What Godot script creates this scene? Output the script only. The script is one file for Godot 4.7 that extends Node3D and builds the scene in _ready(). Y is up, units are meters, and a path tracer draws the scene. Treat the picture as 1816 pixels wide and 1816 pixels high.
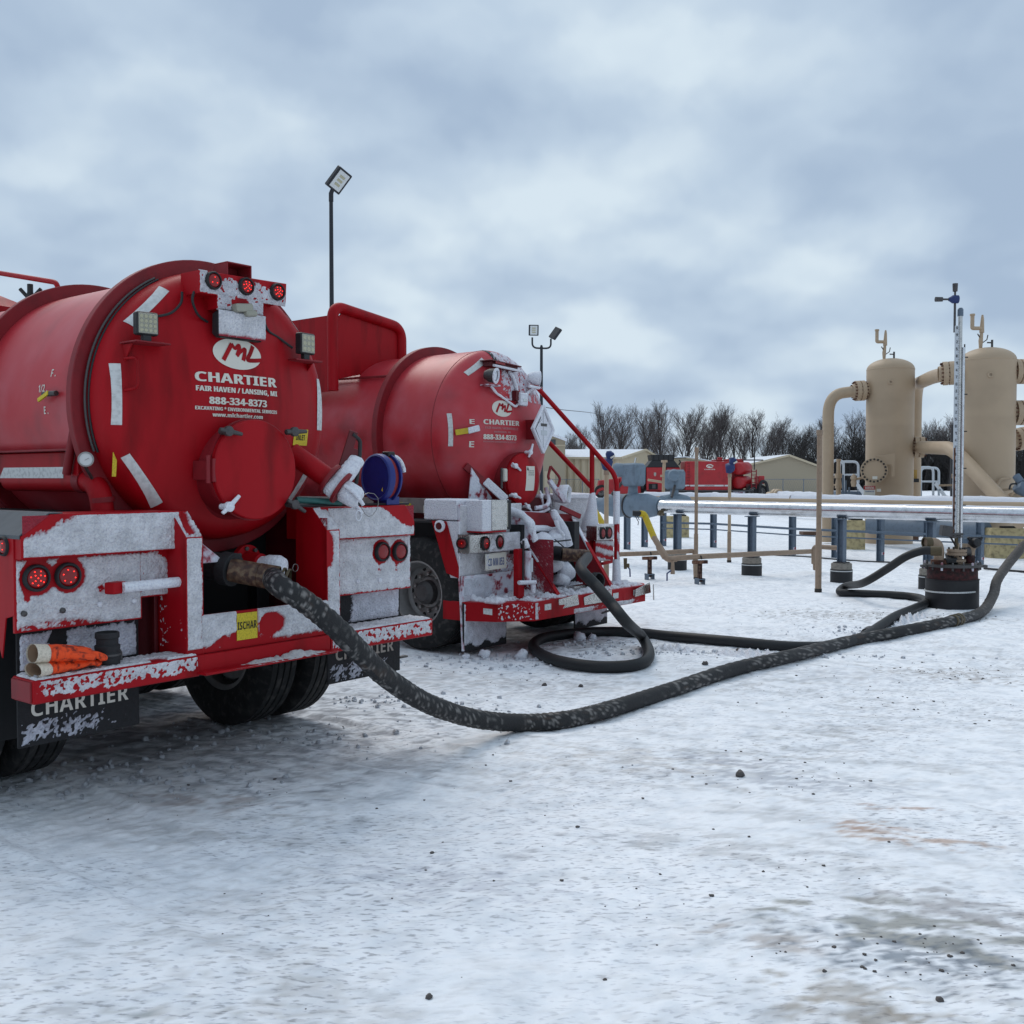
extends Node3D
# A snowy gas yard: two red tank trucks on hoses, a sump with a level gauge, pipe racks, two tall vessels, sheds and bare trees.

const CAM_H := 1.6
const YAW := 51.6            # both trucks stand at this angle to the picture
var noise := FastNoiseLite.new()
var rough_noise := FastNoiseLite.new()
var cell_noise := FastNoiseLite.new()
var rng := RandomNumberGenerator.new()
var M := {}
var T := {}
var camera: Camera3D


# ---------------------------------------------------------------- mesh building
class G:
	var v := PackedVector3Array()
	var n := PackedVector3Array()
	var c := PackedColorArray()
	var uv := PackedVector2Array()
	var ix := PackedInt32Array()
	var col := Color.WHITE

	func vert(p: Vector3, nn: Vector3) -> int:
		v.push_back(p)
		n.push_back(nn)
		c.push_back(col)
		uv.push_back(Vector2(p.x, p.y))
		return v.size() - 1

	func tri(a: int, b: int, d: int) -> void:
		var k := (v[b] - v[a]).cross(v[d] - v[a])
		ix.push_back(a)
		if k.dot(n[a] + n[b] + n[d]) > 0.0:
			ix.push_back(d)
			ix.push_back(b)
		else:
			ix.push_back(b)
			ix.push_back(d)

	func quad(a: int, b: int, d: int, e: int) -> void:
		tri(a, b, d)
		tri(a, d, e)

	func flat(p: Array, nn: Vector3) -> void:
		var ids := []
		for q in p:
			ids.append(vert(q, nn))
		for i in range(1, ids.size() - 1):
			tri(ids[0], ids[i], ids[i + 1])

	# a box with chamfered edges
	func box(at: Vector3, size: Vector3, b := Basis(), bev := 0.004) -> G:
		var h := size * 0.5
		bev = minf(bev, minf(h.x, minf(h.y, h.z)) * 0.6)
		var id := {}
		for sx in [-1, 1]:
			for sy in [-1, 1]:
				for sz in [-1, 1]:
					var s := Vector3(sx, sy, sz)
					for ax in 3:
						var p := Vector3(h.x - bev, h.y - bev, h.z - bev)
						p[ax] = h[ax]
						var nn := Vector3.ZERO
						nn[ax] = s[ax]
						id[[sx, sy, sz, ax]] = vert(at + b * (p * s), (b * nn).normalized())
		for ax in 3:
			var u := (ax + 1) % 3
			var w := (ax + 2) % 3
			for s in [-1, 1]:
				var k := []
				for e in [[-1, -1], [1, -1], [1, 1], [-1, 1]]:
					var g := [0, 0, 0]
					g[ax] = s
					g[u] = e[0]
					g[w] = e[1]
					k.append(id[[g[0], g[1], g[2], ax]])
				quad(k[0], k[1], k[2], k[3])
			for su in [-1, 1]:
				for sw in [-1, 1]:
					var k := []
					for e in [[-1, u], [1, u], [1, w], [-1, w]]:
						var g := [0, 0, 0]
						g[ax] = e[0]
						g[u] = su
						g[w] = sw
						k.append(id[[g[0], g[1], g[2], e[1]]])
					quad(k[0], k[1], k[2], k[3])
		for sx in [-1, 1]:
			for sy in [-1, 1]:
				for sz in [-1, 1]:
					tri(id[[sx, sy, sz, 0]], id[[sx, sy, sz, 1]], id[[sx, sy, sz, 2]])
		return self

	# a bar with a rectangular section between two points
	func bar(a: Vector3, d: Vector3, w: float, h: float, bev := 0.003, up := Vector3.UP) -> G:
		var z := (d - a).normalized()
		if absf(z.dot(up)) > 0.98:
			up = Vector3.RIGHT
		var x := up.cross(z).normalized()
		return box((a + d) * 0.5, Vector3(w, h, a.distance_to(d)), Basis(x, z.cross(x), z), bev)

	func ring(at: Vector3, x: Vector3, y: Vector3, r: float, k: int, tilt: Vector3, slope: float) -> int:
		var first := v.size()
		for i in k + 1:
			var a := TAU * i / k
			var o := x * cos(a) + y * sin(a)
			vert(at + o * r, (o + tilt * slope).normalized())
		return first

	# a round tube along points; r a number or an array
	func tube(p: Array, r: Variant, k := 10, caps := true) -> G:
		var t: Vector3 = (p[1] - p[0]).normalized()
		var x := t.cross(Vector3.UP if absf(t.y) < 0.9 else Vector3.RIGHT).normalized()
		var before := -1
		for i in p.size():
			var t2: Vector3 = (p[mini(i + 1, p.size() - 1)] - p[maxi(i - 1, 0)]).normalized()
			x = (x - t2 * x.dot(t2)).normalized()
			var y := t2.cross(x)
			var rr: float = r if r is float or r is int else r[i]
			var now := ring(p[i], x, y, rr, k, t2, 0.0)
			if before >= 0:
				for j in k:
					quad(before + j, before + j + 1, now + j + 1, now + j)
			if caps and (i == 0 or i == p.size() - 1):
				var q := []
				for j in k:
					q.append(v[now + j])
				flat(q, -t2 if i == 0 else t2)
			before = now
		return self

	# a turned shape: profile of (radius, height) about the local y axis of xf
	func lathe(prof: Array, xf := Transform3D(), k := 24, crease := 0.6, tint = null) -> G:
		var dirs := []
		for i in prof.size() - 1:
			var d: Vector2 = (prof[i + 1] - prof[i])
			dirs.append(Vector2(d.y, -d.x).normalized())
		for i in prof.size() - 1:
			var na: Vector2 = dirs[i]
			var nb: Vector2 = dirs[i]
			if i > 0 and dirs[i - 1].angle_to(dirs[i]) != 0.0 and absf(dirs[i - 1].angle_to(dirs[i])) < crease:
				na = (dirs[i - 1] + dirs[i]).normalized()
			if i < dirs.size() - 1 and absf(dirs[i + 1].angle_to(dirs[i])) < crease:
				nb = (dirs[i + 1] + dirs[i]).normalized()
			var ids := [0, 0]
			for e in 2:
				var q: Vector2 = prof[i + e]
				var nn: Vector2 = nb if e else na
				ids[e] = v.size()
				for j in k + 1:
					var a := TAU * j / k
					var o := Vector3(cos(a), 0, sin(a))
					if tint != null:
						col = tint.call(o * q.x + Vector3(0, q.y, 0))
					vert(xf * (o * q.x + Vector3(0, q.y, 0)), (xf.basis * (o * nn.x + Vector3(0, nn.y, 0))).normalized())
			for j in k:
				if prof[i].x > 1e-6:
					tri(ids[0] + j, ids[0] + j + 1, ids[1] + j)
				if prof[i + 1].x > 1e-6:
					tri(ids[0] + j + 1, ids[1] + j + 1, ids[1] + j)
		return self

	func blob(at: Vector3, r: Vector3, k := 20) -> G:         # an egg shape
		var rows := k / 2
		var first := v.size()
		for j in rows + 1:
			for i in k + 1:
				var p := Vector3(cos(i * TAU / k) * sin(j * PI / rows), cos(j * PI / rows), sin(i * TAU / k) * sin(j * PI / rows))
				vert(at + p * r, (p / r).normalized())
		for j in rows:
			for i in k:
				var a := first + j * (k + 1) + i
				quad(a, a + 1, a + k + 2, a + k + 1)
		return self

	# a polygon in the local xy plane of xf, its face at z = 0 and its back at -depth, the front edge chamfered
	func prism(poly: Array, depth: float, xf := Transform3D(), bev := 0.003) -> G:
		var p := PackedVector2Array(poly)
		if Geometry2D.is_polygon_clockwise(p):
			p.reverse()
		var m := p.size()
		var inner := PackedVector2Array()
		for i in m:
			var e1 := (p[i] - p[(i + m - 1) % m]).normalized()
			var e2 := (p[(i + 1) % m] - p[i]).normalized()
			var n1 := Vector2(-e1.y, e1.x)
			var n2 := Vector2(-e2.y, e2.x)
			var b := (n1 + n2)
			inner.append(p[i] + b * (bev / maxf(0.3, 1.0 + n1.dot(n2))))
		var t := Geometry2D.triangulate_polygon(inner)
		var f := v.size()
		for q in inner:
			vert(xf * Vector3(q.x, q.y, 0), xf.basis.z.normalized())
		for i in range(0, t.size(), 3):
			tri(f + t[i], f + t[i + 1], f + t[i + 2])
		f = v.size()
		for q in p:
			vert(xf * Vector3(q.x, q.y, -depth), -xf.basis.z.normalized())
		t = Geometry2D.triangulate_polygon(p)
		for i in range(0, t.size(), 3):
			tri(f + t[i], f + t[i + 1], f + t[i + 2])
		for i in m:
			var j := (i + 1) % m
			var e := (p[j] - p[i]).normalized()
			var o := xf.basis * Vector3(e.y, -e.x, 0)
			flat([xf * Vector3(p[i].x, p[i].y, -bev), xf * Vector3(p[j].x, p[j].y, -bev), xf * Vector3(p[j].x, p[j].y, -depth), xf * Vector3(p[i].x, p[i].y, -depth)], o.normalized())
			flat([xf * Vector3(inner[i].x, inner[i].y, 0), xf * Vector3(inner[j].x, inner[j].y, 0), xf * Vector3(p[j].x, p[j].y, -bev), xf * Vector3(p[i].x, p[i].y, -bev)], (o + xf.basis.z).normalized())
		return self

	# a sheet of nu by nv cells; f(u, v) gives [position, colour]; towards: the side it faces
	func sheet(nu: int, nv: int, f: Callable, towards: Vector3) -> G:
		var first := v.size()
		for j in nv + 1:
			for i in nu + 1:
				var r: Array = f.call(float(i) / nu, float(j) / nv)
				col = r[1]
				vert(r[0], towards)
		for j in nv + 1:
			for i in nu + 1:
				var a := v[first + j * (nu + 1) + mini(i + 1, nu)] - v[first + j * (nu + 1) + maxi(i - 1, 0)]
				var b := v[first + mini(j + 1, nv) * (nu + 1) + i] - v[first + maxi(j - 1, 0) * (nu + 1) + i]
				var k := a.cross(b).normalized()
				n[first + j * (nu + 1) + i] = (k if k.dot(towards) > 0.0 else -k) if k != Vector3.ZERO else towards
		for j in nv:
			for i in nu:
				var a := first + j * (nu + 1) + i
				quad(a, a + 1, a + nu + 2, a + nu + 1)
		col = Color.WHITE
		return self

	# lettering fitted to a box; put maps a point of the plane to space
	func text(s: String, lo: Vector2, hi: Vector2, put: Callable, facing: Vector3, bold := true) -> G:
		var tm := TextMesh.new()
		var f := SystemFont.new()
		f.font_names = PackedStringArray(["Droid Sans"])
		f.font_weight = 700 if bold else 400
		tm.font = f
		tm.font_size = 48
		tm.pixel_size = 0.01
		tm.depth = 0.0
		tm.curve_step = 1.5
		tm.text = s
		var a := tm.surface_get_arrays(0)
		var p: PackedVector3Array = a[Mesh.ARRAY_VERTEX]
		var ab := tm.get_aabb()
		var x0 := p[0].x
		var x1 := p[0].x
		var y0 := p[0].y
		var y1 := p[0].y
		for q in p:
			x0 = minf(x0, q.x)
			x1 = maxf(x1, q.x)
			y0 = minf(y0, q.y)
			y1 = maxf(y1, q.y)
		var k: PackedInt32Array = a[Mesh.ARRAY_INDEX]
		var first := v.size()
		for q in p:
			var w := Vector2(lo.x + (q.x - x0) / (x1 - x0) * (hi.x - lo.x), lo.y + (q.y - y0) / (y1 - y0) * (hi.y - lo.y))
			vert(put.call(w), facing)
		for i in range(0, k.size(), 3):
			tri(first + k[i], first + k[i + 1], first + k[i + 2])
		return self

	func bold_text(s: String, lo: Vector2, hi: Vector2, put: Callable, facing: Vector3, fat: float) -> G:
		for i in 3:
			var o := Vector2(fat * (i - 1), 0)
			text(s, lo + o + Vector2(fat, 0), hi + o - Vector2(fat, 0), func(p: Vector2): return (put.call(p) as Vector3) + facing * (0.0003 * i), facing)
		return self

	func mesh() -> ArrayMesh:
		var a := []
		a.resize(Mesh.ARRAY_MAX)
		a[Mesh.ARRAY_VERTEX] = v
		a[Mesh.ARRAY_NORMAL] = n
		a[Mesh.ARRAY_COLOR] = c
		a[Mesh.ARRAY_TEX_UV] = uv
		a[Mesh.ARRAY_INDEX] = ix
		var m := ArrayMesh.new()
		m.add_surface_from_arrays(Mesh.PRIMITIVE_TRIANGLES, a)
		return m


func at_axis(p: Vector3, axis: Vector3) -> Transform3D:   # a frame at p whose y axis is axis
	var y := axis.normalized()
	var x := y.cross(Vector3.FORWARD if absf(y.z) < 0.9 else Vector3.UP).normalized()
	return Transform3D(Basis(x, y, x.cross(y)), p)


func smooth_path(p: Array, per := 8) -> Array:
	var out := []
	for i in p.size() - 1:
		var a: Vector3 = p[maxi(i - 1, 0)]
		var b: Vector3 = p[i]
		var d: Vector3 = p[i + 1]
		var e: Vector3 = p[mini(i + 2, p.size() - 1)]
		for j in per:
			out.append(b.cubic_interpolate(d, a, e, float(j) / per))
	out.append(p[-1])
	return out


func bend(p: Array, r: float, per := 6) -> Array:          # a polyline with rounded corners
	var out := [p[0]]
	for i in range(1, p.size() - 1):
		var a: Vector3 = p[i] + (p[i - 1] - p[i]).normalized() * minf(r, p[i].distance_to(p[i - 1]) * 0.48)
		var d: Vector3 = p[i] + (p[i + 1] - p[i]).normalized() * minf(r, p[i].distance_to(p[i + 1]) * 0.48)
		for j in per + 1:
			var t := float(j) / per
			out.append(a.lerp(p[i], t).lerp(p[i].lerp(d, t), t))
	out.append(p[-1])
	return out


# ---------------------------------------------------------------- things and parts
func thing(called: String, label: String, category: String, p := Vector3.ZERO, turn := 0.0, group := "") -> Node3D:
	var o := Node3D.new()
	o.name = called
	add_child(o, true)
	o.position = p
	o.rotation.y = deg_to_rad(turn)
	return tag(o, label, category, group)


func tag(o: Node3D, label: String, category := "", group := "") -> Node3D:
	if label:
		o.set_meta("label", label)
	if category:
		o.set_meta("category", category)
	if group:
		o.set_meta("group", group)
	return o


func part(called: String, g: Variant, m: Material, parent: Node = self, p := Vector3.ZERO) -> MeshInstance3D:
	var o := MeshInstance3D.new()
	o.name = called
	o.mesh = g.mesh() if g is G else g
	o.material_override = m
	parent.add_child(o, true)
	o.position = p
	return o


func stuff(o: Node3D) -> Node3D:
	o.set_meta("kind", "stuff")
	return o


func copy(o: Node3D, p: Vector3, turn := 0.0, label := "", size := Vector3.ONE) -> Node3D:
	var r: Node3D = o.duplicate()
	r.name = String(o.name).rstrip("0123456789")
	add_child(r, true)
	r.position = p
	r.rotation.y = turn
	r.scale = size
	if label:
		r.set_meta("label", label)
	return r


# a point of the place that the photograph shows at this pixel, at this distance or on the ground
func at(px: float, py: float, d: float) -> Vector3:
	var b := camera.basis
	var r := b * Vector3((px - 908.0) / 1819.0, (908.0 - py) / 1819.0, -1.0)
	return camera.position + r * (d / -r.z)


func on_ground(px: float, py: float, h := 0.0) -> Vector3:
	var r := camera.basis * Vector3((px - 908.0) / 1819.0, (908.0 - py) / 1819.0, -1.0)
	return camera.position + r * ((h - CAM_H) / r.y)


# ---------------------------------------------------------------- materials
func tex(key: String, kind: int, freq: float, ramp: Array, size := 512, octaves := 4, bump := 0.0, stretch := false) -> NoiseTexture2D:
	var f := FastNoiseLite.new()
	f.noise_type = kind
	f.frequency = freq
	f.fractal_octaves = octaves
	f.seed = hash(key) % 1000
	var t := NoiseTexture2D.new()
	t.width = size
	t.height = size
	t.seamless = true
	t.noise = f
	if ramp:
		var g := Gradient.new()
		g.offsets = PackedFloat32Array(ramp.map(func(r): return r[0]))
		g.colors = PackedColorArray(ramp.map(func(r): return (r[1] as Color)))
		t.color_ramp = g
	if bump > 0.0:
		t.as_normal_map = true
		t.bump_strength = bump
	T[key] = t
	return t


func mat(key: String, lin: Color, rough := 0.6, metal := 0.0, map := "", scale := 1.0, relief := "", depth := 0.0, relief_scale := 0.0) -> StandardMaterial3D:
	var m := StandardMaterial3D.new()
	m.resource_name = key
	m.albedo_color = lin.linear_to_srgb()
	m.roughness = rough
	m.metallic = metal
	m.uv1_triplanar = true
	m.uv1_scale = Vector3.ONE * scale
	if map:
		m.albedo_texture = T[map]
	if relief:
		m.heightmap_enabled = true
		m.heightmap_texture = T[relief]
		m.heightmap_scale = depth
		m.heightmap_flip_texture = false
	M[key] = m
	return m


func grey(v: float) -> Color:
	return Color(v, v, v)


func make_materials() -> void:
	var S := FastNoiseLite.TYPE_SIMPLEX_SMOOTH
	var C := FastNoiseLite.TYPE_CELLULAR
	tex("grain", S, 0.05, [], 512, 5)
	tex("speck", S, 0.03, [[0.0, grey(0.78)], [0.38, grey(0.93)], [0.55, grey(1.0)], [1.0, grey(1.0)]], 512, 5)
	tex("wear", S, 0.012, [[0.0, grey(0.84)], [0.4, grey(0.96)], [0.6, grey(1.0)], [1.0, grey(0.93)]], 512, 6)
	tex("salt", S, 0.006, [[0.0, Color(0.74, 0.66, 0.66)], [0.35, Color(0.94, 0.9, 0.9)], [0.5, Color(1, 1, 1)], [0.7, Color(1, 1, 1)], [1.0, Color(1, 1, 1)]], 512, 6)
	tex("film", S, 0.02, [[0.0, Color(0.74, 0.52, 0.56)], [1.0, Color(0.80, 0.60, 0.64)]], 256, 3)
	tex("film_mask", S, 0.008, [[0.0, grey(0.0)], [0.4, grey(0.02)], [0.6, grey(0.06)], [1.0, grey(0.16)]], 512, 6)
	tex("film_mask2", S, 0.008, [[0.0, grey(0.03)], [0.4, grey(0.07)], [0.6, grey(0.12)], [1.0, grey(0.24)]], 512, 6)
	tex("crust", S, 0.045, [[0.0, Color(0.84, 0.84, 0.86)], [0.42, Color(0.95, 0.95, 0.97)], [0.6, Color(1, 1, 1)], [1.0, Color(1, 1, 1)]], 512, 5)
	tex("patchy", S, 0.009, [[0.0, Color(0.50, 0.08, 0.12)], [0.22, Color(0.60, 0.20, 0.25)], [0.34, Color(0.86, 0.75, 0.78)], [0.46, Color(0.92, 0.92, 0.95)], [1.0, Color(0.97, 0.98, 1)]], 512, 6)
	tex("smudge", S, 0.02, [[0.0, Color(0.16, 0.12, 0.1)], [0.28, Color(0.35, 0.22, 0.18)], [0.40, Color(0.9, 0.85, 0.8)], [0.55, Color(1, 1, 1)], [1.0, Color(1, 1, 1)]], 256, 5)
	tex("drift", S, 0.006, [[0.0, grey(0.0)], [0.35, grey(0.2)], [0.55, grey(0.65)], [1.0, grey(0.95)]], 256, 4)
	tex("tan_tone", S, 0.008, [[0.0, grey(0.92)], [0.5, grey(0.98)], [1.0, grey(1.0)]], 256, 4)
	tex("rust", S, 0.014, [[0.0, Color(0.25, 0.12, 0.1)], [0.45, Color(0.55, 0.35, 0.3)], [0.62, Color(0.85, 0.75, 0.7)], [1.0, Color(1, 1, 1)]], 512, 5)
	tex("scuff", S, 0.02, [[0.0, grey(0.30)], [0.5, grey(0.42)], [0.62, grey(0.50)], [0.72, Color(0.80, 0.76, 0.72)], [1.0, Color(1, 0.96, 0.9)]], 512, 5)
	tex("snow_tone", S, 0.012, [[0.0, Color(0.90, 0.91, 0.92)], [0.35, Color(0.96, 0.965, 0.97)], [0.6, Color(1, 1, 1)], [1.0, Color(1, 1, 1)]], 1024, 6)
	tex("snow_dirt", S, 0.03, [[0.0, Color(0.50, 0.49, 0.48)], [0.22, Color(0.70, 0.70, 0.71)], [0.31, Color(0.86, 0.86, 0.88)], [0.36, Color(0.98, 0.98, 0.99)], [0.44, Color(1, 1, 1)], [1.0, Color(1, 1, 1)]], 1024, 5)
	tex("snow_relief", S, 0.02, [], 1024, 6)
	tex("concrete", S, 0.02, [[0.0, grey(0.6)], [0.5, grey(0.9)], [1.0, grey(1.0)]], 512, 6)

	mat("red", Color(0.34, 0.0025, 0.008), 0.5, 0.0, "salt", 0.55)
	M.red.metallic_specular = 0.3
	M.red.uv1_scale = Vector3(1.5, 0.32, 1.5)
	mat("red_tank", Color(0.42, 0.006, 0.014), 0.40, 0.0, "salt", 0.55, "film_mask2", 0.5)  # tank body is paler: salt film plus sky sheen painted in
	M.red_tank.metallic_specular = 0.45
	M.red_tank.detail_enabled = true
	M.red_tank.detail_albedo = T.film
	M.red_tank.detail_mask = T.film_mask2
	mat("red_dull", Color(0.21, 0.0022, 0.008), 0.6, 0.0, "wear", 0.8, "grain", 0.06)
	mat("red_deep", Color(0.10, 0.0015, 0.005), 0.55, 0.0, "wear", 0.9)
	mat("frost", Color(0.76, 0.76, 0.78), 0.92, 0.0, "crust", 2.5, "grain", 0.9)
	M.frost.vertex_color_use_as_albedo = true
	mat("frosted", Color(0.72, 0.73, 0.76), 0.9, 0.0, "patchy", 1.3, "grain", 0.7)
	mat("rime", Color(0.76, 0.77, 0.81), 0.9, 0.0, "crust", 2.4, "grain", 0.8)
	mat("white_tape", Color(0.60, 0.61, 0.60), 0.5, 0.0, "speck", 2.0)
	mat("white_paint", Color(0.62, 0.62, 0.58), 0.6, 0.0, "speck", 4.0)
	mat("print_white", Color(0.62, 0.60, 0.53), 0.6)
	mat("print_faint", Color(0.40, 0.22, 0.22), 0.6)
	mat("print_pink", Color(0.42, 0.20, 0.21), 0.6)
	mat("print_black", Color(0.01, 0.01, 0.01), 0.7)
	mat("print_blue", Color(0.02, 0.06, 0.22), 0.6, 0.0, "speck", 8.0)
	mat("label_yellow", Color(0.62, 0.48, 0.02), 0.6, 0.0, "speck", 5.0)
	mat("yellow", Color(0.55, 0.40, 0.012), 0.55, 0.0, "wear", 2.0)
	mat("black", Color(0.012, 0.012, 0.014), 0.6, 0.0, "wear", 2.0)
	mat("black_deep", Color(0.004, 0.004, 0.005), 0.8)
	mat("rubber", Color(0.014, 0.014, 0.016), 0.75, 0.0, "speck", 2.0, "grain", 0.15)
	mat("tire", Color(0.055, 0.055, 0.058), 0.85, 0.0, "scuff", 1.2, "grain", 0.3)
	mat("hose_dirty", Color(0.40, 0.39, 0.38), 0.7, 0.0, "speck", 2.6, "grain", 0.35)
	M.hose_dirty.vertex_color_use_as_albedo = true
	mat("hose_black", Color(0.0065, 0.0075, 0.009), 0.6, 0.0, "speck", 2.0, "grain", 0.12)
	mat("flap", Color(0.010, 0.010, 0.012), 0.8, 0.0, "speck", 2.0, "grain", 0.2)
	mat("steel", Color(0.30, 0.29, 0.28), 0.4, 0.8, "wear", 2.5)
	mat("steel_dark", Color(0.09, 0.085, 0.085), 0.55, 0.6, "wear", 3.0)
	mat("stainless", Color(0.55, 0.54, 0.52), 0.22, 1.0, "wear", 1.8, "grain", 0.25)
	mat("alu", Color(0.30, 0.29, 0.27), 0.45, 0.7, "wear", 1.2)
	mat("rim_alu", Color(0.26, 0.25, 0.245), 0.45, 0.6, "wear", 2.2)
	mat("jacket", Color(0.66, 0.67, 0.69), 0.24, 0.9, "speck", 0.5)
	mat("galv", Color(0.12, 0.16, 0.21), 0.6, 0.2, "wear", 1.2)
	mat("grey_wrap", Color(0.17, 0.225, 0.28), 0.75, 0.0, "wear", 0.9, "grain", 0.5)
	mat("tan", Color(0.42, 0.31, 0.205), 0.55, 0.0, "tan_tone", 0.5)
	mat("tan_dirty", Color(0.30, 0.215, 0.15), 0.7, 0.0, "wear", 1.2)
	mat("tan_brown", Color(0.22, 0.13, 0.085), 0.75, 0.0, "rust", 1.0)
	mat("bolt_dark", Color(0.035, 0.03, 0.026), 0.6, 0.3)
	mat("block", Color(0.52, 0.43, 0.235), 0.85, 0.0, "concrete", 0.7, "grain", 0.3)
	mat("pier", Color(0.30, 0.27, 0.23), 0.9, 0.0, "concrete", 1.5, "grain", 0.4)
	mat("timber", Color(0.11, 0.06, 0.04), 0.85, 0.0, "wear", 1.0)
	mat("sump_red", Color(0.075, 0.012, 0.015), 0.75, 0.0, "rust", 2.2, "grain", 0.3)
	mat("fender_grey", Color(0.085, 0.095, 0.105), 0.7, 0.0, "wear", 1.5)
	mat("rust_steel", Color(0.13, 0.085, 0.065), 0.8, 0.1, "rust", 2.0)
	mat("label_tan", Color(0.42, 0.26, 0.06), 0.7)
	mat("brass", Color(0.10, 0.075, 0.04), 0.55, 0.4, "wear", 3.0)
	mat("hose_tan", Color(0.17, 0.125, 0.075), 0.6, 0.0, "rust", 3.0)
	mat("blue", Color(0.006, 0.018, 0.17), 0.45, 0.0, "wear", 2.0)
	mat("blue_cover", Color(0.012, 0.03, 0.12), 0.6)
	mat("teal", Color(0.03, 0.13, 0.12), 0.6, 0.0, "wear", 3.0)
	mat("orange", Color(0.85, 0.07, 0.004), 0.7, 0.0, "smudge", 5.0, "grain", 0.15)
	mat("cuff", Color(0.66, 0.58, 0.47), 0.85, 0.0, "speck", 6.0)
	mat("lining", Color(0.30, 0.20, 0.13), 0.95)
	mat("lens_red", Color(0.22, 0.004, 0.006), 0.2)
	mat("lens_clear", Color(0.32, 0.31, 0.25), 0.25, 0.0, "speck", 20.0)
	mat("led_off", Color(0.40, 0.38, 0.26), 0.3)
	mat("glass_pale", Color(0.58, 0.60, 0.60), 0.25)
	mat("siding", Color(0.50, 0.42, 0.295), 0.7)
	mat("siding_dark", Color(0.35, 0.295, 0.21), 0.75)
	mat("roof_snow", Color(0.78, 0.80, 0.83), 0.9, 0.0, "crust", 0.2)
	mat("dark_window", Color(0.05, 0.055, 0.06), 0.2)
	mat("pole", Color(0.014, 0.016, 0.022), 0.5, 0.2)
	mat("bark", Color(0.065, 0.055, 0.052), 0.95)
	mat("twig", Color(0.115, 0.098, 0.095), 0.95)  # distance haze is put into this lighter colour
	mat("bark_dark", Color(0.04, 0.035, 0.034), 0.95)
	mat("brush", Color(0.038, 0.035, 0.034), 0.95)
	mat("stone", Color(0.12, 0.105, 0.10), 0.85, 0.0, "concrete", 6.0)
	mat("snow_lump", Color(0.80, 0.82, 0.86), 0.9, 0.0, "crust", 3.0, "grain", 0.6)
	mat("soft_snow", Color(0.84, 0.86, 0.89), 0.9, 0.0, "snow_tone", 0.6, "snow_relief", 0.8)
	mat("white_rail", Color(0.50, 0.53, 0.56), 0.5)
	mat("far_red", Color(0.38, 0.009, 0.014), 0.45, 0.0, "wear", 0.2)

	mat("led_glow", Color(0.5, 0.02, 0.02), 0.4)
	M.led_glow.emission_enabled = true
	M.led_glow.emission = Color(1.0, 0.16, 0.10)
	M.led_glow.emission_energy_multiplier = 2.2

	mat("ground", Color(0.90, 0.91, 0.93), 0.85, 0.0, "snow_tone", 0.33, "snow_relief", 0.9)
	M.ground.uv1_world_triplanar = true
	M.ground.vertex_color_use_as_albedo = true
	M.ground.detail_enabled = true
	M.ground.detail_albedo = T.snow_dirt
	M.ground.detail_mask = T.drift
	M.ground.detail_blend_mode = BaseMaterial3D.BLEND_MODE_MUL
	M.ground.detail_uv_layer = BaseMaterial3D.DETAIL_UV_2
	M.ground.uv2_triplanar = true
	M.ground.uv2_world_triplanar = true
	M.ground.uv2_scale = Vector3(0.42, 1.0, 1.25)


# ---------------------------------------------------------------- sky, light, camera
func overcast() -> Image:
	var w := 1536
	var h := 768
	var im := Image.create(w, h, false, Image.FORMAT_RGBF)
	var big := FastNoiseLite.new()
	big.noise_type = FastNoiseLite.TYPE_SIMPLEX_SMOOTH
	big.frequency = 0.55
	big.fractal_octaves = 5
	big.fractal_gain = 0.52
	big.domain_warp_enabled = true
	big.domain_warp_amplitude = 0.5
	big.domain_warp_frequency = 0.5
	big.seed = 21
	var veil := FastNoiseLite.new()
	veil.noise_type = FastNoiseLite.TYPE_SIMPLEX_SMOOTH
	veil.frequency = 0.22
	veil.fractal_octaves = 3
	veil.seed = 4
	var dark := Color(0.330, 0.425, 0.555)
	var mid := Color(0.430, 0.530, 0.645)
	var pale := Color(0.575, 0.67, 0.745)
	for j in h:
		var el := (0.5 - (j + 0.5) / h) * PI
		for i in w:
			if el < 0.0:
				im.set_pixel(i, j, Color(0.40, 0.44, 0.50))
				continue
			var az := (i + 0.5) / w * TAU
			# a layer of cloud overhead: what is low in the sky lies far away in the layer
			var far := 1.0 / (sin(el) + 0.30)
			var x := sin(az) * cos(el) * far
			var y := cos(az) * cos(el) * far
			var a := big.get_noise_2d(x * 3.3, y * 3.3) * 1.0 + veil.get_noise_2d(x * 3.0, y * 3.0) * 0.6
			a = clampf(0.47 + a * 0.95 + 0.26 * exp(-el * 11.0), 0.0, 1.0)
			var c := dark.lerp(mid, clampf(a * 2.0, 0, 1)) if a < 0.5 else mid.lerp(pale, clampf(a * 2.0 - 1.0, 0, 1))
			c = c * (1.0 + 0.16 * smoothstep(0.3, 1.3, el))
			im.set_pixel(i, j, c)
	return im


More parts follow.
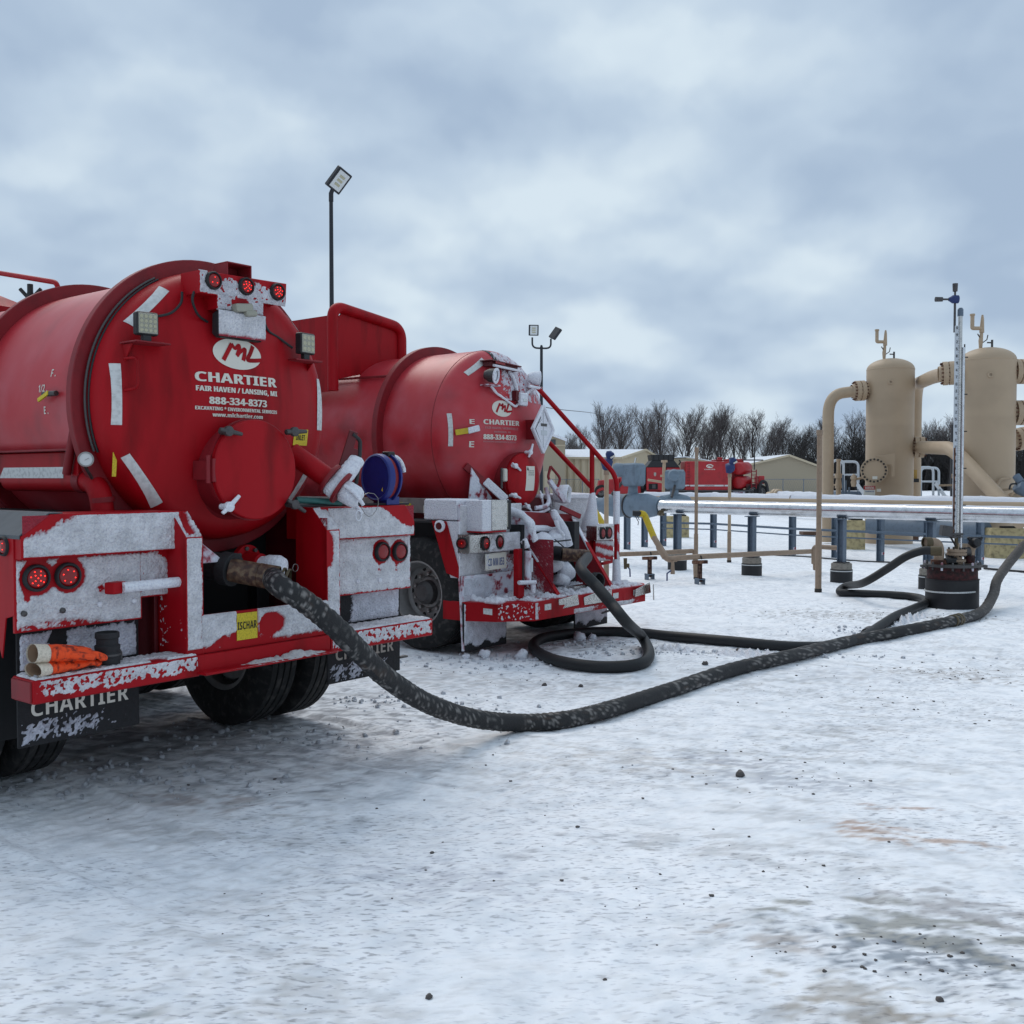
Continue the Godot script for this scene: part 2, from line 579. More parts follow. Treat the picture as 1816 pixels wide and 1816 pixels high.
func set_the_view() -> void:
	camera = Camera3D.new()
	camera.name = "camera"
	camera.fov = rad_to_deg(2.0 * atan(908.0 / 1819.0))
	camera.position = Vector3(0, CAM_H, 0)
	camera.rotation.x = -atan(60.0 / 1819.0)
	camera.near = 0.05
	camera.far = 2000.0
	add_child(camera)
	camera.current = true

	var e := Environment.new()
	e.background_mode = Environment.BG_SKY
	var sky := Sky.new()
	var p := PanoramaSkyMaterial.new()
	p.panorama = ImageTexture.create_from_image(overcast())
	p.energy_multiplier = 1.0
	sky.sky_material = p
	e.sky = sky
	e.tonemap_mode = Environment.TONE_MAPPER_LINEAR
	e.tonemap_exposure = 1.18
	e.sdfgi_enabled = true
	e.ssao_enabled = true
	e.ssil_enabled = true
	var w := WorldEnvironment.new()
	w.name = "world"
	w.environment = e
	add_child(w)

	var sun := DirectionalLight3D.new()
	sun.name = "sun"
	sun.light_energy = 0.34
	sun.light_color = Color(1.0, 0.97, 0.93)
	sun.light_angular_distance = 35.0
	sun.shadow_enabled = true
	add_child(sun)
	sun.look_at_from_position(Vector3(-0.35, 1.0, -0.75), Vector3.ZERO)   # brighter cloud beyond the trucks


# ---------------------------------------------------------------- the ground
var stains_and_shade := []  # dirt on the snow, and shade painted beneath the trucks
var trench := []          # hose lines that have pushed up the snow: [point, point]


func ground_y(x: float, z: float) -> float:
	var y := noise.get_noise_2d(x * 0.5, z * 0.5) * 0.05
	y += rough_noise.get_noise_2d(x * 2.6, z * 2.6) * 0.009
	var d := -z
	# softer, deeper snow beyond the driven part
	var soft := smoothstep(0.0, 2.5, (d - 10.2) + (x - 1.0) * 0.25)
	y += soft * (0.03 + 0.03 * noise.get_noise_2d(x * 1.3 + 40.0, z * 1.3)) + (1.0 - soft) * rough_noise.get_noise_2d(x * 7.0, z * 7.0) * 0.005
	# wheel ruts where the nearer truck has rolled
	if d < 8.0 and x < 4.0:
		var o := Vector2(x + 1.2635, z + 5.3208)
		var lx := o.x * 0.621 - o.y * 0.784
		var lz := o.x * 0.784 + o.y * 0.621
		for m in [-0.92, 0.90]:
			var e := absf(lx - m + 0.05 * sin(lz * 0.8))
			var f := smoothstep(0.36, 0.28, e) * smoothstep(2.6, 0.6, lz) * (0.45 + 0.55 * smoothstep(-0.2, 0.2, noise.get_noise_2d(lz * 1.5, m)))
			y -= f * (0.010 + 0.005 * sin(lz * 80.0 + signf(lx - m) * 0.9) * smoothstep(0.03, 0.06, fmod(e, 0.13)))
			y += smoothstep(0.06, 0.0, absf(e - 0.34)) * smoothstep(2.4, 0.4, lz) * 0.012
	return (y - 0.02) * smoothstep(200.0, 30.0, d)


func ground_colour(x: float, z: float) -> Color:
	var d := -z
	var soft := smoothstep(0.0, 2.5, (d - 10.2) + (x - 1.0) * 0.25)
	# traffic has dragged grit along the way across the picture
	var u := x * 0.94 + z * 0.34
	var w := -x * 0.34 + z * 0.94
	var s := rough_noise.get_noise_2d(u * 1.1, w * 4.0)
	var s2 := rough_noise.get_noise_2d(u * 4.5 + 9.0, w * 14.0)
	var s3 := noise.get_noise_2d(x * 0.7 - 30.0, z * 0.7)
	var s4 := rough_noise.get_noise_2d(u * 9.0 - 5.0, w * 20.0)
	var k := clampf(0.35 + s3 * 1.0, 0.05, 1.0) * (1.0 - soft)
	var c := Color(1, 1, 1).lerp(Color(0.93, 0.935, 0.94), (1.0 - soft) * clampf(0.5 + s3, 0, 1))
	c = c.lerp(Color(0.66, 0.66, 0.665), k * 0.55 * smoothstep(0.10, 0.34, s))
	c = c.lerp(Color(0.56, 0.555, 0.55), (0.25 + k) * 0.55 * smoothstep(0.20, 0.36, s2 + s * 0.35))
	c = c.lerp(Color(0.50, 0.48, 0.45), (0.1 + k) * 0.55 * smoothstep(0.27, 0.40, s4 + s * 0.4))
	for t in stains_and_shade:
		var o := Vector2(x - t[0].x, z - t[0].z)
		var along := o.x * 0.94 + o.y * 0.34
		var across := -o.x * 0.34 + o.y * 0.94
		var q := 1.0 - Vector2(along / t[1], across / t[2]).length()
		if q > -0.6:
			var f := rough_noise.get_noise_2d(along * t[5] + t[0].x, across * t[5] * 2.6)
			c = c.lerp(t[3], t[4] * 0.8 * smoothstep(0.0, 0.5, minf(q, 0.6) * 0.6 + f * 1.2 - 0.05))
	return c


func graded(lo: float, hi: float, step: float, reach_lo: float, reach_hi: float) -> PackedFloat32Array:
	var a := PackedFloat32Array()
	var x := lo
	var k := step
	while x > reach_lo:
		k *= 1.11
		x -= k
		a.insert(0, x)
	x = lo
	while x < hi:
		a.append(x)
		x += step
	k = step
	while x < reach_hi:
		a.append(x)
		k *= 1.11
		x += k
	a.append(x)
	return a


func build_ground() -> void:
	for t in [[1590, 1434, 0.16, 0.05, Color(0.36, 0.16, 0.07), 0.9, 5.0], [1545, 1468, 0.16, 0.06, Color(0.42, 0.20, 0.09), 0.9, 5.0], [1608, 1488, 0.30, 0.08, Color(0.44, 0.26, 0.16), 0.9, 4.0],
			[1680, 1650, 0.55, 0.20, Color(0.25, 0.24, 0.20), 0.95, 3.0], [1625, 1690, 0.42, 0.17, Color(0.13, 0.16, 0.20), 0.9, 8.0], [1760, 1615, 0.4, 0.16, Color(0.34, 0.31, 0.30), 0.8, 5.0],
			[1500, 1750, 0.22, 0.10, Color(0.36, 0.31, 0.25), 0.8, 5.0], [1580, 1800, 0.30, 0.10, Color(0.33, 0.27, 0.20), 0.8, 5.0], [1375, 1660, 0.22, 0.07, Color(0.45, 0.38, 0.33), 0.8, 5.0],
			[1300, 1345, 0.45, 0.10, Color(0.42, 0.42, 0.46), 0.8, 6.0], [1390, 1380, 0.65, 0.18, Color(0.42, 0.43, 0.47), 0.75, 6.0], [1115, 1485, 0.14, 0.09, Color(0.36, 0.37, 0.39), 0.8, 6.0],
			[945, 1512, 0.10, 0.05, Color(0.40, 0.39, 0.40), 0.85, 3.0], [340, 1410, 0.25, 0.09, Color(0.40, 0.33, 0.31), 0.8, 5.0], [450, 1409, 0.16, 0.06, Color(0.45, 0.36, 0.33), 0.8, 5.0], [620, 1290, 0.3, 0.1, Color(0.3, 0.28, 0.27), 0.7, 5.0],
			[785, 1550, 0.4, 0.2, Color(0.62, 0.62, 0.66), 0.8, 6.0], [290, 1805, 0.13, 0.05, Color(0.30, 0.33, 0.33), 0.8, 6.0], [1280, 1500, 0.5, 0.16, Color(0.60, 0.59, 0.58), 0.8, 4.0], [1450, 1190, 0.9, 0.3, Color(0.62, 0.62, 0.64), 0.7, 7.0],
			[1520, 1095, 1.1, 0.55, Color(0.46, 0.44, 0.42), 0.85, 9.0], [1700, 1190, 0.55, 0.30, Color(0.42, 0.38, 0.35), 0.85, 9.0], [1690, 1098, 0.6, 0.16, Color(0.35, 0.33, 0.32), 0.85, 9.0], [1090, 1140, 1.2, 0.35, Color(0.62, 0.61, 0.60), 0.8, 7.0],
			[860, 1200, 1.1, 0.35, Color(0.55, 0.53, 0.52), 0.8, 6.0], [180, 1310, 1.7, 0.55, Color(0.34, 0.34, 0.36), 0.95, 4.0], [420, 1250, 1.5, 0.7, Color(0.30, 0.30, 0.32), 1.0, 4.0], [880, 1130, 1.4, 0.5, Color(0.34, 0.33, 0.33), 0.95, 5.0], [560, 1330, 1.0, 0.4, Color(0.6, 0.58, 0.57), 0.7, 4.0], [1110, 1340, 0.5, 0.2, Color(0.66, 0.62, 0.58), 0.8, 4.0]]:  # the wide patches under the trucks mix slush with painted shade
		stains_and_shade.append([on_ground(t[0], t[1]), t[2], t[3], t[4], t[5], t[6]])
	var xs := graded(-4.6, 7.4, 0.034, -700.0, 700.0)
	var zs := PackedFloat32Array()
	var d := -300.0
	while d < 2.2:
		d += maxf(0.2, absf(d - 2.2) * 0.18)
		zs.append(-minf(d, 2.2))
	while d < 15.0:
		d += maxf(0.017, d * 0.0042)
		zs.append(-d)
	var k := 0.07
	while d < 900.0:
		k *= 1.09
		d += k
		zs.append(-d)
	var g := G.new()
	for z in zs:
		for x in xs:
			g.v.push_back(Vector3(x, ground_y(x, z), z))
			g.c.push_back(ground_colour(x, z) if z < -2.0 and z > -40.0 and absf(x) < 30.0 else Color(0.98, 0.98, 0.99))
			g.uv.push_back(Vector2(x, z))
	var w := xs.size()
	g.n.resize(g.v.size())
	for j in zs.size():
		for i in w:
			var a := g.v[j * w + mini(i + 1, w - 1)] - g.v[j * w + maxi(i - 1, 0)]
			var b := g.v[mini(j + 1, zs.size() - 1) * w + i] - g.v[maxi(j - 1, 0) * w + i]
			var up := a.cross(b).normalized()
			g.n[j * w + i] = up if up.y > 0.0 else -up
	for j in zs.size() - 1:
		for i in w - 1:
			var a := j * w + i
			g.ix.append_array([a, a + 1, a + w + 1, a, a + w + 1, a + w] if zs[j] > zs[j + 1] else [a, a + w + 1, a + 1, a, a + w, a + w + 1])
	# clockwise seen from above
	if (g.v[g.ix[1]] - g.v[g.ix[0]]).cross(g.v[g.ix[2]] - g.v[g.ix[0]]).y > 0.0:
		for i in range(0, g.ix.size(), 3):
			var s := g.ix[i + 1]
			g.ix[i + 1] = g.ix[i + 2]
			g.ix[i + 2] = s
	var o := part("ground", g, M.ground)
	o.set_meta("kind", "structure")
	tag(o, "snow covered yard ground, driven over and streaked with grit in front", "ground")


func stone_mesh(r: float, sd: int, flatness := 0.7) -> G:
	var g := G.new()
	var f := FastNoiseLite.new()
	f.seed = sd
	f.frequency = 1.1
	return _stone(g, r, f, flatness)


func _stone(g: G, r: float, f: FastNoiseLite, flatness: float) -> G:
	var ids := []
	for j in 7:
		for i in 10:
			var p := Vector3(cos(i / 9.0 * TAU) * sin(j / 6.0 * PI), cos(j / 6.0 * PI), sin(i / 9.0 * TAU) * sin(j / 6.0 * PI))
			var k := 1.0 + f.get_noise_3dv(p) * 0.75
			ids.append(g.vert(Vector3(p.x, p.y * flatness, p.z) * r * k, p.normalized()))
	for j in 6:
		for i in 9:
			g.quad(ids[j * 10 + i], ids[j * 10 + i + 1], ids[j * 10 + i + 11], ids[j * 10 + i + 10])
	return g


func lie(px: float, py: float, up := 0.0) -> Vector3:      # a spot on the snow that shows at this pixel
	var p := on_ground(px, py)
	for i in 3:
		p = on_ground(px, py, ground_y(p.x, p.z))
	return p + Vector3(0, up, 0)


func build_loose() -> void:
	# gravel that shows through the snow
	var mm := MultiMesh.new()
	mm.transform_format = MultiMesh.TRANSFORM_3D
	mm.mesh = stone_mesh(1.0, 5).mesh()
	var places := []
	for t in [[1520, 1095, 1.3, 0.8, 170], [1700, 1185, 0.6, 0.5, 90], [1690, 1098, 0.6, 0.3, 60], [1560, 1230, 1.4, 1.0, 90], [1390, 1380, 0.8, 0.3, 40], [1640, 1690, 0.5, 0.22, 60], [1100, 1140, 1.0, 0.3, 60], [870, 1190, 1.0, 0.5, 30], [1200, 1300, 3.0, 2.0, 60], [500, 1380, 2.0, 0.8, 30], [1250, 1180, 1.6, 0.5, 60], [1000, 1550, 1.6, 0.9, 40]]:
		var mid := on_ground(t[0], t[1])
		for i in t[4]:
			var p := mid + Vector3(rng.randfn(0, 0.5) * t[2], 0, rng.randfn(0, 0.5) * t[3])
			var r := 0.003 + 0.008 * pow(rng.randf(), 4.0)
			p.y = ground_y(p.x, p.z) + r * 0.15
			places.append(Transform3D(Basis.from_euler(Vector3(rng.randf() * 0.5, rng.randf() * TAU, rng.randf() * 0.5)).scaled(Vector3(r, r * 0.7, r)), p))
	mm.instance_count = places.size()
	for i in places.size():
		mm.set_instance_transform(i, places[i])
	var gr := MultiMeshInstance3D.new()
	gr.name = "gravel"
	gr.multimesh = mm
	gr.material_override = M.stone
	add_child(gr)
	stuff(tag(gr, "dark gravel scattered over the packed snow", "gravel"))
	# crumbs of snow thrown up by wheels and hoses
	mm = MultiMesh.new()
	mm.transform_format = MultiMesh.TRANSFORM_3D
	mm.mesh = stone_mesh(1.0, 9).mesh()
	places = []
	for t in [[900, 1165, 0.9, 0.5, 240], [1060, 1140, 0.6, 0.3, 120], [1300, 1158, 1.6, 0.15, 240], [1545, 1120, 0.8, 0.25, 120], [150, 1370, 1.0, 0.4, 220], [700, 1240, 1.0, 0.3, 90], [1640, 1060, 0.5, 0.5, 80], [450, 1300, 1.4, 0.5, 160]]:
		var mid := on_ground(t[0], t[1])
		for i in t[4]:
			var p := mid + Vector3(rng.randfn(0, 0.5) * t[2], 0, rng.randfn(0, 0.5) * t[3])
			var r := 0.005 + 0.018 * pow(rng.randf(), 3.0)
			p.y = ground_y(p.x, p.z) + r * 0.3
			places.append(Transform3D(Basis.from_euler(Vector3(rng.randf() * 3, rng.randf() * TAU, rng.randf() * 3)).scaled(Vector3(r, r, r)), p))
	mm.instance_count = places.size()
	for i in places.size():
		mm.set_instance_transform(i, places[i])
	gr = MultiMeshInstance3D.new()
	gr.name = "snow_crumbs"
	gr.multimesh = mm
	gr.material_override = M.snow_lump
	add_child(gr)
	stuff(tag(gr, "small crumbs of snow lying along the hoses and wheels", "snow"))
	var k := 0
	for t in [[1313, 1376, 0.026, "smooth dark stone lying alone on the snow in front of the hoses"], [1030, 1218, 0.020, "dark stone just in front of the black hose loop"], [966, 1216, 0.020, "dark stone below the left end of the hose loop"], [1250, 1178, 0.028, "grey stone between the black hose and the long scuffed hose"], [1310, 1155, 0.028, "stone by the snowy near edge of the black hose"], [1666, 1775, 0.012, "tiny dark stone on the snow near the bottom right"], [760, 1770, 0.012, "tiny dark stone alone near the bottom of the snow"]]:
		k += 1
		var o := part("stone", stone_mesh(t[2], 30 + k, 0.75), M.stone, self, lie(t[0], t[1], t[2] * 0.3))
		tag(o, t[3], "stone", "loose stones on the snow")
	k = 0
	for t in [[926, 1168, 0.06, "rounded snow lump lying left of the hose loop"], [859, 1166, 0.055, "snow lump under the rear bumper of the further truck"], [1028, 1136, 0.065, "big snow lump inside the hose loop against the hose"], [1051, 1133, 0.04, "small snow lump beside the bigger one inside the hose loop"], [1041, 1190, 0.03, "small snow lump resting against the front of the hose loop"], [953, 1170, 0.022, "tiny snow lump touching the left end of the hose loop"], [826, 1168, 0.035, "small snow lump behind the bumper end of the nearer truck"]]:
		k += 1
		var o := part("snow_lump", stone_mesh(t[2], 60 + k, 0.85), M.snow_lump, self, lie(t[0], t[1], t[2] * 0.5))
		tag(o, t[3], "snow lump", "snow lumps fallen from the trucks")


# ---------------------------------------------------------------- pieces that both trucks use
func jumble(g: G, amp: float, freq: float) -> G:           # uneven ice: every point is moved by noise
	for i in g.v.size():
		var p := g.v[i] * freq
		g.v[i] += Vector3(rough_noise.get_noise_3dv(p), rough_noise.get_noise_3dv(p + Vector3(31, 7, 3)), rough_noise.get_noise_3dv(p + Vector3(-9, 17, 41))) * amp
	return g


# driven snow on a face: where the mask falls below zero the crust ends and the face shows
func frost(parent: Node, p: Vector3, u: Vector3, v: Vector3, w: float, h: float, thick: float, mask: Callable, cell := 0.008, called := "frost_crust", tone := Color(0.90, 0.89, 0.89), edge := Color(0.42, 0.03, 0.05)) -> MeshInstance3D:
	var nn := u.cross(v).normalized()
	var off := p.x * 13.0 + p.y * 7.0
	var g := G.new().sheet(maxi(2, int(w / cell)), maxi(2, int(h / cell)), func(a: float, b: float):
		var x := a * w
		var y := b * h
		var m: float = mask.call(x, y)
		var coarse := rough_noise.get_noise_2d(x * 9.0 + off, y * 9.0)
		m += coarse * 0.38 + rough_noise.get_noise_2d(x * 30.0 + off, y * 30.0) * 0.30 + rough_noise.get_noise_2d(x * 62.0 + off, y * 62.0) * 0.40
		var k := smoothstep(-0.25, 0.60, m)
		var up := -0.004 + k * (thick + 0.004)
		up += k * (cell_noise.get_noise_2d(x * 48.0 + off, y * 48.0) * 0.008 + rough_noise.get_noise_2d(x * 26.0, y * 26.0 + off) * 0.006)
		var shade := tone * (0.90 + 0.22 * coarse)
		shade.a = 1.0
		if a == 0.0 or b == 0.0 or a == 1.0 or b == 1.0:
			up = -0.005
		return [p + u * x + v * y + nn * up, edge.lerp(shade, smoothstep(0.08, 0.95, k + rough_noise.get_noise_2d(x * 90.0, y * 90.0 + off) * 0.25 * (1.0 - k)))], nn)
	return part(called, g, M.frost, parent)


func tail_light(parent: Node, p: Vector3, r: float, lit: int, oval := 1.0, facing := Vector3(0, 0, 1)) -> void:
	var xf := at_axis(p, facing)
	xf.basis = xf.basis * Basis.from_scale(Vector3(oval, 1, 1)) if oval != 1.0 else xf.basis
	var o := part("tail_light", G.new().lathe([Vector2(r * 1.30, -0.006), Vector2(r * 1.30, 0.010), Vector2(r * 1.2, 0.017), Vector2(r * 1.06, 0.017), Vector2(r, 0.006)], xf, 28), M.rubber, parent)
	part("lens", G.new().lathe([Vector2(r * 1.02, 0.002), Vector2(r * 0.96, 0.012), Vector2(r * 0.7, 0.016), Vector2(0, 0.018)], xf, 28, 1.2), M.lens_red, o)
	if lit > 0:
		var g := G.new()
		var spots := [Vector2.ZERO]
		if lit == 3:
			spots = [Vector2(0, 0.45), Vector2(-0.4, -0.3), Vector2(0.4, -0.3)]
		elif lit == 6:
			spots = []
			for i in 6:
				spots.append(Vector2.from_angle(i * TAU / 6 + 0.3) * 0.62)
		elif lit > 6:
			for i in 4:
				spots.append(Vector2.from_angle(i * TAU / 4 + 0.8) * 0.36)
			for i in 7:
				spots.append(Vector2.from_angle(i * TAU / 7 + 0.2) * 0.68)
		for s in spots:
			g.lathe([Vector2(r * 0.075, 0.0), Vector2(r * 0.05, 0.004), Vector2(0, 0.005)], Transform3D(at_axis(p, facing).basis, at_axis(p, facing) * Vector3(s.x * r, 0.0165 - s.length_squared() * 0.004, s.y * r)), 8, 1.5)
		stuff(part("led_dots", g, M.led_glow, o))


func wheel(parent: Node, c: Vector3, out: Vector3, r: float, width: float, dished := true) -> Node3D:
	var w := Node3D.new()
	w.name = "wheel"
	parent.add_child(w, true)
	var xf := at_axis(c, out)
	var h := width * 0.5
	var pr := [Vector2(r * 0.56, -h * 0.82), Vector2(r * 0.62, -h * 0.95), Vector2(r * 0.80, -h * 1.0), Vector2(r * 0.93, -h * 0.9), Vector2(r * 0.985, -h * 0.74)]
	for i in 4:                                               # tread ribs and grooves
		var x := -h * 0.74 + i * h * 0.37
		pr.append_array([Vector2(r, x + h * 0.02), Vector2(r, x + h * 0.29), Vector2(r * 0.972, x + h * 0.31), Vector2(r * 0.972, x + h * 0.36)])
	pr.append_array([Vector2(r * 0.985, h * 0.74), Vector2(r * 0.93, h * 0.9), Vector2(r * 0.80, h * 1.0), Vector2(r * 0.70, h * 0.985), Vector2(r * 0.62, h * 0.95), Vector2(r * 0.56, h * 0.82)])
	part("tire", G.new().lathe(pr, xf, 56, 0.5), M.tire, w)
	part("rim", G.new().lathe([Vector2(r * 0.50, -h * 0.7), Vector2(r * 0.565, -h * 0.8), Vector2(r * 0.50, -h * 0.62), Vector2(r * 0.49, h * 0.35), Vector2(r * 0.575, h * 0.84), Vector2(r * 0.585, h * 0.90), Vector2(r * 0.555, h * 0.88), Vector2(r * 0.525, h * 0.62), Vector2(r * 0.50, -h * 0.05), Vector2(r * 0.44, -h * 0.28), Vector2(r * 0.30, -h * 0.30), Vector2(r * 0.27, -h * 0.16), Vector2(r * 0.20, -h * 0.16)], xf, 40, 0.7), M.rim_alu, w)
	part("hub", G.new().lathe([Vector2(r * 0.225, -h * 0.2), Vector2(r * 0.21, h * 0.25), Vector2(r * 0.17, h * 0.4), Vector2(r * 0.14, h * 0.55), Vector2(r * 0.05, h * 0.6), Vector2(0, h * 0.6)], xf, 24, 0.5), M.steel_dark, w)
	for i in 10:
		var a := TAU * i / 10
		part("lug_nut", G.new().lathe([Vector2(r * 0.036, -h * 0.3), Vector2(r * 0.036, -h * 0.06), Vector2(r * 0.02, -h * 0.02), Vector2(0, -h * 0.02)], Transform3D(xf.basis, xf * Vector3(cos(a) * r * 0.34, 0, sin(a) * r * 0.34)), 6), M.steel, w)
		part("hand_hole", G.new().lathe([Vector2(r * 0.045, -h * 0.26), Vector2(0, -h * 0.255)], Transform3D(xf.basis, xf * Vector3(cos(a + 0.31) * r * 0.435, -h * 0.015, sin(a + 0.31) * r * 0.435)), 12), M.black_deep, w)
	return w


# a rectangle of tape or print that follows a surface; four corners in order round it
func patch(parent: Node, called: String, q: Array, m: Material, put: Callable, facing := Vector3(0, 0, 1), nu := 6, nv := 6) -> MeshInstance3D:
	var g := G.new().sheet(nu, nv, func(a: float, b: float):
		var p: Vector2 = (q[0] as Vector2).lerp(q[1], a).lerp((q[3] as Vector2).lerp(q[2], a), b)
		return [put.call(p), Color.WHITE], facing)
	return part(called, g, m, parent)


func stroke(g: G, p: Array, w0: float, w1: float, put: Callable, facing: Vector3) -> void:   # a brush stroke
	var path := []
	for i in p.size() - 1:
		var a: Vector2 = p[maxi(i - 1, 0)]
		var e: Vector2 = p[mini(i + 2, p.size() - 1)]
		for j in 6:
			path.append((p[i] as Vector2).cubic_interpolate(p[i + 1], a, e, j / 6.0))
	path.append(p[-1])
	var before := -1
	for i in path.size():
		var t: Vector2 = (path[mini(i + 1, path.size() - 1)] - path[maxi(i - 1, 0)]).normalized()
		var s := Vector2(-t.y, t.x) * lerpf(w0, w1, float(i) / (path.size() - 1)) * 0.5
		if i == 0:
			path[i] -= t * w0 * 0.2
		var a := g.vert(put.call(path[i] + s), facing)
		g.vert(put.call(path[i] - s), facing)
		if before >= 0:
			g.quad(before, before + 1, a + 1, a)
		before = a


func company_mark(parent: Node, c: Vector2, rx: float, ry: float, put: Callable, put2: Callable, facing: Vector3) -> void:   # white oval with two brushed letters
	var g := G.new()
	var mid := g.vert(put.call(c), facing)
	var rings := [[mid]]
	for k in range(1, 5):
		var r := []
		for i in 41:
			var a := TAU * i / 40.0
			r.append(g.vert(put.call(c + Vector2(cos(a) * rx, sin(a) * ry) * (k / 4.0)), facing))
		for i in 40:
			if k == 1:
				g.tri(mid, r[i], r[i + 1])
			else:
				g.quad(rings[k - 1][i], rings[k - 1][i + 1], r[i + 1], r[i])
		rings.append(r)
	part("emblem_oval", g, M.print_white, parent)
	var s := G.new()
	var P := func(x: float, y: float): return c + Vector2(x * rx, y * ry)
	var w := rx * 0.155
	stroke(s, [P.call(-0.62, -0.44), P.call(-0.40, 0.16), P.call(-0.22, 0.62)], w, w, put2, facing)
	stroke(s, [P.call(-0.22, 0.60), P.call(-0.12, 0.34), P.call(0.06, 0.56), P.call(0.06, 0.34), P.call(-0.06, -0.12)], w * 0.7, w, put2, facing)
	stroke(s, [P.call(-0.06, -0.12), P.call(0.10, 0.16), P.call(0.30, 0.36), P.call(0.27, 0.08), P.call(0.17, -0.40)], w * 0.7, w, put2, facing)
	stroke(s, [P.call(0.66, 0.58), P.call(0.50, 0.08), P.call(0.36, -0.30), P.call(0.60, -0.33), P.call(1.0, -0.24)], w, w * 0.9, put2, facing)
	part("emblem_letters", s, M.red, parent)


func wing_nut(parent: Node, p: Vector3, turn: float, m: Material, size := 1.0) -> void:
	var g := G.new().lathe([Vector2(0.0, -0.05), Vector2(0.016, -0.05), Vector2(0.016, 0.0), Vector2(0.026, 0.004), Vector2(0.026, 0.026), Vector2(0.014, 0.034), Vector2(0, 0.036)], at_axis(p, Vector3(0, 0, 1)), 12)
	var d := Vector3(cos(turn), sin(turn), 0) * 0.062 * size
	g.tube([p + Vector3(0, 0, 0.012) - d * 0.6, p + Vector3(0, 0, 0.018), p + Vector3(0, 0, 0.012) + d], [0.010, 0.014, 0.010], 8)
	part("wing_nut", g, m, parent)


func work_lamp(parent: Node, p: Vector3, b: Basis, size: float, cells: int) -> void:     # a square lamp with a grid of cells
	var o := part("work_lamp", G.new().box(p - b.z * 0.02, Vector3(size, size, 0.05), b, 0.008), M.black, parent)
	part("lens", G.new().box(p + b.z * 0.004, Vector3(size * 0.86, size * 0.86, 0.006), b, 0.002), M.lens_clear, o)
	var g := G.new()
	for i in cells:
		for j in cells:
			var q := p + b * Vector3((i + 0.5) / cells - 0.5, (j + 0.5) / cells - 0.5, 0) * size * 0.8 + b.z * 0.006
			g.lathe([Vector2(size * 0.34 / cells, 0.0), Vector2(size * 0.28 / cells, 0.004), Vector2(0, 0.001)], at_axis(q, b.z), 12)
	stuff(part("led_cells", g, M.led_off, o))
	part("stalk", G.new().box(p - b.y * (size * 0.5 + 0.012) - b.z * 0.02, Vector3(size * 0.4, 0.04, 0.03), b), M.black, o)


# ---------------------------------------------------------------- the nearer truck
func head_near(p: Vector2, off := 0.003) -> Vector3:
	var r := p.distance_to(Vector2(0, 1.985))
	var z := -0.2 - 0.12 * pow(minf(r, 0.6) / 0.6, 2.0)
	if r > 0.6:
		z -= (1.0 - sqrt(maxf(0.0, 1.0 - pow((r - 0.6) / 0.12, 2.0)))) * 0.14
	return Vector3(p.x, p.y, z + off)


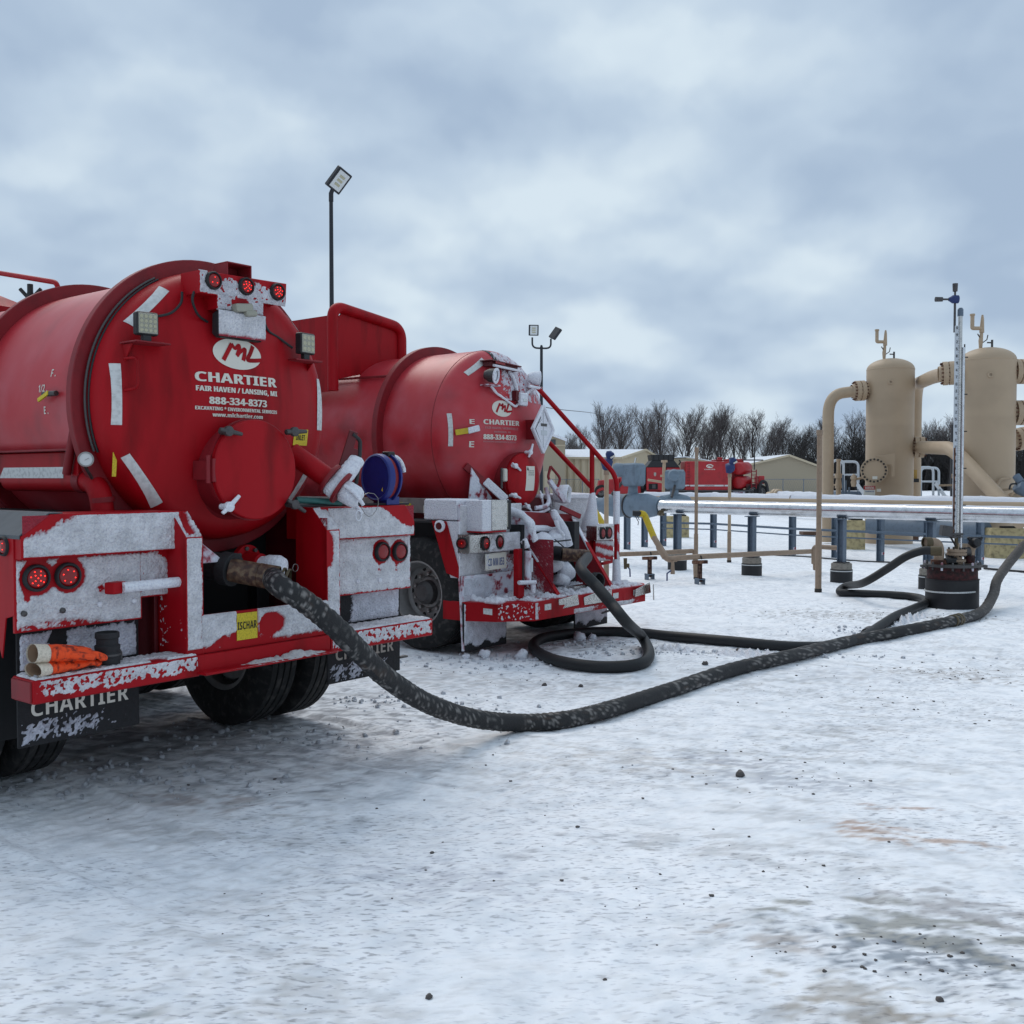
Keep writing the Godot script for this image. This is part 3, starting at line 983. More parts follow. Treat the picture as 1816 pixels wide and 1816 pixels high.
func build_near_truck() -> void:
	var t := thing("tank_truck", "nearer red vacuum tank truck, seen from behind, its rear panels crusted with snow", "truck", Vector3(-1.2635, 0, -5.3208), YAW, "red tank trucks unloading at the sump")
	var Z := Vector3(0, 0, 1)
	var axis := at_axis(Vector3(0, 1.985, 0), Z)
	# tank
	var pr := [Vector2(0.72, -6.4), Vector2(0.72, -0.462)]
	for i in range(1, 11):
		var r := 0.72 - 0.012 * i
		pr.append(Vector2(r, head_near(Vector2(r, 1.985), 0).z))
	for i in range(1, 13):
		var r := 0.6 - 0.05 * i
		pr.append(Vector2(maxf(r, 0.0), head_near(Vector2(r, 1.985), 0).z))
	part("tank", G.new().lathe([Vector2(0.72, -6.4), Vector2(0.72, -0.52)], axis, 96, 0.5), M.red_tank, t)
	part("tank_head", G.new().lathe([Vector2(0.719, -0.52)] + pr.slice(1), axis, 96, 0.5), M.red, t)
	for z in [-0.5, -1.62, -3.1, -4.6]:
		part("stiffener_ring", G.new().lathe([Vector2(0.715, z - 0.05), Vector2(0.79, z - 0.05), Vector2(0.794, z - 0.046), Vector2(0.794, z - 0.004), Vector2(0.79, z), Vector2(0.715, z)], axis, 96), M.red_dull, t)
	# things on the tank's side and top, towards the front
	var side := func(y: float, z: float, off := 0.002) -> Vector3:
		var dy := y - 1.985
		return Vector3(-sqrt(0.72 * 0.72 - dy * dy) - off, y, z)
	var sidemap := func(p: Vector2) -> Vector3: return side.call(p.y, p.x)
	part("level_mark_full", G.new().text("F .", Vector2(-0.855, 2.120), Vector2(-0.805, 2.160), sidemap, Vector3(-1, 0, 0)), M.print_white, t)
	part("level_mark_half", G.new().text("1/2 .", Vector2(-0.965, 2.045), Vector2(-0.875, 2.085), sidemap, Vector3(-1, 0, 0)), M.print_white, t)
	part("level_mark_empty", G.new().text("E .", Vector2(-0.905, 1.93), Vector2(-0.86, 1.97), sidemap, Vector3(-1, 0, 0)), M.print_white, t)
	var sv := part("level_arm", G.new().tube([Vector3(-0.735, 2.03, -0.75), Vector3(-0.745, 2.03, -0.86)], 0.014, 8), M.steel_dark, t)
	part("pointer", G.new().bar(Vector3(-0.75, 2.035, -0.80), Vector3(-0.752, 2.0, -0.90), 0.012, 0.022), M.label_yellow, sv)
	part("sight_pipe", G.new().tube([Vector3(-0.735, 1.95, -0.545), Vector3(-0.735, 1.62, -0.66)], 0.022, 8), M.red_dull, t)
	part("roof_rail", G.new().tube(bend([Vector3(-0.15, 2.66, -1.80), Vector3(-0.15, 2.80, -1.83), Vector3(-0.15, 2.975, -2.70), Vector3(-0.15, 3.1, -3.6)], 0.05), 0.016, 10), M.red, t)
	part("roof_hatch", G.new().lathe([Vector2(0.36, -0.05), Vector2(0.36, 0.10), Vector2(0.40, 0.10), Vector2(0.40, 0.14), Vector2(0.36, 0.15), Vector2(0.30, 0.21), Vector2(0.2, 0.25), Vector2(0, 0.27)], Transform3D(Basis(), Vector3(0.02, 2.66, -3.35)), 32, 0.7), M.red, t)
	var bea := G.new().lathe([Vector2(0.03, 0), Vector2(0.03, 0.08), Vector2(0.018, 0.12), Vector2(0.018, 0.17), Vector2(0, 0.17)], Transform3D(Basis(), Vector3(-0.15, 2.66, -2.17)), 10)
	bea.tube([Vector3(-0.15, 2.73, -2.17), Vector3(-0.19, 2.80, -2.22)], 0.012, 8).tube([Vector3(-0.15, 2.73, -2.17), Vector3(-0.11, 2.80, -2.11)], 0.012, 8)
	part("relief_valve", bea, M.black, t)
	part("side_post", G.new().box(Vector3(-0.90, 2.10, -1.58), Vector3(0.05, 0.80, 0.05)), M.red_dull, t)
	# longitudinal beam with its tape
	part("side_beam", G.new().box(Vector3(-0.66, 1.655, -2.2), Vector3(0.10, 0.16, 3.2), Basis(), 0.008), M.red, t)
	part("side_beam_lip", G.new().box(Vector3(-0.69, 1.742, -2.2), Vector3(0.12, 0.012, 3.2)), M.red_dull, t)
	patch(t, "reflective_tape", [Vector2(-1.42, 1.600), Vector2(-0.735, 1.600), Vector2(-0.735, 1.657), Vector2(-1.37, 1.657)], M.white_tape, func(p: Vector2): return Vector3(-0.7125, p.y, p.x), Vector3(-1, 0, 0), 1, 1)
	# reflective tape on the head
	var strips := [[[-0.552, 2.348], [-0.348, 2.552], [-0.376, 2.580], [-0.582, 2.376]], [[-0.670, 1.86], [-0.670, 2.160], [-0.628, 2.160], [-0.628, 1.86]], [[-0.62, 1.70], [-0.445, 1.448], [-0.405, 1.478], [-0.588, 1.722]], [[0.41, 2.545], [0.58, 2.36], [0.612, 2.385], [0.445, 2.572]], [[0.605, 1.88], [0.66, 1.88], [0.66, 2.18], [0.612, 2.18]], [[0.42, 1.45], [0.60, 1.68], [0.565, 1.71], [0.39, 1.475]]]
	for s in strips:
		patch(t, "reflective_tape", s.map(func(k): return Vector2(k[0], k[1])), M.white_tape, func(p: Vector2): return head_near(p, 0.003), Z, 4, 10)
	# lettering
	var on := func(p: Vector2): return head_near(p, 0.0025)
	company_mark(t, Vector2(-0.015, 2.256), 0.152, 0.083, func(p: Vector2): return head_near(p, 0.0025), func(p: Vector2): return head_near(p, 0.0045), Z)
	var lines := [["CHARTIER", -0.278, 0.236, 2.096, 2.146], ["FAIR HAVEN / LANSING, MI", -0.276, 0.236, 2.043, 2.074], ["888-334-8373", -0.206, 0.157, 1.983, 2.020], ["EXCAVATING * ENVIRONMENTAL SERVICES", -0.282, 0.232, 1.951, 1.970], ["www.mlchartier.com", -0.188, 0.127, 1.918, 1.940]]
	for l in lines:
		part("lettering", G.new().bold_text(l[0], Vector2(l[1], l[3]), Vector2(l[2], l[4]), on, Z, (l[4] - l[3]) * 0.045), M.print_white, t)
	# grab handle, sight label
	part("grab_handle", G.new().tube(bend([head_near(Vector2(-0.61, 2.186), 0.0), Vector3(-0.585, 2.19, -0.25), Vector3(-0.585, 2.04, -0.25), head_near(Vector2(-0.615, 2.03), 0.0)], 0.03), 0.008, 8), M.red, t)
	patch(t, "yellow_label", [Vector2(-0.634, 1.608), Vector2(-0.612, 1.608), Vector2(-0.603, 1.727), Vector2(-0.627, 1.727)], M.label_yellow, func(p: Vector2): return Vector3(p.x - 0.022, p.y, -0.375), Z, 2, 4)
	# pair of cables round the rim
	var cab := []
	for i in 25:
		var a := deg_to_rad(118.0 + 82.0 * i / 24.0)
		cab.append(Vector3(cos(a) * 0.735, 1.985 + sin(a) * 0.735, -0.475))
	part("cable", G.new().tube(cab, 0.007, 6), M.steel_dark, t)
	part("cable", G.new().tube(cab.map(func(p): return p + Vector3(0.013, -0.006, 0.012)), 0.006, 6), M.black, t)
	# light bar
	var bar := part("light_bar", G.new().prism([Vector2(-0.268, 2.541), Vector2(-0.16, 2.542), Vector2(-0.16, 2.474), Vector2(0.136, 2.466), Vector2(0.136, 2.556), Vector2(0.288, 2.559), Vector2(0.294, 2.668), Vector2(-0.266, 2.656)], 0.16, Transform3D(Basis(), Vector3(0, 0, -0.2)), 0.004), M.red, t)
	frost(bar, Vector3(-0.266, 2.542, -0.2), Vector3.RIGHT, Vector3.UP, 0.552, 0.118, 0.007, func(x, y): return 0.75 - smoothstep(0.07, 0.118, y - 0.012 * sin(x * 40.0)) * (1.3 if x > 0.05 else 0.2), 0.006, "frost_crust", Color(0.80, 0.78, 0.80))
	frost(bar, Vector3(-0.16, 2.470, -0.2), Vector3.RIGHT, Vector3.UP, 0.296, 0.085, 0.007, func(x, y): return 0.8 - 1.6 * smoothstep(0.09, 0.02, Vector2(x - 0.15, (y - 0.02) * 0.8).length()), 0.006, "frost_crust", Color(0.80, 0.78, 0.80))
	part("lamp_box", jumble(G.new().box(Vector3(-0.017, 2.40, -0.215), Vector3(0.30, 0.142, 0.075), Basis(), 0.02), 0.006, 9.0), M.black, bar)
	frost(bar, Vector3(-0.165, 2.334, -0.176), Vector3.RIGHT, Vector3.UP, 0.296, 0.134, 0.010, func(x, y): return 0.9 - 1.2 * smoothstep(0.022, 0.0, y), 0.006)
	part("marker_bracket", G.new().box(Vector3(-0.02, 2.492, -0.175), Vector3(0.11, 0.045, 0.05), Basis(Z, 0.12), 0.008), M.lens_clear, bar)
	part("marker_bracket", G.new().box(Vector3(0.022, 2.468, -0.165), Vector3(0.075, 0.035, 0.04), Basis(Z, 0.12), 0.01), M.lens_clear, bar)
	var nb := G.new()
	nb.box(Vector3(-0.086, 2.69, -0.27), Vector3(0.008, 0.07, 0.12)).box(Vector3(0.064, 2.695, -0.27), Vector3(0.008, 0.07, 0.12)).box(Vector3(-0.011, 2.727, -0.27), Vector3(0.158, 0.008, 0.12)).box(Vector3(0.03, 2.69, -0.33), Vector3(0.07, 0.07, 0.006))
	part("camera_hood", nb, M.red_dull, bar)
	for k in [[-0.188, 3], [0.016, 11], [0.222, 11]]:
		tail_light(t, Vector3(k[0], 2.612, -0.194), 0.036, k[1])
	for p in [[[-0.27, 2.55, -0.24], [-0.28, 2.50, -0.24], [-0.235, 2.44, -0.26], [-0.17, 2.41, -0.27]], [[-0.30, 2.55, -0.30], [-0.315, 2.49, -0.29], [-0.37, 2.435, -0.29], [-0.44, 2.41, -0.3], [-0.50, 2.40, -0.25]], [[0.14, 2.55, -0.26], [0.18, 2.47, -0.26], [0.22, 2.41, -0.27], [0.30, 2.38, -0.28], [0.38, 2.33, -0.26]]]:
		part("cable", G.new().tube(smooth_path(p.map(func(k): return Vector3(k[0], k[1], k[2]))), 0.007, 7), M.black, t)
	# work lamps on small shelves
	work_lamp(t, Vector3(-0.56, 2.35, -0.2), Basis(Vector3.UP, -0.12), 0.112, 4)
	work_lamp(t, Vector3(0.44, 2.355, -0.2), Basis(Vector3.UP, 0.12), 0.118, 3)
	for s in [[-0.53, 0.19], [0.45, 0.19]]:
		var sh := G.new().box(Vector3(s[0], 2.262, -0.27), Vector3(s[1], 0.008, 0.15), Basis(), 0.002)
		part("lamp_shelf", sh, M.red_dull, t)
	part("lamp_gusset", G.new().prism([Vector2(0, 0), Vector2(0.10, 0), Vector2(0, -0.13)], 0.006, Transform3D(Basis(Vector3(0, 0, 1), Vector3.UP, Vector3(-1, 0, 0)), Vector3(-0.61, 2.256, -0.36)), 0.001), M.red, t)
	part("lamp_gusset", G.new().prism([Vector2(0, 0), Vector2(0.13, 0), Vector2(0, -0.13)], 0.006, Transform3D(Basis(Vector3(0, 0, 1), Vector3.UP, Vector3(-1, 0, 0)), Vector3(0.53, 2.256, -0.40)), 0.001), M.red, t)
	# round hatch
	var man := Vector3(0.0, 1.645, 0.0)
	var hat := part("hatch_door", G.new().lathe([Vector2(0.262, -0.125), Vector2(0.262, -0.100), Vector2(0.256, -0.094), Vector2(0.20, -0.086), Vector2(0, -0.08)], at_axis(man, Z), 64, 0.5), M.red, t)
	part("hatch_neck", G.new().lathe([Vector2(0.30, -0.36), Vector2(0.252, -0.30), Vector2(0.25, -0.155), Vector2(0.268, -0.15), Vector2(0.268, -0.126), Vector2(0.2, -0.126)], at_axis(man, Z), 64, 0.4), M.red_dull, t)
	part("hatch_hinge", G.new().box(Vector3(-0.225, 1.64, -0.11), Vector3(0.09, 0.12, 0.03)).tube([Vector3(-0.28, 1.575, -0.12), Vector3(-0.28, 1.715, -0.12)], 0.013, 8).box(Vector3(-0.27, 1.64, -0.19), Vector3(0.012, 0.10, 0.14)), M.red_dull, hat)
	for k in [[-0.200, 1.838, -0.15], [0.224, 1.85, 0.05], [-0.20, 1.455, 0.7], [0.222, 1.458, -0.5]]:
		wing_nut(t, Vector3(k[0], k[1], -0.075), k[2], M.rime if k[1] < 1.6 and k[0] < 0 else M.steel_dark, 1.35)
	patch(t, "inlet_label", [Vector2(0.375, 1.786), Vector2(0.508, 1.786), Vector2(0.515, 1.878), Vector2(0.382, 1.876)], M.label_yellow, func(p: Vector2): return head_near(p, 0.003), Z, 4, 4)
	part("lettering", G.new().text("INLET", Vector2(0.400, 1.815), Vector2(0.484, 1.846), func(p: Vector2): return head_near(p, 0.0055), Z), M.print_black, t)
	# left elbow and gauge
	part("elbow_pipe", G.new().tube(bend([Vector3(-0.66, 1.585, -1.4), Vector3(-0.655, 1.585, -0.50), Vector3(-0.635, 1.38, -0.485)], 0.12, 10), 0.055, 18), M.red, t)
	part("pipe_collar", G.new().tube([Vector3(-0.657, 1.585, -0.66), Vector3(-0.656, 1.585, -0.60)], 0.061, 16), M.red_dull, t)
	part("pipe_collar", G.new().tube([Vector3(-0.642, 1.505, -0.492), Vector3(-0.640, 1.48, -0.491)], 0.060, 16), M.red_dull, t)
	var gd := Vector3(-0.45, 0.05, 1).normalized()
	var ga := part("pressure_gauge", G.new().lathe([Vector2(0.0, -0.02), Vector2(0.036, -0.02), Vector2(0.037, 0.012), Vector2(0.031, 0.014), Vector2(0.030, 0.008)], at_axis(Vector3(-0.76, 1.691, -0.43), gd), 24), M.steel, t)
	part("dial", G.new().lathe([Vector2(0.031, 0.009), Vector2(0, 0.0095)], at_axis(Vector3(-0.76, 1.691, -0.43), gd), 24), M.glass_pale, ga)
	part("needle", G.new().bar(Vector3(-0.772, 1.687, -0.417), Vector3(-0.752, 1.698, -0.414), 0.003, 0.001, 0.0), M.black, ga)
	part("stem", G.new().tube([Vector3(-0.76, 1.66, -0.44), Vector3(-0.69, 1.60, -0.50)], 0.008, 8), M.steel_dark, ga)
	# inlet pipe with its iced valve
	var a0 := Vector3(0.40, 1.745, -0.30)
	var dir := Vector3(0.205, -0.255, 0.30).normalized()
	part("inlet_pipe", G.new().tube([a0, a0 + dir * 0.27], 0.060, 24), M.red, t)
	var vp := a0 + dir * 0.29
	var side_dir := Vector3(0.62, 0.70, 0.17).normalized()
	side_dir = (side_dir - dir * side_dir.dot(dir)).normalized()
	var valve := part("inlet_valve", G.new().lathe([Vector2(0, -0.022), Vector2(0.098, -0.022), Vector2(0.10, -0.018), Vector2(0.10, 0.0), Vector2(0.05, 0.0)], at_axis(vp - dir * 0.01, dir), 24).lathe([Vector2(0.06, 0.05), Vector2(0.098, 0.05), Vector2(0.098, 0.068), Vector2(0.05, 0.07)], at_axis(vp, dir), 24), M.red_dull, t)
	var bod := G.new()
	for i in 7:
		var q := vp + dir * 0.025 + side_dir * (-0.03 + 0.033 * i)
		bod.lathe([Vector2(0, -0.05), Vector2(0.03, -0.045), Vector2(0.055 - 0.003 * i, -0.02), Vector2(0.058 - 0.003 * i, 0.02), Vector2(0.03, 0.045), Vector2(0, 0.05)], at_axis(q, dir), 14, 1.2)
	part("iced_body", jumble(bod, 0.014, 6.0), M.rime, valve)
	var cp := vp + dir * 0.11
	part("iced_cap", jumble(G.new().lathe([Vector2(0.04, -0.05), Vector2(0.066, -0.03), Vector2(0.07, 0.04), Vector2(0.06, 0.07), Vector2(0.04, 0.082), Vector2(0, 0.085)], at_axis(cp, dir), 24, 1.0), 0.012, 7.0), M.rime, valve)
	part("cap_hole", G.new().lathe([Vector2(0, -0.01), Vector2(0.018, -0.01), Vector2(0.018, 0.012), Vector2(0, 0.013)], at_axis(cp + dir * 0.076, dir), 12), M.black_deep, valve)
	for s in [-1, 1]:
		var e: Vector3 = dir.cross(side_dir) * 0.072 * s
		part("cam_arm", G.new().tube(smooth_path([cp + e - dir * 0.03, cp + e * 1.18 + dir * 0.04 - Vector3(0, 0.01, 0), cp + e * 1.0 + dir * 0.10 - Vector3(0, 0.035, 0)], 5), [0.012, 0.012, 0.013, 0.013, 0.014, 0.014, 0.014, 0.013, 0.012, 0.011, 0.010], 8), M.rime, valve)
	var lev := vp + side_dir * 0.12
	part("lever_yoke", G.new().bar(lev + Vector3(-0.02, 0.0, 0), lev + Vector3(0.045, 0.20, 0.02), 0.012, 0.055).bar(lev + Vector3(0.02, -0.06, 0.01), lev + Vector3(0.06, 0.10, 0.02), 0.014, 0.06), M.red_deep, valve)
	part("lever", G.new().tube(bend([lev + Vector3(0.035, 0.185, 0.02), lev + Vector3(0.085, 0.15, 0.03), lev + Vector3(0.078, 0.03, 0.03), lev + Vector3(0.06, -0.10, 0.02)], 0.02), 0.012, 8), M.black, valve)
	var lp := []
	for i in 12:
		var a := TAU * i / 11.0
		lp.append(Vector3(0.80 + cos(a) * 0.07, 1.445 + sin(a) * 0.07, -0.085 + 0.01 * sin(a * 2)))
	part("safety_wire", G.new().tube(lp, 0.0022, 5), M.steel, valve)
	lp = []
	for i in 10:
		var a := TAU * i / 9.0
		lp.append(cp + dir * 0.07 + Vector3(-0.02 + cos(a) * 0.022, -0.085 + sin(a) * 0.030, 0.02))
	part("cam_ring", G.new().tube(lp, 0.004, 6), M.rime, valve)
	# hose reel on top of the right panel
	var rc := Vector3(1.02, 1.602, -0.2)
	var rb := at_axis(rc, Vector3(1, 0, 0.10).normalized())
	var reel := part("hose_reel", G.new().lathe([Vector2(0, -0.055), Vector2(0.125, -0.055), Vector2(0.133, -0.062), Vector2(0.143, -0.055), Vector2(0.146, -0.045), Vector2(0.146, -0.018), Vector2(0.12, -0.014)], rb, 40, 0.5), M.blue, t)
	part("wound_hose", G.new().lathe([Vector2(0.11, -0.020), Vector2(0.134, -0.016), Vector2(0.138, 0.0), Vector2(0.134, 0.016), Vector2(0.11, 0.022)], rb, 36, 1.2), M.red_dull, reel)
	part("back_flange", G.new().lathe([Vector2(0.10, 0.020), Vector2(0.148, 0.022), Vector2(0.148, 0.034), Vector2(0, 0.04)], rb, 40), M.blue, reel)
	part("bracket", G.new().box(rc + Vector3(0.03, -0.14, 0), Vector3(0.11, 0.05, 0.12)).box(rc + Vector3(0.055, -0.07, 0), Vector3(0.012, 0.16, 0.09)), M.blue, reel)
	part("hose_end", jumble(G.new().tube(smooth_path([rc + Vector3(0.04, 0.13, 0.0), rc + Vector3(0.09, 0.125, 0.03), rc + Vector3(0.12, 0.08, 0.05), rc + Vector3(0.135, 0.035, 0.05)], 4), 0.013, 8), 0.006, 20.0), M.rime, reel)
	part("hose_guide", G.new().box(rc + Vector3(0.03, 0.142, 0.02), Vector3(0.06, 0.035, 0.06), Basis(), 0.006), M.black, reel)
	part("yellow_sticker", G.new().box(rc + Vector3(-0.060, -0.07, 0.07), Vector3(0.003, 0.03, 0.03), Basis(Vector3.RIGHT, 0.5), 0.0), M.label_yellow, reel)
	part("hose_handle", G.new().tube([Vector3(0.34, 1.478, -0.19), Vector3(0.62, 1.462, -0.13)], 0.019, 12), M.teal, t)
	part("tie_rod", G.new().tube([Vector3(0.24, 1.448, -0.14), Vector3(1.2, 1.442, -0.16)], 0.008, 8), M.black, t)
	# hoods above the panels
	part("rear_hood", G.new().prism([Vector2(-1.232, 1.247), Vector2(-0.44, 1.250), Vector2(-0.44, 1.440), Vector2(-1.10, 1.440), Vector2(-1.232, 1.345)], 0.30, Transform3D(Basis(), Vector3(0, 0, -0.12)), 0.004), M.red, t)
	part("rear_hood", G.new().prism([Vector2(0.46, 1.250), Vector2(1.215, 1.247), Vector2(1.215, 1.335), Vector2(1.135, 1.436), Vector2(0.46, 1.436)], 0.30, Transform3D(Basis(), Vector3(0, 0, -0.12)), 0.004), M.red, t)
	frost(t, Vector3(-1.225, 1.252, -0.119), Vector3.RIGHT, Vector3.UP, 0.775, 0.184, 0.010, func(x, y): return minf(1.0, 0.85 - 1.5 * smoothstep(0.12, 0.21, y + 0.10 * smoothstep(0.30, 0.0, x) - 0.03) * smoothstep(0.75, 0.3, x) - 2.0 * smoothstep(0.0, 0.05, y - 0.075 - x * 0.72) - 0.5 * smoothstep(0.010, 0.0, y)), 0.0065)
	frost(t, Vector3(0.51, 1.252, -0.119), Vector3.RIGHT, Vector3.UP, 0.70, 0.180, 0.009, func(x, y): return minf(1.0, 0.9 - 2.2 * smoothstep(0.0, 0.07, y - 0.155 + smoothstep(0.38, 0.66, x) * 0.13) - 0.5 * smoothstep(0.008, 0.0, y)), 0.0065)
	# panels
	part("rear_panel", G.new().prism([Vector2(-1.235, 0.920), Vector2(-0.625, 0.920), Vector2(-0.620, 0.926), Vector2(-0.620, 1.022), Vector2(-0.44, 1.022), Vector2(-0.44, 1.25), Vector2(-1.235, 1.25)], 0.02, Transform3D(Basis(), Vector3(0, 0, -0.18))), M.red, t)
	part("rear_panel", G.new().prism([Vector2(0.50, 0.914), Vector2(1.238, 0.914), Vector2(1.238, 1.25), Vector2(0.50, 1.25)], 0.02, Transform3D(Basis(), Vector3(0, 0, -0.18))), M.red, t)
	var lit := [Vector2(0.095, 0.235), Vector2(0.238, 0.235)]
	frost(t, Vector3(-1.23, 0.924, -0.179), Vector3.RIGHT, Vector3.UP, 0.605, 0.322, 0.009, func(x, y):
		var m := 1.0 - 1.3 * smoothstep(0.295, 0.328, y) - 0.9 * smoothstep(0.05, 0.0, y - 0.02 * sin(x * 9.0))
		for q in lit:
			m -= 2.4 * smoothstep(0.095, 0.060, Vector2(x, y).distance_to(q + Vector2(0.0, 0.0)))
		return m - 1.6 * smoothstep(0.03, 0.0, absf(x - 0.05) + maxf(0.0, 0.14 - y) + maxf(0.0, y - 0.2)) - 1.2 * smoothstep(0.05, 0.0, Vector2(x - 0.40, y - 0.165).length()), 0.0065)
	frost(t, Vector3(-0.63, 1.026, -0.179), Vector3.RIGHT, Vector3.UP, 0.185, 0.222, 0.007, func(x, y): return 0.9 - 1.3 * smoothstep(0.12, 0.20, x + 0.3 * maxf(0.0, y - 0.12)) - 0.8 * smoothstep(0.18, 0.22, y), 0.0065)
	lit = [Vector2(0.475, 0.240), Vector2(0.625, 0.232)]
	frost(t, Vector3(0.51, 0.916, -0.179), Vector3.RIGHT, Vector3.UP, 0.726, 0.330, 0.008, func(x, y):
		var m := 0.95 - 0.9 * smoothstep(0.02, 0.0, y)
		for q in lit:
			m -= 2.2 * smoothstep(0.085, 0.058, Vector2(x, y).distance_to(q)) + 0.8 * smoothstep(0.03, 0.0, absf(x - q.x + 0.02)) * smoothstep(0.10, 0.04, absf(y - q.y + 0.06))
		return m, 0.0065)
	tail_light(t, Vector3(-1.143, 1.158, -0.17), 0.047, 12)
	tail_light(t, Vector3(-0.998, 1.157, -0.17), 0.047, 6)
	tail_light(t, Vector3(0.984, 1.155, -0.17), 0.046, 0)
	tail_light(t, Vector3(1.135, 1.148, -0.17), 0.046, 0)
	for b in [[-1.2, 1.005], [-1.025, 1.002], [-0.846, 1.013], [-0.67, 1.012], [0.78, 0.99], [0.96, 0.985]]:
		part("bolt_head", G.new().lathe([Vector2(0.014, -0.01), Vector2(0.013, 0.012), Vector2(0.006, 0.017), Vector2(0, 0.018)], at_axis(Vector3(b[0], b[1], -0.175), Z), 8), M.rime if b[0] > -0.9 else M.steel_dark, t)
	part("hook_bar", G.new().tube([Vector3(-0.78, 1.09, -0.085), Vector3(-0.455, 1.094, -0.085)], 0.025, 12), M.rime, t)
	part("hook_end", G.new().box(Vector3(-0.80, 1.09, -0.11), Vector3(0.085, 0.055, 0.06), Basis(Vector3.UP, 0.3), 0.006), M.red, t)
	# uprights either side of the opening
	for s in [-1, 1]:
		var x0 := -0.482 if s < 0 else 0.412
		part("upright", G.new().prism([Vector2(0.26, 0.735), Vector2(0, 0.735), Vector2(0, 1.312), Vector2(0.125, 1.436), Vector2(0.26, 1.436)], 0.098, Transform3D(Basis(Vector3(0, 0, -1), Vector3.UP, Vector3(1, 0, 0)), Vector3(x0 + 0.098, 0, -0.02)), 0.003), M.red, t)
		if s < 0:
			frost(t, Vector3(x0 + 0.004, 0.76, -0.019), Vector3.RIGHT, Vector3.UP, 0.09, 0.55, 0.010, func(x, y): return 1.0 - 1.0 * smoothstep(0.065, 0.09, x) * (0.2 + 1.0 * absf(sin(y * 11.0))), 0.006)
			frost(t, Vector3(x0 + 0.004, 1.315, -0.019), Vector3.RIGHT, Vector3(0, 0.704, -0.710), 0.09, 0.172, 0.012, func(x, y): return 0.55 - 1.6 * smoothstep(0.035, 0.0, absf(x - 0.03 - y * 0.1)) * smoothstep(0.0, 0.05, y), 0.006)
			frost(t, Vector3(x0 - 0.001, 0.76, -0.25), Vector3(0, 0, 1), Vector3.UP, 0.225, 0.42, 0.004, func(x, y): return -0.12 + 0.5 * smoothstep(0.08, 0.0, x) - 0.2 * smoothstep(0.2, 0.4, y), 0.007)
		else:
			frost(t, Vector3(x0 + 0.004, 0.75, -0.019), Vector3.RIGHT, Vector3.UP, 0.09, 0.56, 0.009, func(x, y): return 0.95 - 1.6 * smoothstep(0.05, 0.02, Vector2(x - 0.01, (y - 0.46) * 0.35).length()), 0.006)
			frost(t, Vector3(x0 + 0.004, 1.315, -0.019), Vector3.RIGHT, Vector3(0, 0.704, -0.710), 0.09, 0.172, 0.010, func(_x, _y): return 0.9, 0.006)
			frost(t, Vector3(x0 + 0.001, 1.0, -0.22), Vector3(0, 0, 1), Vector3.UP, 0.20, 0.38, 0.003, func(x, y): return -0.35 + 0.45 * smoothstep(0.1, 0.2, x) * smoothstep(0.05, 0.3, y), 0.008)
	# sill of the opening, with its label, and the ledge below
	part("sill_plate", G.new().box(Vector3(-0.012, 0.83, -0.028), Vector3(0.84, 0.192, 0.012)), M.red, t)
	frost(t, Vector3(-0.40, 0.742, -0.021), Vector3.RIGHT, Vector3.UP, 0.82, 0.184, 0.013, func(x, y):
		var m := 1.0 - 2.2 * smoothstep(0.072, 0.060, absf(x - 0.275)) * smoothstep(0.20, 0.0, y - 0.18 + 0.4 * 0.0)
		m -= 2.0 * smoothstep(0.070, 0.045, Vector2((x - 0.43) * 0.7, y - 0.10).length())
		m -= 2.0 * smoothstep(0.040, 0.020, Vector2(x - 0.69, y - 0.125).length())
		m -= 1.8 * smoothstep(0.030, 0.012, Vector2(x - 0.13, y - 0.045).length()) + 1.6 * smoothstep(0.030, 0.012, Vector2(x - 0.20, y - 0.055).length())
		return m - 1.3 * smoothstep(0.05, 0.0, y - 0.05 * smoothstep(0.0, 0.15, x) * smoothstep(0.5, 0.3, x)), 0.006)
	patch(t, "discharge_label", [Vector2(-0.19, 0.775), Vector2(-0.062, 0.775), Vector2(-0.062, 0.912), Vector2(-0.19, 0.912)], M.label_yellow, func(p: Vector2): return Vector3(p.x, p.y, -0.0195), Z, 1, 1)
	part("lettering", G.new().text("ISCHAR", Vector2(-0.186, 0.828), Vector2(-0.066, 0.868), func(p: Vector2): return Vector3(p.x, p.y, -0.0175), Z), M.print_black, t)
	patch(t, "round_label", [Vector2(0.265, 0.85), Vector2(0.315, 0.85), Vector2(0.315, 0.895), Vector2(0.265, 0.895)], M.print_white, func(p: Vector2): return Vector3(p.x, p.y, -0.0195), Z, 1, 1)
	part("ledge", G.new().box(Vector3(-0.01, 0.690, -0.012), Vector3(0.85, 0.088, 0.03)).box(Vector3(-0.01, 0.648, 0.018), Vector3(0.85, 0.014, 0.09)), M.red, t)
	var pile := G.new().sheet(60, 14, func(a: float, b: float):
		var x := -0.30 + a * 0.72
		var m := (rough_noise.get_noise_2d(x * 7.0, 3.0) * 0.5 + 0.36) * sin(a * PI) * (1.0 if a > 0.45 else 0.55)
		var up: float = m * sin(b * PI) * (0.075 + 0.03 * rough_noise.get_noise_2d(x * 25.0, b * 5.0))
		return [Vector3(x, 0.650 + up, -0.03 + b * 0.095 + 0.006 * rough_noise.get_noise_2d(x * 30.0, b * 9.0)), Color(0.72, 0.69, 0.66)], Vector3.UP)
	part("ledge_snow", pile, M.frost, t)
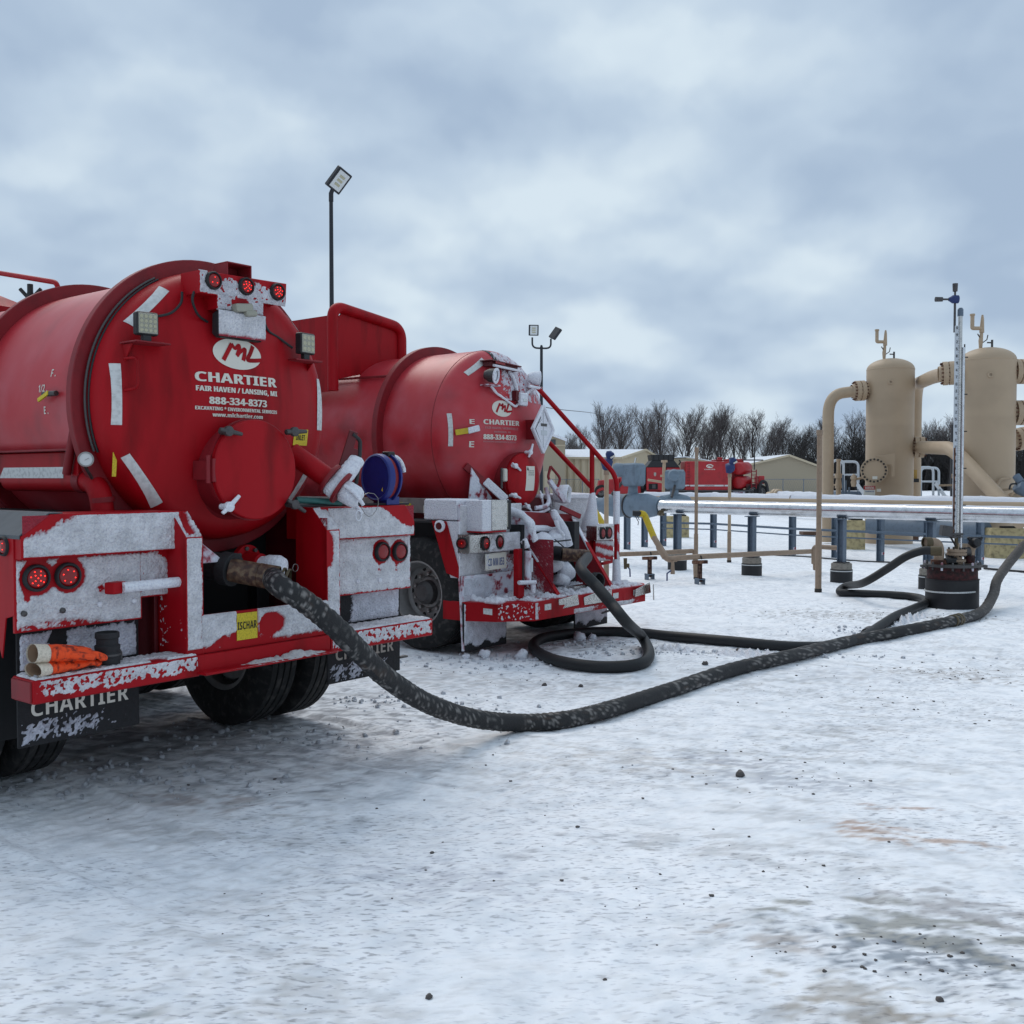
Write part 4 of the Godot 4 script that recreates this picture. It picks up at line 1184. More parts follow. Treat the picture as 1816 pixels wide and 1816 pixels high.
	# step bumpers
	for s in [-1, 1]:
		part("step_bumper", G.new().box(Vector3(0.835 * s, 0.6835, -0.095), Vector3(0.83, 0.104, 0.19), Basis(), 0.007), M.red, t)
		frost(t, Vector3(0.835 * s - 0.405, 0.640, -0.001), Vector3.RIGHT, Vector3.UP, 0.81, 0.092, 0.007, func(x, y): return 0.55 - 0.8 * smoothstep(0.035, 0.0, y) + (0.35 if s > 0 else 0.0) - (0.6 * smoothstep(0.06, 0.0, x) if s < 0 else 0.0), 0.0065)
		frost(t, Vector3(0.835 * s - 0.405, 0.735, -0.004), Vector3.RIGHT, Vector3(0, 0, -1), 0.81, 0.18, 0.014, func(x, y): return 0.8 - (1.4 * smoothstep(0.06, 0.02, Vector2(x - 0.60, y - 0.03).length()) if s < 0 else 0.0), 0.008)
	part("bumper_end", G.new().box(Vector3(-1.253, 0.6835, -0.095), Vector3(0.01, 0.09, 0.17)), M.red_dull, t)
	# mud flaps
	for s in [-1, 1]:
		var x0 := -1.195 if s < 0 else 0.62
		part("mud_flap", G.new().box(Vector3(x0 + 0.30, 0.655, -0.26), Vector3(0.60, 0.53, 0.012)), M.flap, t)
		frost(t, Vector3(x0 + 0.01, 0.735, -0.253), Vector3.RIGHT, Vector3.UP, 0.58, 0.182, 0.008, func(x, y): return (0.75 - 1.5 * smoothstep(0.06, 0.03, Vector2(x - 0.18, y - 0.12).length()) - 0.9 * smoothstep(0.14, 0.18, y) if s < 0 else 0.75 - 1.6 * smoothstep(0.16, 0.08, Vector2(x - 0.06, (y - 0.1) * 0.8).length())), 0.008, "frost_crust", Color(0.86, 0.88, 0.94), Color(0.10, 0.10, 0.12))
		frost(t, Vector3(x0 + 0.01, 0.395, -0.253), Vector3.RIGHT, Vector3.UP, 0.58, 0.14, 0.006, func(x, y): return 0.05 + 0.25 * smoothstep(0.0, 0.05, y) - 0.7 * smoothstep(0.08, 0.14, y) - 0.5 * smoothstep(0.3, 0.58, x), 0.008, "frost_crust", Color(0.70, 0.72, 0.78), Color(0.10, 0.10, 0.12))
		part("lettering", G.new().text("CHARTIER", Vector2(x0 + 0.06, 0.523), Vector2(x0 + 0.54, 0.596), func(p: Vector2): return Vector3(p.x, p.y, -0.2515), Z), M.print_white if s < 0 else M.print_faint, t)
		M.print_faint.albedo_color = Color(0.33, 0.30, 0.26).linear_to_srgb()
	part("flap_bracket", G.new().box(Vector3(1.25, 0.47, -0.26), Vector3(0.07, 0.012, 0.03)), M.steel_dark, t)
	# left fender and side panel
	part("fender", G.new().prism([Vector2(-1.2385, 1.335), Vector2(-1.2385, 1.351), Vector2(-1.1035, 1.4475), Vector2(-1.04, 1.4475), Vector2(-1.04, 1.442), Vector2(-1.1015, 1.442), Vector2(-1.2335, 1.3475), Vector2(-1.2335, 1.335)], 1.9, Transform3D(Basis(), Vector3(0, 0, -0.128)), 0.001), M.fender_grey, t)
	var arch := [Vector2(0.18, 1.352), Vector2(0.18, 1.0), Vector2(0.26, 0.98)]
	for i in 9:
		var a := PI * i / 8.0
		arch.append(Vector2(1.28 - cos(a) * 0.98, 0.80 + sin(a) * 0.40))
	arch.append_array([Vector2(2.35, 0.98), Vector2(2.35, 1.352)])
	part("side_panel", G.new().prism(arch, 0.006, Transform3D(Basis(Vector3(0, 0, -1), Vector3.UP, Vector3(-1, 0, 0)) * Basis.from_scale(Vector3(1, 1, 1)), Vector3(-1.238, 0, 0)), 0.001), M.red, t)
	tail_light(t, Vector3(-1.236, 1.300, -0.26), 0.034, 3, 1.0, Vector3(-1, 0, 0.05))
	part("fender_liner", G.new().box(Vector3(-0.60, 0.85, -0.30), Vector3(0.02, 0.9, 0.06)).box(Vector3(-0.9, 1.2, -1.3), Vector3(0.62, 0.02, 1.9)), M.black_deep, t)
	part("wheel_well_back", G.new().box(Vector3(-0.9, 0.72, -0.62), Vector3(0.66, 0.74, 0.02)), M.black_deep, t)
	# the dark space behind the opening: valve, flange, cap, frame
	part("frame_rail", G.new().box(Vector3(-0.43, 0.95, -3.4), Vector3(0.09, 0.26, 5.6)), M.black, t)
	part("frame_rail", G.new().box(Vector3(0.43, 0.95, -3.4), Vector3(0.09, 0.26, 5.6)), M.black, t)
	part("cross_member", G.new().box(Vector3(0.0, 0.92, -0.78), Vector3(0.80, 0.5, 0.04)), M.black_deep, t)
	part("added_dark_back", G.new().box(Vector3(0.0, 0.95, -0.70), Vector3(2.3, 0.95, 0.02)), M.black_deep, t)  # added black sheet that shuts light out of the opening
	part("added_dark_floor", G.new().box(Vector3(0.0, 0.66, -0.42), Vector3(1.1, 0.015, 0.55)), M.black_deep, t)  # black plate added to keep the opening dark from below
	part("added_dark_cover", G.new().box(Vector3(-0.80, 1.42, -1.4), Vector3(0.52, 0.015, 2.2)).box(Vector3(0.85, 1.40, -1.4), Vector3(0.60, 0.015, 2.2)), M.black, t)  # added black sheets that stand in for the dark gaps
	part("compartment_side", G.new().box(Vector3(-0.50, 1.05, -0.50), Vector3(0.02, 0.70, 0.50)), M.red_deep, t)
	part("compartment_side", G.new().box(Vector3(0.53, 1.05, -0.50), Vector3(0.02, 0.70, 0.50)), M.red_deep, t)
	var fl := Vector3(0.12, 1.14, -0.33)
	var fo := part("outlet_flange", G.new().lathe([Vector2(0, -0.03), Vector2(0.095, -0.03), Vector2(0.095, 0.0), Vector2(0.06, 0.0), Vector2(0.055, 0.03), Vector2(0.05, 0.10), Vector2(0, 0.10)], at_axis(fl, Vector3(0.1, 0, 1)), 28), M.red, t)
	for i in 8:
		var a := TAU * i / 8 + 0.2
		part("bolt", G.new().lathe([Vector2(0.012, 0), Vector2(0.012, 0.014), Vector2(0, 0.015)], at_axis(fl + Vector3(cos(a) * 0.076, sin(a) * 0.076, 0.0), Z), 6), M.steel_dark, fo)
	part("outlet_cap", G.new().lathe([Vector2(0.045, 0.0), Vector2(0.05, 0.06), Vector2(0.058, 0.075), Vector2(0.060, 0.14), Vector2(0.045, 0.17), Vector2(0, 0.18)], at_axis(fl + Vector3(0.005, -0.01, 0.06), Vector3(0.45, -0.06, 1)), 24, 0.7), M.rime, t)
	lp = []
	for i in 9:
		var a := TAU * i / 8.0
		lp.append(Vector3(0.34 + cos(a) * 0.02, 1.10 + sin(a) * 0.022, -0.2))
	part("pull_ring", G.new().tube(lp, 0.003, 5), M.steel, t)
	part("outlet_pipe", G.new().tube(bend([Vector3(-0.25, 1.5, -0.6), Vector3(-0.25, 1.18, -0.55), Vector3(-0.13, 1.125, -0.12)], 0.1), 0.075, 18).lathe([Vector2(0.07, -0.03), Vector2(0.088, -0.03), Vector2(0.088, 0.03), Vector2(0.07, 0.03)], at_axis(Vector3(-0.14, 1.13, -0.15), Vector3(0.3, -0.12, 1)), 20), M.rubber, t)
	part("handle_plate", G.new().prism([Vector2(-0.06, 0), Vector2(0.10, 0), Vector2(-0.06, 0.12)], 0.006, Transform3D(Basis(), Vector3(-0.27, 1.17, -0.14))), M.frosted, t)
	for s in [-1, 1]:
		for w in [0.63, 0.97]:
			wheel(t, Vector3(w * s + 0.11 * s - 0.005, 0.52, -1.29), Vector3(s, 0, 0), 0.52, 0.27)
	part("axle", G.new().tube([Vector3(-0.7, 0.52, -1.29), Vector3(0.7, 0.52, -1.29)], 0.08, 14).lathe([Vector2(0, -0.2), Vector2(0.14, -0.17), Vector2(0.2, 0), Vector2(0.14, 0.17), Vector2(0, 0.2)], at_axis(Vector3(0, 0.52, -1.29), Vector3(1, 0, 0)), 20, 1.0), M.black, t)
	for s in [-1, 1]:
		for w in [0.74, 1.08]:
			wheel(t, Vector3(w * s, 0.52, -2.62), Vector3(s, 0, 0), 0.52, 0.27)
	for s in [-1, 1]:
		part("added_side_tank", G.new().tube([Vector3(0.88 * s, 0.66, -3.4), Vector3(0.88 * s, 0.66, -5.4)], 0.30, 20), M.black, t)  # added under the truck to deepen the shade on the snow
	part("added_under_box", G.new().box(Vector3(0, 0.62, -4.2), Vector3(0.8, 0.5, 4.4), Basis(), 0.06), M.black_deep, t)  # black box added to darken the ground beneath
	part("added_cross_drum", G.new().tube([Vector3(-0.7, 0.62, -1.92), Vector3(0.7, 0.62, -1.92)], 0.16, 16), M.black, t)  # unseen drum added to keep light off the ground here
	part("cab", G.new().box(Vector3(0, 1.9, -7.6), Vector3(2.3, 2.1, 2.0), Basis(), 0.12), M.red, t)
	for s in [-1, 1]:
		wheel(t, Vector3(1.08 * s, 0.52, -7.4), Vector3(s, 0, 0), 0.52, 0.28)
	part("side_box", G.new().box(Vector3(-1.0, 1.05, -4.9), Vector3(0.5, 0.7, 2.6), Basis(), 0.02), M.red, t)


func glove(parent: Node3D, flip: float) -> void:
	# a gauntlet: an open cuff, a hand flattened at the end with four fingers and a thumb
	var prof := [[0.0, 0.058, 0.036], [0.05, 0.055, 0.036], [0.09, 0.050, 0.035], [0.14, 0.050, 0.032], [0.19, 0.052, 0.028], [0.215, 0.046, 0.022]]
	var shell := func(lo: float, hi: float, k: float) -> G:
		return G.new().sheet(28, 14, func(u: float, w: float):
			var s: float = lerpf(lo, hi, w)
			var i := 0
			while i < prof.size() - 2 and prof[i + 1][0] < s:
				i += 1
			var f: float = clampf((s - prof[i][0]) / (prof[i + 1][0] - prof[i][0]), 0, 1)
			var a: float = lerpf(prof[i][1], prof[i + 1][1], f) * k
			var b: float = lerpf(prof[i][2], prof[i + 1][2], f) * k
			var cr := 1.0 + 0.05 * rough_noise.get_noise_2d(s * 60.0, cos(u * TAU) * 3.0 + flip)
			return [Vector3(s, 0.036 + sin(u * TAU) * b * cr, cos(u * TAU) * a * cr), Color.WHITE], Vector3.UP)
	for q in [["cuff", 0.0, 0.052, 1.0, "cuff"], ["hand", 0.05, 0.215, 1.02, "orange"], ["cuff_lining", 0.004, 0.12, 0.93, "lining"]]:
		var g: G = shell.call(q[1], q[2], q[3])
		for i in g.v.size():
			var o := Vector3(0, g.v[i].y - 0.036, g.v[i].z)
			if g.n[i].dot(o) < 0.0:
				g.n[i] = -g.n[i]
		var h := G.new()
		h.v = g.v
		h.n = g.n
		h.c = g.c
		h.uv = g.uv
		for i in range(0, g.ix.size(), 3):
			h.tri(g.ix[i], g.ix[i + 1], g.ix[i + 2])
		part(q[0], h, M[q[4]], parent)
	for i in 4:
		var z := -0.036 + 0.024 * i
		var l: float = [0.075, 0.088, 0.084, 0.062][i]
		part("finger", jumble(G.new().tube(smooth_path([Vector3(0.19, 0.036, z * 0.95), Vector3(0.225, 0.036, z), Vector3(0.21 + l * 0.6, 0.028, z * 1.02), Vector3(0.20 + l, 0.014, z * 1.05)], 4), [0.0135, 0.0138, 0.0138, 0.0138, 0.0136, 0.0134, 0.0132, 0.013, 0.0128, 0.0125, 0.012, 0.0105, 0.006], 10), 0.003, 20.0), M.orange, parent)
	part("thumb", jumble(G.new().tube(smooth_path([Vector3(0.12, 0.034, 0.030 * flip), Vector3(0.15, 0.036, 0.058 * flip), Vector3(0.19, 0.032, 0.066 * flip), Vector3(0.215, 0.026, 0.062 * flip)], 4), [0.016, 0.016, 0.016, 0.016, 0.0155, 0.015, 0.015, 0.0145, 0.014, 0.0135, 0.013, 0.011, 0.006], 10), 0.003, 20.0), M.orange, parent)


func truck_point(o: Vector3, x: float, y: float, z: float) -> Vector3:
	return o + Basis(Vector3.UP, deg_to_rad(YAW)) * Vector3(x, y, z)


func build_on_bumper() -> void:
	var o := Vector3(-1.2635, 0, -5.3208)
	var g := thing("glove", "upper orange work glove with cream cuff, lying across the other on the truck's step", "glove", truck_point(o, -1.225, 0.802, -0.065), YAW - 6.0, "orange gloves on the step bumper")
	glove(g, 1.0)
	g.rotation.z = -0.12
	g.scale = Vector3.ONE * 1.15
	g = thing("glove", "lower orange work glove with cream cuff, pressed flat on the snowy step", "glove", truck_point(o, -1.225, 0.742, -0.05), YAW + 4.0, "orange gloves on the step bumper")
	glove(g, -1.0)
	g.scale = Vector3(1.12, 0.88, 1.12)
	var c := thing("hose_coupling", "black upright hose coupling standing on the snowy step beside the gloves", "coupling", truck_point(o, -0.856, 0.742, -0.09), YAW)
	part("body", G.new().lathe([Vector2(0, 0), Vector2(0.054, 0), Vector2(0.056, 0.006), Vector2(0.056, 0.035), Vector2(0.060, 0.038), Vector2(0.060, 0.055), Vector2(0.054, 0.060), Vector2(0.056, 0.075), Vector2(0.057, 0.088), Vector2(0.048, 0.094), Vector2(0.049, 0.120), Vector2(0.054, 0.124), Vector2(0.054, 0.144), Vector2(0.050, 0.150), Vector2(0.046, 0.148), Vector2(0.044, 0.10)], Transform3D(), 32, 0.4), M.rubber, c)
	part("band", G.new().lathe([Vector2(0.0565, 0.040), Vector2(0.0615, 0.043), Vector2(0.0615, 0.051), Vector2(0.0565, 0.054)], Transform3D(), 32), M.steel_dark, c)
	for s in [-1, 1]:
		part("cam_arm", G.new().tube(smooth_path([Vector3(0.058 * s, 0.06, 0.0), Vector3(0.066 * s, 0.045, 0.0), Vector3(0.063 * s, 0.012, 0.01)], 4), 0.007, 8), M.steel_dark, c)


# ---------------------------------------------------------------- the further truck
func head_far(p: Vector2, off := 0.003) -> Vector3:
	var r := p.distance_to(Vector2(0, 2.03))
	return Vector3(p.x, p.y, -1.2 + 0.33 * sqrt(maxf(0.0, 1.0 - pow(r / 0.87, 2.0))) + off)


func snow_sheet(parent: Node, p: Vector3, u: Vector3, v: Vector3, w: float, h: float, deep: float, cell := 0.016, tone := Color(0.97, 0.98, 1.0)) -> void:   # loose lumpy snow lying on a flat place
	var nn := u.cross(v).normalized()
	var off := p.x * 5.0 + p.z * 3.0
	part("loose_snow", G.new().sheet(int(w / cell), int(h / cell), func(a: float, b: float):
		var x := a * w
		var y := b * h
		var k := 0.45 + rough_noise.get_noise_2d(x * 5.0 + off, y * 5.0) * 0.9 + rough_noise.get_noise_2d(x * 21.0, y * 21.0 + off) * 0.55
		var e: float = smoothstep(0.0, 0.05, minf(minf(x, w - x), minf(y, h - y)))
		var up := maxf(-0.006, k) * deep * e - 0.003
		return [p + u * x + v * y + nn * up, Color(0.45, 0.24, 0.26).lerp(tone, smoothstep(0.0, 0.012, up))], nn), M.frost, parent)


func build_far_truck() -> void:
	var o := Vector3(0.705, 0, -9.79)
	var t := thing("tank_truck", "further red tank truck with diamond placard and railed rear deck, caked in snow", "truck", o, YAW, "red tank trucks unloading at the sump")
	var Z := Vector3(0, 0, 1)
	var R := Vector3.RIGHT
	var U := Vector3.UP
	var axis := at_axis(Vector3(0, 2.03, 0), Z)
	var pr := [Vector2(0.87, -6.6), Vector2(0.87, -1.2)]
	for i in range(1, 25):
		var a := PI / 2 * i / 24.0
		pr.append(Vector2(cos(a) * 0.87 if i < 24 else 0.0, -1.2 + 0.33 * sin(a)))
	part("tank", G.new().lathe(pr, axis, 96, 0.5), M.red_tank, t)
	part("weld_seam", G.new().lathe([Vector2(0.868, -1.206), Vector2(0.8725, -1.203), Vector2(0.8725, -1.197), Vector2(0.868, -1.194)], axis, 80), M.red_dull, t)
	for z in [-1.86, -3.5, -5.2]:
		part("stiffener_ring", G.new().lathe([Vector2(0.865, z - 0.07), Vector2(0.955, z - 0.07), Vector2(0.96, z - 0.065), Vector2(0.96, z - 0.005), Vector2(0.955, z), Vector2(0.865, z)], axis, 96), M.red_dull, t)
	part("tie_rod", G.new().tube([Vector3(-0.66, 2.64, -1.9), Vector3(-0.64, 2.67, -3.5)], 0.013, 8), M.red_dull, t)
	# hopper with the bent tube frame on top of the tank
	var plate := part("hopper_frame_plate", G.new().prism([Vector2(-0.90, 2.62), Vector2(-0.01, 2.82), Vector2(-0.01, 3.19), Vector2(-0.06, 3.225), Vector2(-0.80, 3.33), Vector2(-0.88, 3.26)], 0.012, Transform3D(Basis(), Vector3(0, 0, -2.50))), M.red, t)
	part("hopper_frame", G.new().tube(bend([Vector3(-0.95, 2.50, -2.5), Vector3(-0.95, 3.375, -2.5), Vector3(0.05, 3.255, -2.5), Vector3(0.05, 2.75, -2.5)], 0.15, 8), 0.058, 18), M.red, t)
	part("hopper_wall", G.new().prism([Vector2(2.5, 2.5), Vector2(4.9, 2.4), Vector2(4.9, 3.27), Vector2(2.5, 3.28)], 0.012, Transform3D(Basis(Vector3(0, 0, -1), U, R), Vector3(-0.93, 0, 0))), M.red, t)
	part("hopper_wall", G.new().prism([Vector2(2.5, 2.5), Vector2(4.9, 2.5), Vector2(4.9, 3.20), Vector2(2.5, 3.20)], 0.012, Transform3D(Basis(Vector3(0, 0, -1), U, R), Vector3(0.05, 0, 0))), M.red, t)
	# tape and lettering on the head
	for s in [[[-0.511, 2.598], [-0.242, 2.750], [-0.262, 2.800], [-0.540, 2.632]], [[-0.783, 1.905], [-0.745, 1.905], [-0.749, 2.220], [-0.787, 2.220]], [[-0.17, 1.34], [0.0, 1.22], [0.06, 1.25], [-0.12, 1.40]]]:
		patch(t, "reflective_tape", s.map(func(k): return Vector2(k[0], k[1])), M.white_tape, func(p: Vector2): return head_far(p, 0.004), Z, 4, 10)
	var on := func(p: Vector2): return head_far(p, 0.003)
	company_mark(t, Vector2(-0.166, 2.290), 0.143, 0.081, on, func(p: Vector2): return head_far(p, 0.0055), Z)
	for l in [["CHARTIER", -0.430, 0.084, 2.127, 2.176], ["888-334-8373", -0.435, 0.033, 1.980, 2.030]]:
		part("lettering", G.new().bold_text(l[0], Vector2(l[1], l[3]), Vector2(l[2], l[4]), on, Z, (l[4] - l[3]) * 0.045), M.print_white, t)
	for l in [["FAIR HAVEN / WEBBERVILLE", -0.409, 0.060, 2.083, 2.106], ["HARRISON, MI", -0.296, -0.058, 2.045, 2.066], ["EXCAVATING & ENVIRONMENTAL SERVICES", -0.434, 0.026, 1.952, 1.966]]:
		part("lettering", G.new().text(l[0], Vector2(l[1], l[3]), Vector2(l[2], l[4]), on, Z), M.print_pink, t)
	part("level_mark", G.new().text("E", Vector2(-0.587, 2.124), Vector2(-0.532, 2.170), on, Z), M.print_white, t)
	part("level_mark", G.new().text("E", Vector2(-0.592, 1.899), Vector2(-0.538, 1.957), on, Z), M.print_white, t)
	part("level_pointer", G.new().bar(Vector3(-0.76, 2.035, -0.985), Vector3(-0.62, 2.06, -0.925), 0.012, 0.055), M.yellow, t)
	part("iced_pointer_tip", jumble(G.new().bar(Vector3(-0.64, 2.055, -0.93), Vector3(-0.525, 2.085, -0.885), 0.02, 0.058, 0.01), 0.006, 12.0), M.rime, t)
	# snow blown over the top of the head
	part("blown_snow", G.new().sheet(70, 44, func(a: float, b: float):
		var q := Vector2(-0.20 + a * 0.86, 2.38 + b * 0.50)
		var m := 0.55 - 2.2 * maxf(0.0, 0.20 - (q.y - 2.30) * 0.6) - smoothstep(-0.02, -0.20, q.x) + rough_noise.get_noise_2d(q.x * 12.0, q.y * 8.0) * 1.1 + rough_noise.get_noise_2d(q.x * 50.0, q.y * 50.0) * 0.8
		if q.distance_to(Vector2(0, 2.03)) > 0.855:
			q = Vector2(0, 2.03) + (q - Vector2(0, 2.03)).normalized() * 0.855
		var k := smoothstep(-0.1, 0.5, m)
		return [head_far(q, -0.006 + 0.012 * k), Color(0.40, 0.04, 0.06).lerp(Color(0.86, 0.82, 0.86), k)], Vector3(0, 0.5, 1)), M.frost, t)
	# lights on the head
	for s in [[-0.34, 2.60, -0.85, Vector3(0.30, -0.15, 1)], [0.385, 2.63, -0.87, Vector3(0.72, -0.05, 0.6)]]:
		var c := Vector3(s[0], s[1], s[2])
		var lamp := part("round_lamp", G.new().lathe([Vector2(0, -0.11), Vector2(0.04, -0.10), Vector2(0.066, -0.05), Vector2(0.072, 0.0), Vector2(0.072, 0.02), Vector2(0.056, 0.022), Vector2(0.05, 0.006)], at_axis(c, s[3]), 28, 0.8), M.rime if s[0] > 0 else M.steel_dark, t)
		part("lens", jumble(G.new().lathe([Vector2(0.056, 0.006), Vector2(0.03, 0.012), Vector2(0, 0.014)], at_axis(c, s[3]), 24), 0.004, 20.0), M.rime, lamp)
		part("lamp_ring", G.new().lathe([Vector2(0.052, 0.014), Vector2(0.075, 0.012), Vector2(0.078, 0.024), Vector2(0.056, 0.030), Vector2(0.052, 0.014)], at_axis(c, s[3]), 28, 0.9), M.rime, lamp)
		part("lamp_shelf", G.new().box(c + Vector3(0, -0.092, -0.05), Vector3(0.19, 0.016, 0.11), Basis(), 0.005), M.frosted, t)
	part("light_bar", G.new().box(Vector3(-0.09, 2.745, -0.97), Vector3(0.48, 0.012, 0.16), Basis(Z, -0.06), 0.003).box(Vector3(-0.09, 2.715, -0.98), Vector3(0.42, 0.05, 0.12), Basis(Z, -0.06)), M.red_deep, t)
	part("iced_bar_edge", jumble(G.new().tube([Vector3(-0.30, 2.705, -0.885), Vector3(0.14, 2.682, -0.885)], 0.014, 10), 0.01, 8.0), M.rime, t)
	part("bar_lens", G.new().box(Vector3(-0.20, 2.735, -0.888), Vector3(0.15, 0.022, 0.008), Basis(Z, -0.06)), M.lens_red, t)
	part("strap", G.new().sheet(2, 14, func(a: float, b: float): return [head_far(Vector2(-0.11 + 0.05 * a - 0.02 * b, 2.74 + 0.158 * b), 0.006), Color.WHITE], Vector3(0, 0.5, 1)), M.black, t)
	part("iced_cable", jumble(G.new().tube(smooth_path([head_far(Vector2(0.03, 2.68), 0.02), head_far(Vector2(0.05, 2.62), 0.03), head_far(Vector2(0.08, 2.52), 0.02), head_far(Vector2(0.09, 2.44), 0.02)], 6), 0.019, 8), 0.008, 12.0), M.rime, t)
	part("iced_cable", jumble(G.new().tube(smooth_path([Vector3(-0.36, 2.50, -0.88), head_far(Vector2(-0.25, 2.44), 0.03), head_far(Vector2(-0.10, 2.37), 0.02), head_far(Vector2(0.0, 2.325), 0.02), head_far(Vector2(0.05, 2.34), 0.02)], 6), 0.013, 8), 0.008, 12.0), M.rime, t)
	part("iced_cable", jumble(G.new().tube(smooth_path([Vector3(0.33, 2.53, -0.88), head_far(Vector2(0.28, 2.47), 0.02), head_far(Vector2(0.22, 2.42), 0.03)], 6), 0.014, 8), 0.008, 12.0), M.rime, t)
	part("iced_rod", jumble(G.new().tube([Vector3(0.20, 2.535, -0.84), Vector3(0.36, 2.525, -0.83)], 0.014, 8), 0.006, 12.0), M.rime, t)
	var mk := part("marker_lamp", jumble(G.new().box(Vector3(0.10, 2.395, -0.84), Vector3(0.135, 0.135, 0.05), Basis(Vector3.UP, 0.1), 0.025), 0.008, 9.0), M.rime, t)
	part("lens", G.new().box(Vector3(0.102, 2.385, -0.813), Vector3(0.07, 0.03, 0.012), Basis(Vector3.UP, 0.1), 0.006), M.glass_pale, mk)
	part("lamp_bracket", G.new().box(Vector3(0.02, 2.43, -0.87), Vector3(0.05, 0.10, 0.06)), M.red_deep, mk)
	# diamond placard
	var dc := Vector3(0.255, 2.095, -0.70)
	var db := Basis(Vector3.UP, 0.12)
	var pl := part("diamond_placard", G.new().prism([Vector2(0, -0.245), Vector2(0.215, 0), Vector2(0, 0.245), Vector2(-0.215, 0)], 0.02, Transform3D(db, dc), 0.008), M.rime, t)
	var fr := G.new()
	var dq := [Vector2(0, -0.235), Vector2(0.205, 0), Vector2(0, 0.235), Vector2(-0.205, 0)]
	for i in 4:
		fr.tube([dc + db * Vector3(dq[i].x, dq[i].y, 0.004), dc + db * Vector3(dq[(i + 1) % 4].x, dq[(i + 1) % 4].y, 0.004)], 0.017, 8)
	part("placard_rim", jumble(fr, 0.006, 10.0), M.rime, pl)
	part("placard_line", G.new().bar(dc + db * Vector3(-0.155, 0.0, 0.003), dc + db * Vector3(-0.045, 0.125, 0.003), 0.006, 0.006).bar(dc + db * Vector3(-0.155, 0.0, 0.003), dc + db * Vector3(-0.02, -0.175, 0.003), 0.006, 0.006), M.black, pl)
	part("placard_slot", G.new().box(dc + db * Vector3(0.015, 0.045, 0.002), Vector3(0.12, 0.028, 0.006), db, 0.001), M.steel_dark, pl)
	part("placard_slot", G.new().box(dc + db * Vector3(0.02, -0.035, 0.001), Vector3(0.12, 0.05, 0.004), db, 0.001), M.white_rail, pl)
	part("placard_seam", G.new().bar(dc + db * Vector3(0, 0.22, 0.002), dc + db * Vector3(0, -0.22, 0.002), 0.002, 0.003).bar(dc + db * Vector3(0.02, 0.19, 0.002), dc + db * Vector3(0.10, 0.08, 0.002), 0.002, 0.003).bar(dc + db * Vector3(-0.13, 0.04, 0.002), dc + db * Vector3(-0.02, 0.10, 0.002), 0.002, 0.003), M.steel_dark, pl)
	part("placard_bracket", G.new().box(dc + Vector3(0, 0, -0.1), Vector3(0.10, 0.20, 0.18)), M.red_dull, pl)
	# round hatch
	var man := Vector3(0.02, 1.588, 0)
	var hd := part("hatch_door", G.new().lathe([Vector2(0.262, -0.79), Vector2(0.262, -0.765), Vector2(0.25, -0.755), Vector2(0.18, -0.725), Vector2(0.1, -0.712), Vector2(0, -0.705)], at_axis(man, Z), 56, 0.6), M.red, t)
	part("hatch_neck", G.new().lathe([Vector2(0.34, -1.02), Vector2(0.265, -0.93), Vector2(0.255, -0.83), Vector2(0.275, -0.825), Vector2(0.275, -0.792), Vector2(0.2, -0.792)], at_axis(man, Z), 56, 0.4), M.red_dull, t)
	for k in [[0.06, 1.86, 1.1], [-0.18, 1.72, -0.5], [-0.19, 1.43, -0.3], [0.02, 1.315, -0.7], [0.24, 1.42, -1.2]]:
		wing_nut(t, Vector3(k[0], k[1], -0.725), k[2], M.rime, 1.5)
	part("hatch_hinge", G.new().box(Vector3(-0.255, 1.63, -0.79), Vector3(0.05, 0.13, 0.05), Basis(), 0.012), M.print_white, hd)
	part("hinge_pin", G.new().tube([Vector3(-0.29, 1.70, -0.80), Vector3(-0.29, 1.50, -0.80)], 0.012, 8), M.steel_dark, hd)
	var lb := part("paper_label", G.new().sheet(4, 6, func(a: float, b: float):
		var q := Vector2(-0.025 + 0.145 * a + 0.02 * b, 1.475 + 0.245 * b)
		var r := q.distance_to(Vector2(0.02, 1.588))
		return [Vector3(q.x, q.y, -0.705 - 0.45 * r * r), Color.WHITE], Z), M.print_white, t)
	for l in [["DO NOT OPEN", 1.668, 1.678], ["UNDER PRESSURE", 1.648, 1.658], ["OR VACUUM", 1.628, 1.638]]:
		part("print", G.new().text(l[0], Vector2(0.02, l[1]), Vector2(0.115, l[2]), func(p: Vector2): return Vector3(p.x, p.y, -0.702 - 0.45 * pow(p.distance_to(Vector2(0.02, 1.588)), 2)), Z), M.steel_dark, lb)
	part("print_emblem", G.new().prism([Vector2(0, 0), Vector2(0.03, 0), Vector2(0.012, 0.035)], 0.001, Transform3D(Basis(), Vector3(0.0, 1.68, -0.706)), 0.0), M.steel_dark, lb)
	# left sloping stay, catwalk rail, box
	part("sloping_stay", G.new().bar(Vector3(-0.62, 1.72, -0.98), Vector3(-0.30, 1.40, -0.78), 0.02, 0.07).bar(Vector3(-0.30, 1.41, -0.78), Vector3(-0.27, 1.22, -0.74), 0.02, 0.07), M.red_dull, t)
	part("iced_stay", jumble(G.new().bar(Vector3(-0.46, 1.575, -0.87), Vector3(-0.275, 1.385, -0.755), 0.03, 0.085, 0.01).bar(Vector3(-0.28, 1.39, -0.757), Vector3(-0.265, 1.17, -0.73), 0.03, 0.075, 0.01), 0.01, 8.0), M.rime, t)
	part("stay_plate", G.new().prism([Vector2(-0.62, 1.70), Vector2(-0.31, 1.40), Vector2(-0.52, 1.36), Vector2(-0.66, 1.40)], 0.01, Transform3D(Basis(), Vector3(0, 0, -0.90))), M.frosted, t)
	part("frame_skirt", G.new().box(Vector3(-0.88, 1.335, -3.2), Vector3(0.03, 0.145, 4.0), Basis(), 0.003), M.alu, t)
